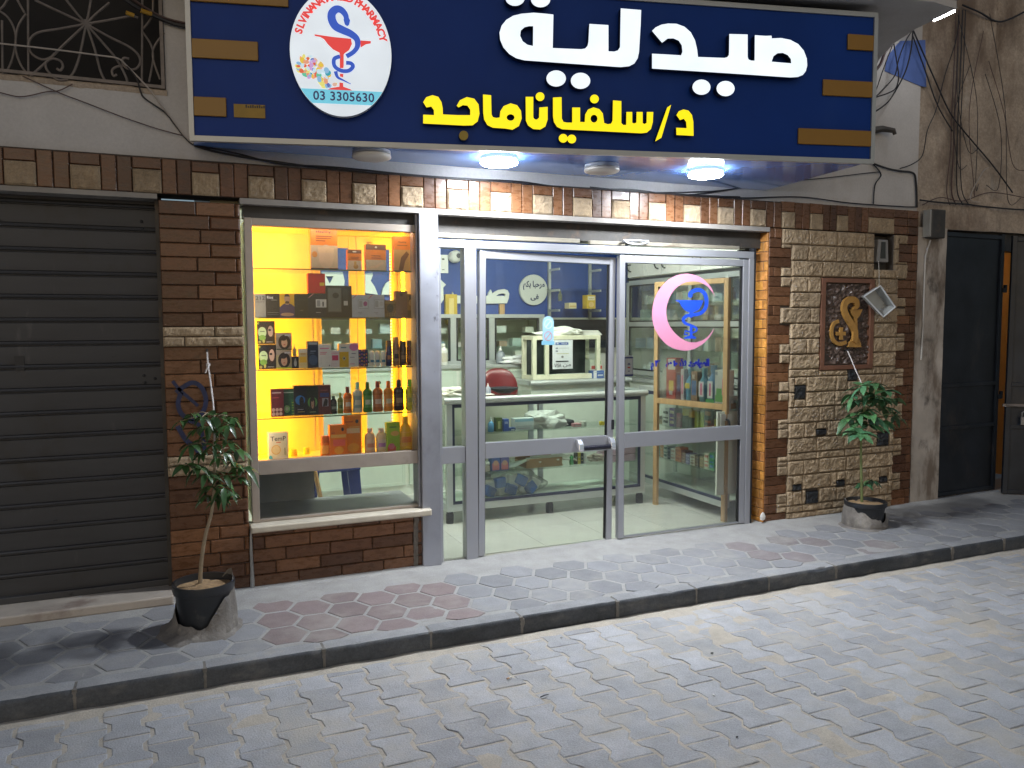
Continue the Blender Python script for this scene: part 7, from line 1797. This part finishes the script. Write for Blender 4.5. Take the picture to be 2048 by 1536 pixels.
b.box(gx0+t+.0003, gm-.0003, YC+.001, YC+t, gz1-t, gz1); b.box(gm+t+.0003, gx1-t-.0003, YC+.001, YC+t, gz1-t, gz1); b.box(gx0+t+.0003, gm-.0003, YC+.001, YC+t, gz0, gz0+t*1.2); b.box(gm+t+.0003, gx1-t-.0003, YC+.001, YC+t, gz0, gz0+t*1.2)
for z in (gz0, gz1-t):
    b.box(gx0, gx0+t, YC+t+.0003, gy1-t-.0003, z, z+t); b.box(gx1-t, gx1, YC+t+.0003, gy1-t-.0003, z, z+t)
b.build('frame', mat('cream_frame', (.66, .66, .50), .45), gc, bevel=.003)
b = MB(); b.box(gx0+t, gx1-t, YC+.012, YC+.016, gz0+t, gz1-t); b.build('glass_panel', m_shelf_glass, gc)
b = MB(); b.box(gx0+.01, gx1-.01, gy1-.03, gy1-.02, gz0+t, gz1-t); b.build('dark_back', mat('dark_case_back', (.035, .045, .04), .2), gc)
nx0, nx1, nz0, nz1 = P(1105.5, 736, y=YC-.01).x, P(1146, 736, y=YC-.01).x, P(1125, 738, y=YC-.01).z, P(1125, 680, y=YC-.01).z
facebox('paper_notice', 'paper notice with a blue heading and handwriting taped to the cream glass case', 'notice', nx0, nx1, YC-.006, .003, nz0, nz1, (.66, .70, .72),
        [('r', (.05, .11, .32), .14, .78, .83, .92), ('o', (.5, .55, .65), .2, .3, .85, .91), ('t', (.6, .62, .66), .42, .72, .85, .90, 'VISA'), ('r', (.12, .14, .2), .15, .26, .70, .74), ('r', (.12, .14, .2), .15, .26, .60, .64), ('r', (.45, .5, .5), .3, .8, .71, .73), ('r', (.45, .45, .2), .2, .8, .52, .54), ('o', (.2, .2, .2), .42, .54, .38, .46), ('r', (.02, .02, .02), .15, .78, .245, .285),
         ('t', (.05, .05, .06), .08, .42, .06, .19, 'VISA'), ('t', (.05, .05, .06), .5, .9, .04, .20, arabic('متوفر')) if False else ('t', (.05, .05, .06), .5, .9, .06, .18, arabic('من'))], group=None)
q = P(1130, 668, y=YC+.1); blob((P(1120, 668, y=YC+.13).x, YC+.13, gz1+.0), .20, .10, .05, (.66, .68, .62), 'crumpled white plastic bag on top of the cream glass case', 'plastic_bag', 'bag', 8, .5, crumple=True)
b = MB()
for i in range(5):
    w_ = .22-.015*i; xx = P(1172, 668, y=YC+.1).x; M = Matrix.Translation((xx, YC+.14, gz1+.001+.009*i)) @ Matrix.Rotation(.1*i-.2, 4, 'Z'); b.box(-w_*.7, w_*.7, -.08, .08, 0, .008, M=M)
tag(b.build('paper_stack', paint((.66, .67, .62), .8)), 'loose stack of white papers on the right of the cream case top', 'papers')
# cartons to the right of the case
yq = YI+.03
def icb(px0, px1, py0, py1, col, lab, prints): a_, c_ = P(px0, py1, y=yq), P(px1, py0, y=yq); facebox('carton', lab, 'carton', a_.x, c_.x, yq, .1, max(a_.z, IZ+.001), c_.z, col, prints, group=None)
icb(1187, 1208, 741, 762, (.05, .12, .36), 'blue and white carton beside the cream case', [('r', (.68, .7, .7), 0, .3, 0, 1), ('r', (.5, .55, .6), .4, .9, .3, .5), ('r', (.3, .4, .5), .1, .9, .75, .8)])
yq = YI+.12
icb(1180, 1204, 720, 760, (.68, .68, .58), 'white carton with a red band beside the cream case', [('r', (.60, .06, .05), .12, 1, .50, .68), ('r', (.1, .3, .12), .6, .9, .78, .95)])
# ---- red chair
rc_ = thing('office_chair', 'dark red padded chair behind the glass counter', 'chair', (2.62, 6.6, 0))
yb = 6.62; a_, c_ = P(962, 785, y=yb), P(1036, 736, y=yb); cxm = (a_.x+c_.x)/2; ww = (c_.x-a_.x)/2; zt = c_.z
m_red = mat('dark_red_vinyl', (.13, .010, .012), .35, var=.1, coat=.2)
bm = bmesh.new(); bmesh.ops.create_uvsphere(bm, u_segments=28, v_segments=18, radius=1)
for v in bm.verts:
    x, y, z = v.co; f_ = lambda t_, e: math.copysign(abs(t_)**e, t_)
    x, z = f_(x, .75), f_(z, .75); v.co = Vector((cxm+x*ww, yb+.05*y+.06*(1-x*x), zt-.24+z*.24))
me = bpy.data.meshes.new('backrest'); bm.to_mesh(me); bm.free(); me.shade_smooth(); me.materials.append(m_red); o = bpy.data.objects.new('backrest', me); COL.objects.link(o); attach(o, rc_)
bm = bmesh.new(); bmesh.ops.create_uvsphere(bm, u_segments=24, v_segments=12, radius=1)
for v in bm.verts: v.co = Vector((cxm+v.co.x*.24, yb+.30+v.co.y*.24, .48+v.co.z*.05))
me = bpy.data.meshes.new('seat'); bm.to_mesh(me); bm.free(); me.shade_smooth(); me.materials.append(m_red); o = bpy.data.objects.new('seat', me); COL.objects.link(o); attach(o, rc_)
b = MB(); b.tube([(cxm, yb+.3, .44), (cxm, yb+.3, .08)], .03, 10); b.tube(smooth_path([(cxm, yb+.3, .44), (cxm, yb+.04, .46), (cxm, yb+.08, .62), (cxm, yb+.10, zt-.3)], 4), .02, 8)
for k in range(5): w = 2*math.pi*k/5; b.tube([(cxm, yb+.3, .09), (cxm+.26*math.cos(w), yb+.3+.26*math.sin(w), .05)], .018, 8); b.lathe((cxm+.26*math.cos(w), yb+.3+.26*math.sin(w), 0.005), [(.02, 0), (.03, .02), (.02, .045)], 10)
b.build('pedestal', m_black, rc_, smooth=40)
# ---- on and in the glass counter
q = P(925, 787, y=6.0); blob((P(915, 787, y=5.98).x, 5.98, CZ+.006), .20, .13, .04, (.68, .68, .60), 'heap of white papers on the left end of the glass counter', 'paper_heap', 'papers', 13, .5, crumple=True)
b = MB(); xx = P(955, 790, y=5.95).x; b.box(xx-.16, xx+.12, 5.88, 6.1, CZ+.005, CZ+.012); tag(b.build('paper_sheet', paint((.70, .70, .64), .8)), 'flat white sheet on the glass counter beside the paper heap', 'paper')
xx = P(981, 780, y=5.9).x
bottle(0, 0, 0, 0, 0, 'nose_spray', 'little white nozzle bottle on the glass counter before the red chair', 'bottle', (.30, .33, .40), (.72, .72, .72), None, prof='spray', base=CZ+.004, xr=(xx-.025, xx+.025), ztop=P(981, 766, y=5.95).z, yy=5.93, group=None, flat=1)
xx = P(1010, 785, y=6.0).x; b = MB(); b.lathe((xx, 6.02, CZ+.005), [(.05, 0), (.11, .03), (.12, .045), (.10, .045), (.04, .015)], 24); tag(b.build('dark_bowl', m_black, smooth=40), 'dark shallow bowl on the glass counter', 'bowl')
yq = 5.9
def cin(u0, u1, v0, zs, col, lab, name='carton', kind='box', prints=(), cap=None, prof='round', cat=None):
    a_, c_ = P(860+u0/4.1525, 860, y=yq).x, P(860+u1/4.1525, 860, y=yq).x; zt = P(860+(u0+u1)/2/4.1525, 760+v0/4.1525, y=yq).z
    if kind == 'box': return facebox(name, lab, cat or 'carton', a_, c_, yq, min(.08, (c_-a_)), zs+.001, zt, col, prints, group='goods in the glass counter')
    return bottle(0, 0, 0, 0, 0, name, lab, cat or 'bottle', col, cap or (.7, .7, .7), None, prof=prof, base=zs, xr=(a_, c_), ztop=zt, yy=yq, group='goods in the glass counter', flat=1)
cin(432, 468, 330, ZA, (.55, .25, .30), 'pink pump bottle on the upper counter shelf', 'pump_bottle', 'b', prof='spray', cap=(.7, .65, .65))
cin(490, 541, 310, ZA, (.10, .30, .55), 'blue pump bottle on the upper counter shelf', 'pump_bottle', 'b', prof='spray', cap=(.70, .74, .76))
cin(550, 600, 313, ZA, (.06, .09, .02), 'dark olive carton on the upper counter shelf', prints=[('r', (.4, .42, .2), .3, .7, .2, .75)])
cin(612, 656, 325, ZA, (.03, .08, .36), 'blue carton on the upper counter shelf', prints=[('r', (.3, .35, .6), .2, .8, .6, .8)])
cin(658, 712, 395, ZA, (.04, .08, .25), 'small blue carton lying on the upper counter shelf', prints=[('r', (.6, .62, .66), .3, .8, .2, .5)])
cin(703, 862, 318, ZA, (.58, .64, .66), 'white and blue wipes pack on the upper counter shelf', 'wipes_pack', cat='pack', prints=[('r', (.30, .50, .62), .02, .98, .72, .95), ('r', (.45, .5, .52), .1, .9, .3, .36), ('r', (.5, .45, .5), .15, .8, .12, .2)])
m_bag = glass('clear_bag', (.93, .94, .93), .4, .2, body=.7)
xx = P(860+945/4.1525, 840, y=5.98).x; o = blob((xx, 5.98, ZA+.001), .19, .10, .085, (.6, .6, .58), 'crumpled clear plastic bag of small things on the upper counter shelf', 'plastic_bag', 'bag', 5, .5, crumple=True, m=paint((.52, .52, .50), .3))
xx = P(860+1085/4.1525, 840, y=5.98).x; b = MB(); b.box(xx-.12, xx+.12, 5.95, 6.07, ZA+.001, ZA+.055); tag(b.build('black_case', m_black, bevel=.015, seg=3), 'flat black case on the upper counter shelf', 'case')
cin(1195, 1258, 362, ZA, (.60, .28, .30), 'pink carton lying on the upper counter shelf', prints=[('r', (.7, .5, .5), .1, .9, .3, .6)])
cin(1258, 1312, 345, ZA, (.66, .68, .60), 'small white cup on the upper counter shelf', 'cup', 'b', prof='tube', cat='cup')
cin(1420, 1450, 345, ZA, (.65, .50, .03), 'yellow carton at the right of the upper counter shelf')
cin(412, 516, 690, ZB, (.60, .50, .42), 'wide white tub with an orange picture on the lower counter shelf', 'tub', 'b', prof='jar', cap=(.66, .66, .62), cat='tub')
for u0, u1, c_, lab in ((510, 580, (.10, .16, .42), 'blue and red can pack, left of two, on the lower counter shelf'), (585, 655, (.16, .16, .40), 'blue and red can pack, right of two, on the lower counter shelf')):
    cin(u0, u1, 610, ZB, c_, lab, 'can_pack', cat='can', prints=[('r', (.60, .20, .22), .1, .9, .05, .45), ('o', (.60, .35, .25), .2, .8, .3, .6), ('r', (.5, .55, .7), .1, .9, .8, .9)])
b = MB(); xx = P(860+705/4.1525, 930, y=5.95).x
for i in range(6): M = Matrix.Translation((xx-.06+.02*i, 5.98, ZB+.004+.008*i)) @ Matrix.Rotation(-.5, 4, 'Z') @ Matrix.Rotation(-.25, 4, 'Y'); b.box(-.10, .10, -.05, .05, 0, .004, M=M)
tag(b.build('leaflet_fan', paint((.55, .60, .58), .6)), 'fanned white leaflets on the lower counter shelf', 'leaflets')
# open cardboard box
bx0, bx1 = P(860+785/4.1525, 930, y=5.93).x, P(860+1090/4.1525, 930, y=5.93).x; zt = P(860+930/4.1525, 760+625/4.1525, y=6.1).z
cbx = thing('cardboard_box', 'open brown cardboard box with white packets on the lower counter shelf', 'box', (bx0, 5.95, ZB))
m_cardb = mat('cardboard', (.34, .21, .11), .85, var=.08)
b = MB(); b.box(bx0, bx1, 6.12, 6.126, ZB+.001, zt); b.box(bx0, bx0+.006, 5.90, 6.12, ZB+.001, zt-.02); b.box(bx1-.006, bx1, 5.90, 6.12, ZB+.001, zt-.05); b.box(bx0+.006, bx1-.006, 5.90, 5.906, ZB+.001, ZB+.075); b.box(bx0+.006, bx1-.006, 5.906, 6.12, ZB+.001, ZB+.006)
b.build('walls', m_cardb, cbx)
b = MB()
for i in range(7): M = Matrix.Translation((bx0+.09+.055*i, 5.95+.02*(i % 3), ZB+.05+.01*(i % 2))) @ Matrix.Rotation(.4*(i % 3)-.3, 4, 'Z') @ Matrix.Rotation(.3, 4, 'X'); b.box(-.06, .06, -.04, .04, 0, .012, M=M)
b.build('packet_heap', paint((.66, .66, .60), .6), cbx)
cin(1168, 1200, 620, ZB, (.05, .28, .08), 'green bottle on the lower counter shelf', 'bottle', 'b', prof='round', cap=(.03, .12, .04))
for u0, u1, c_, lab in ((1205, 1228, (.05, .05, .04), 'black striped carton on the lower counter shelf'), (1230, 1252, (.60, .50, .08), 'yellow striped carton on the lower counter shelf'), (1254, 1276, (.05, .06, .07), 'dark carton between the yellow and white ones on the lower counter shelf'), (1280, 1303, (.62, .63, .60), 'thin white carton on the lower counter shelf')):
    cin(u0, u1, 605, ZB, c_, lab, prints=[('r', (.6, .55, .3), .2, .8, .3, .36), ('r', (.6, .6, .6), .2, .8, .6, .66)])
xx = P(860+1390/4.1525, 915, y=6.0).x; blob((xx, 6.0, ZB+.001), .10, .06, .035, (.5, .42, .36), 'crumpled foil sachets on the lower counter shelf', 'sachet_heap', 'sachets', 21, .6, rough=.3, crumple=True)
# bag of nappies on the counter floor
xx = P(860+660/4.1525, 990, y=5.98).x
nb_ = thing('diaper_bag', 'clear bag of white and blue nappies on the floor of the glass counter', 'bag', (xx, 5.98, .163))
o = blob((xx, 5.98, .164), .27, .12, .135, (0, 0, 0), None, 'wrapper', None, 2, .28, m=glass('thin_bag_film', (.95, .96, .95), .5, .12, body=.12)); attach(o, nb_)
rgn = random.Random(6)
for i in range(14):
    xx_ = xx-.20+.031*i; env = 1-((xx_-xx)/.27)**2
    M = Matrix.Translation((xx_, 5.93+.025*(i % 3), .20+.075*env*(i % 2))) @ Matrix.Rotation(rgn.uniform(-.8, .8), 4, 'Y') @ Matrix.Rotation(rgn.uniform(-.5, .5), 4, 'Z')
    b = MB(); b.box(-.05, .05, -.03, .03, -.034, .05, M=M); o = b.build('folded_nappy', paint((.74, .75, .76) if i % 3 else (.04, .13, .45), .6), nb_, bevel=.014, seg=3)
# ---- blue plastic stool seen under the display
sx, sy = P(668, 960, y=6.0).x, 6.15
st_ = thing('plastic_stool', 'dark blue plastic stool behind the lower pane of the display window', 'stool', (sx, sy, 0))
m_bst = mat('blue_plastic', (.02, .035, .16), .4)
for dx in (-.19, .19):
    for dy in (-.16, .16):
        b = MB(); b.prism([(sx+dx-.04, sy+dy-.02, .006), (sx+dx+.03, sy+dy-.02, .006), (sx+dx*.8+.045, sy+dy*.8-.02, .45), (sx+dx*.8-.05, sy+dy*.8-.02, .45)], (0, .025, 0)); b.build('leg', m_bst, st_)
b = MB(); b.box(sx-.2, sx+.2, sy-.18, sy+.18, .451, .475); b.build('seat', m_bst, st_, bevel=.01)
b = MB(); b.tube([P(628, 935, y=5.75), P(642, 1000, y=5.75)], .016, 8); tag(b.build('wooden_stick', m_wood), 'brown stick leaning behind the lower display pane', 'stick')
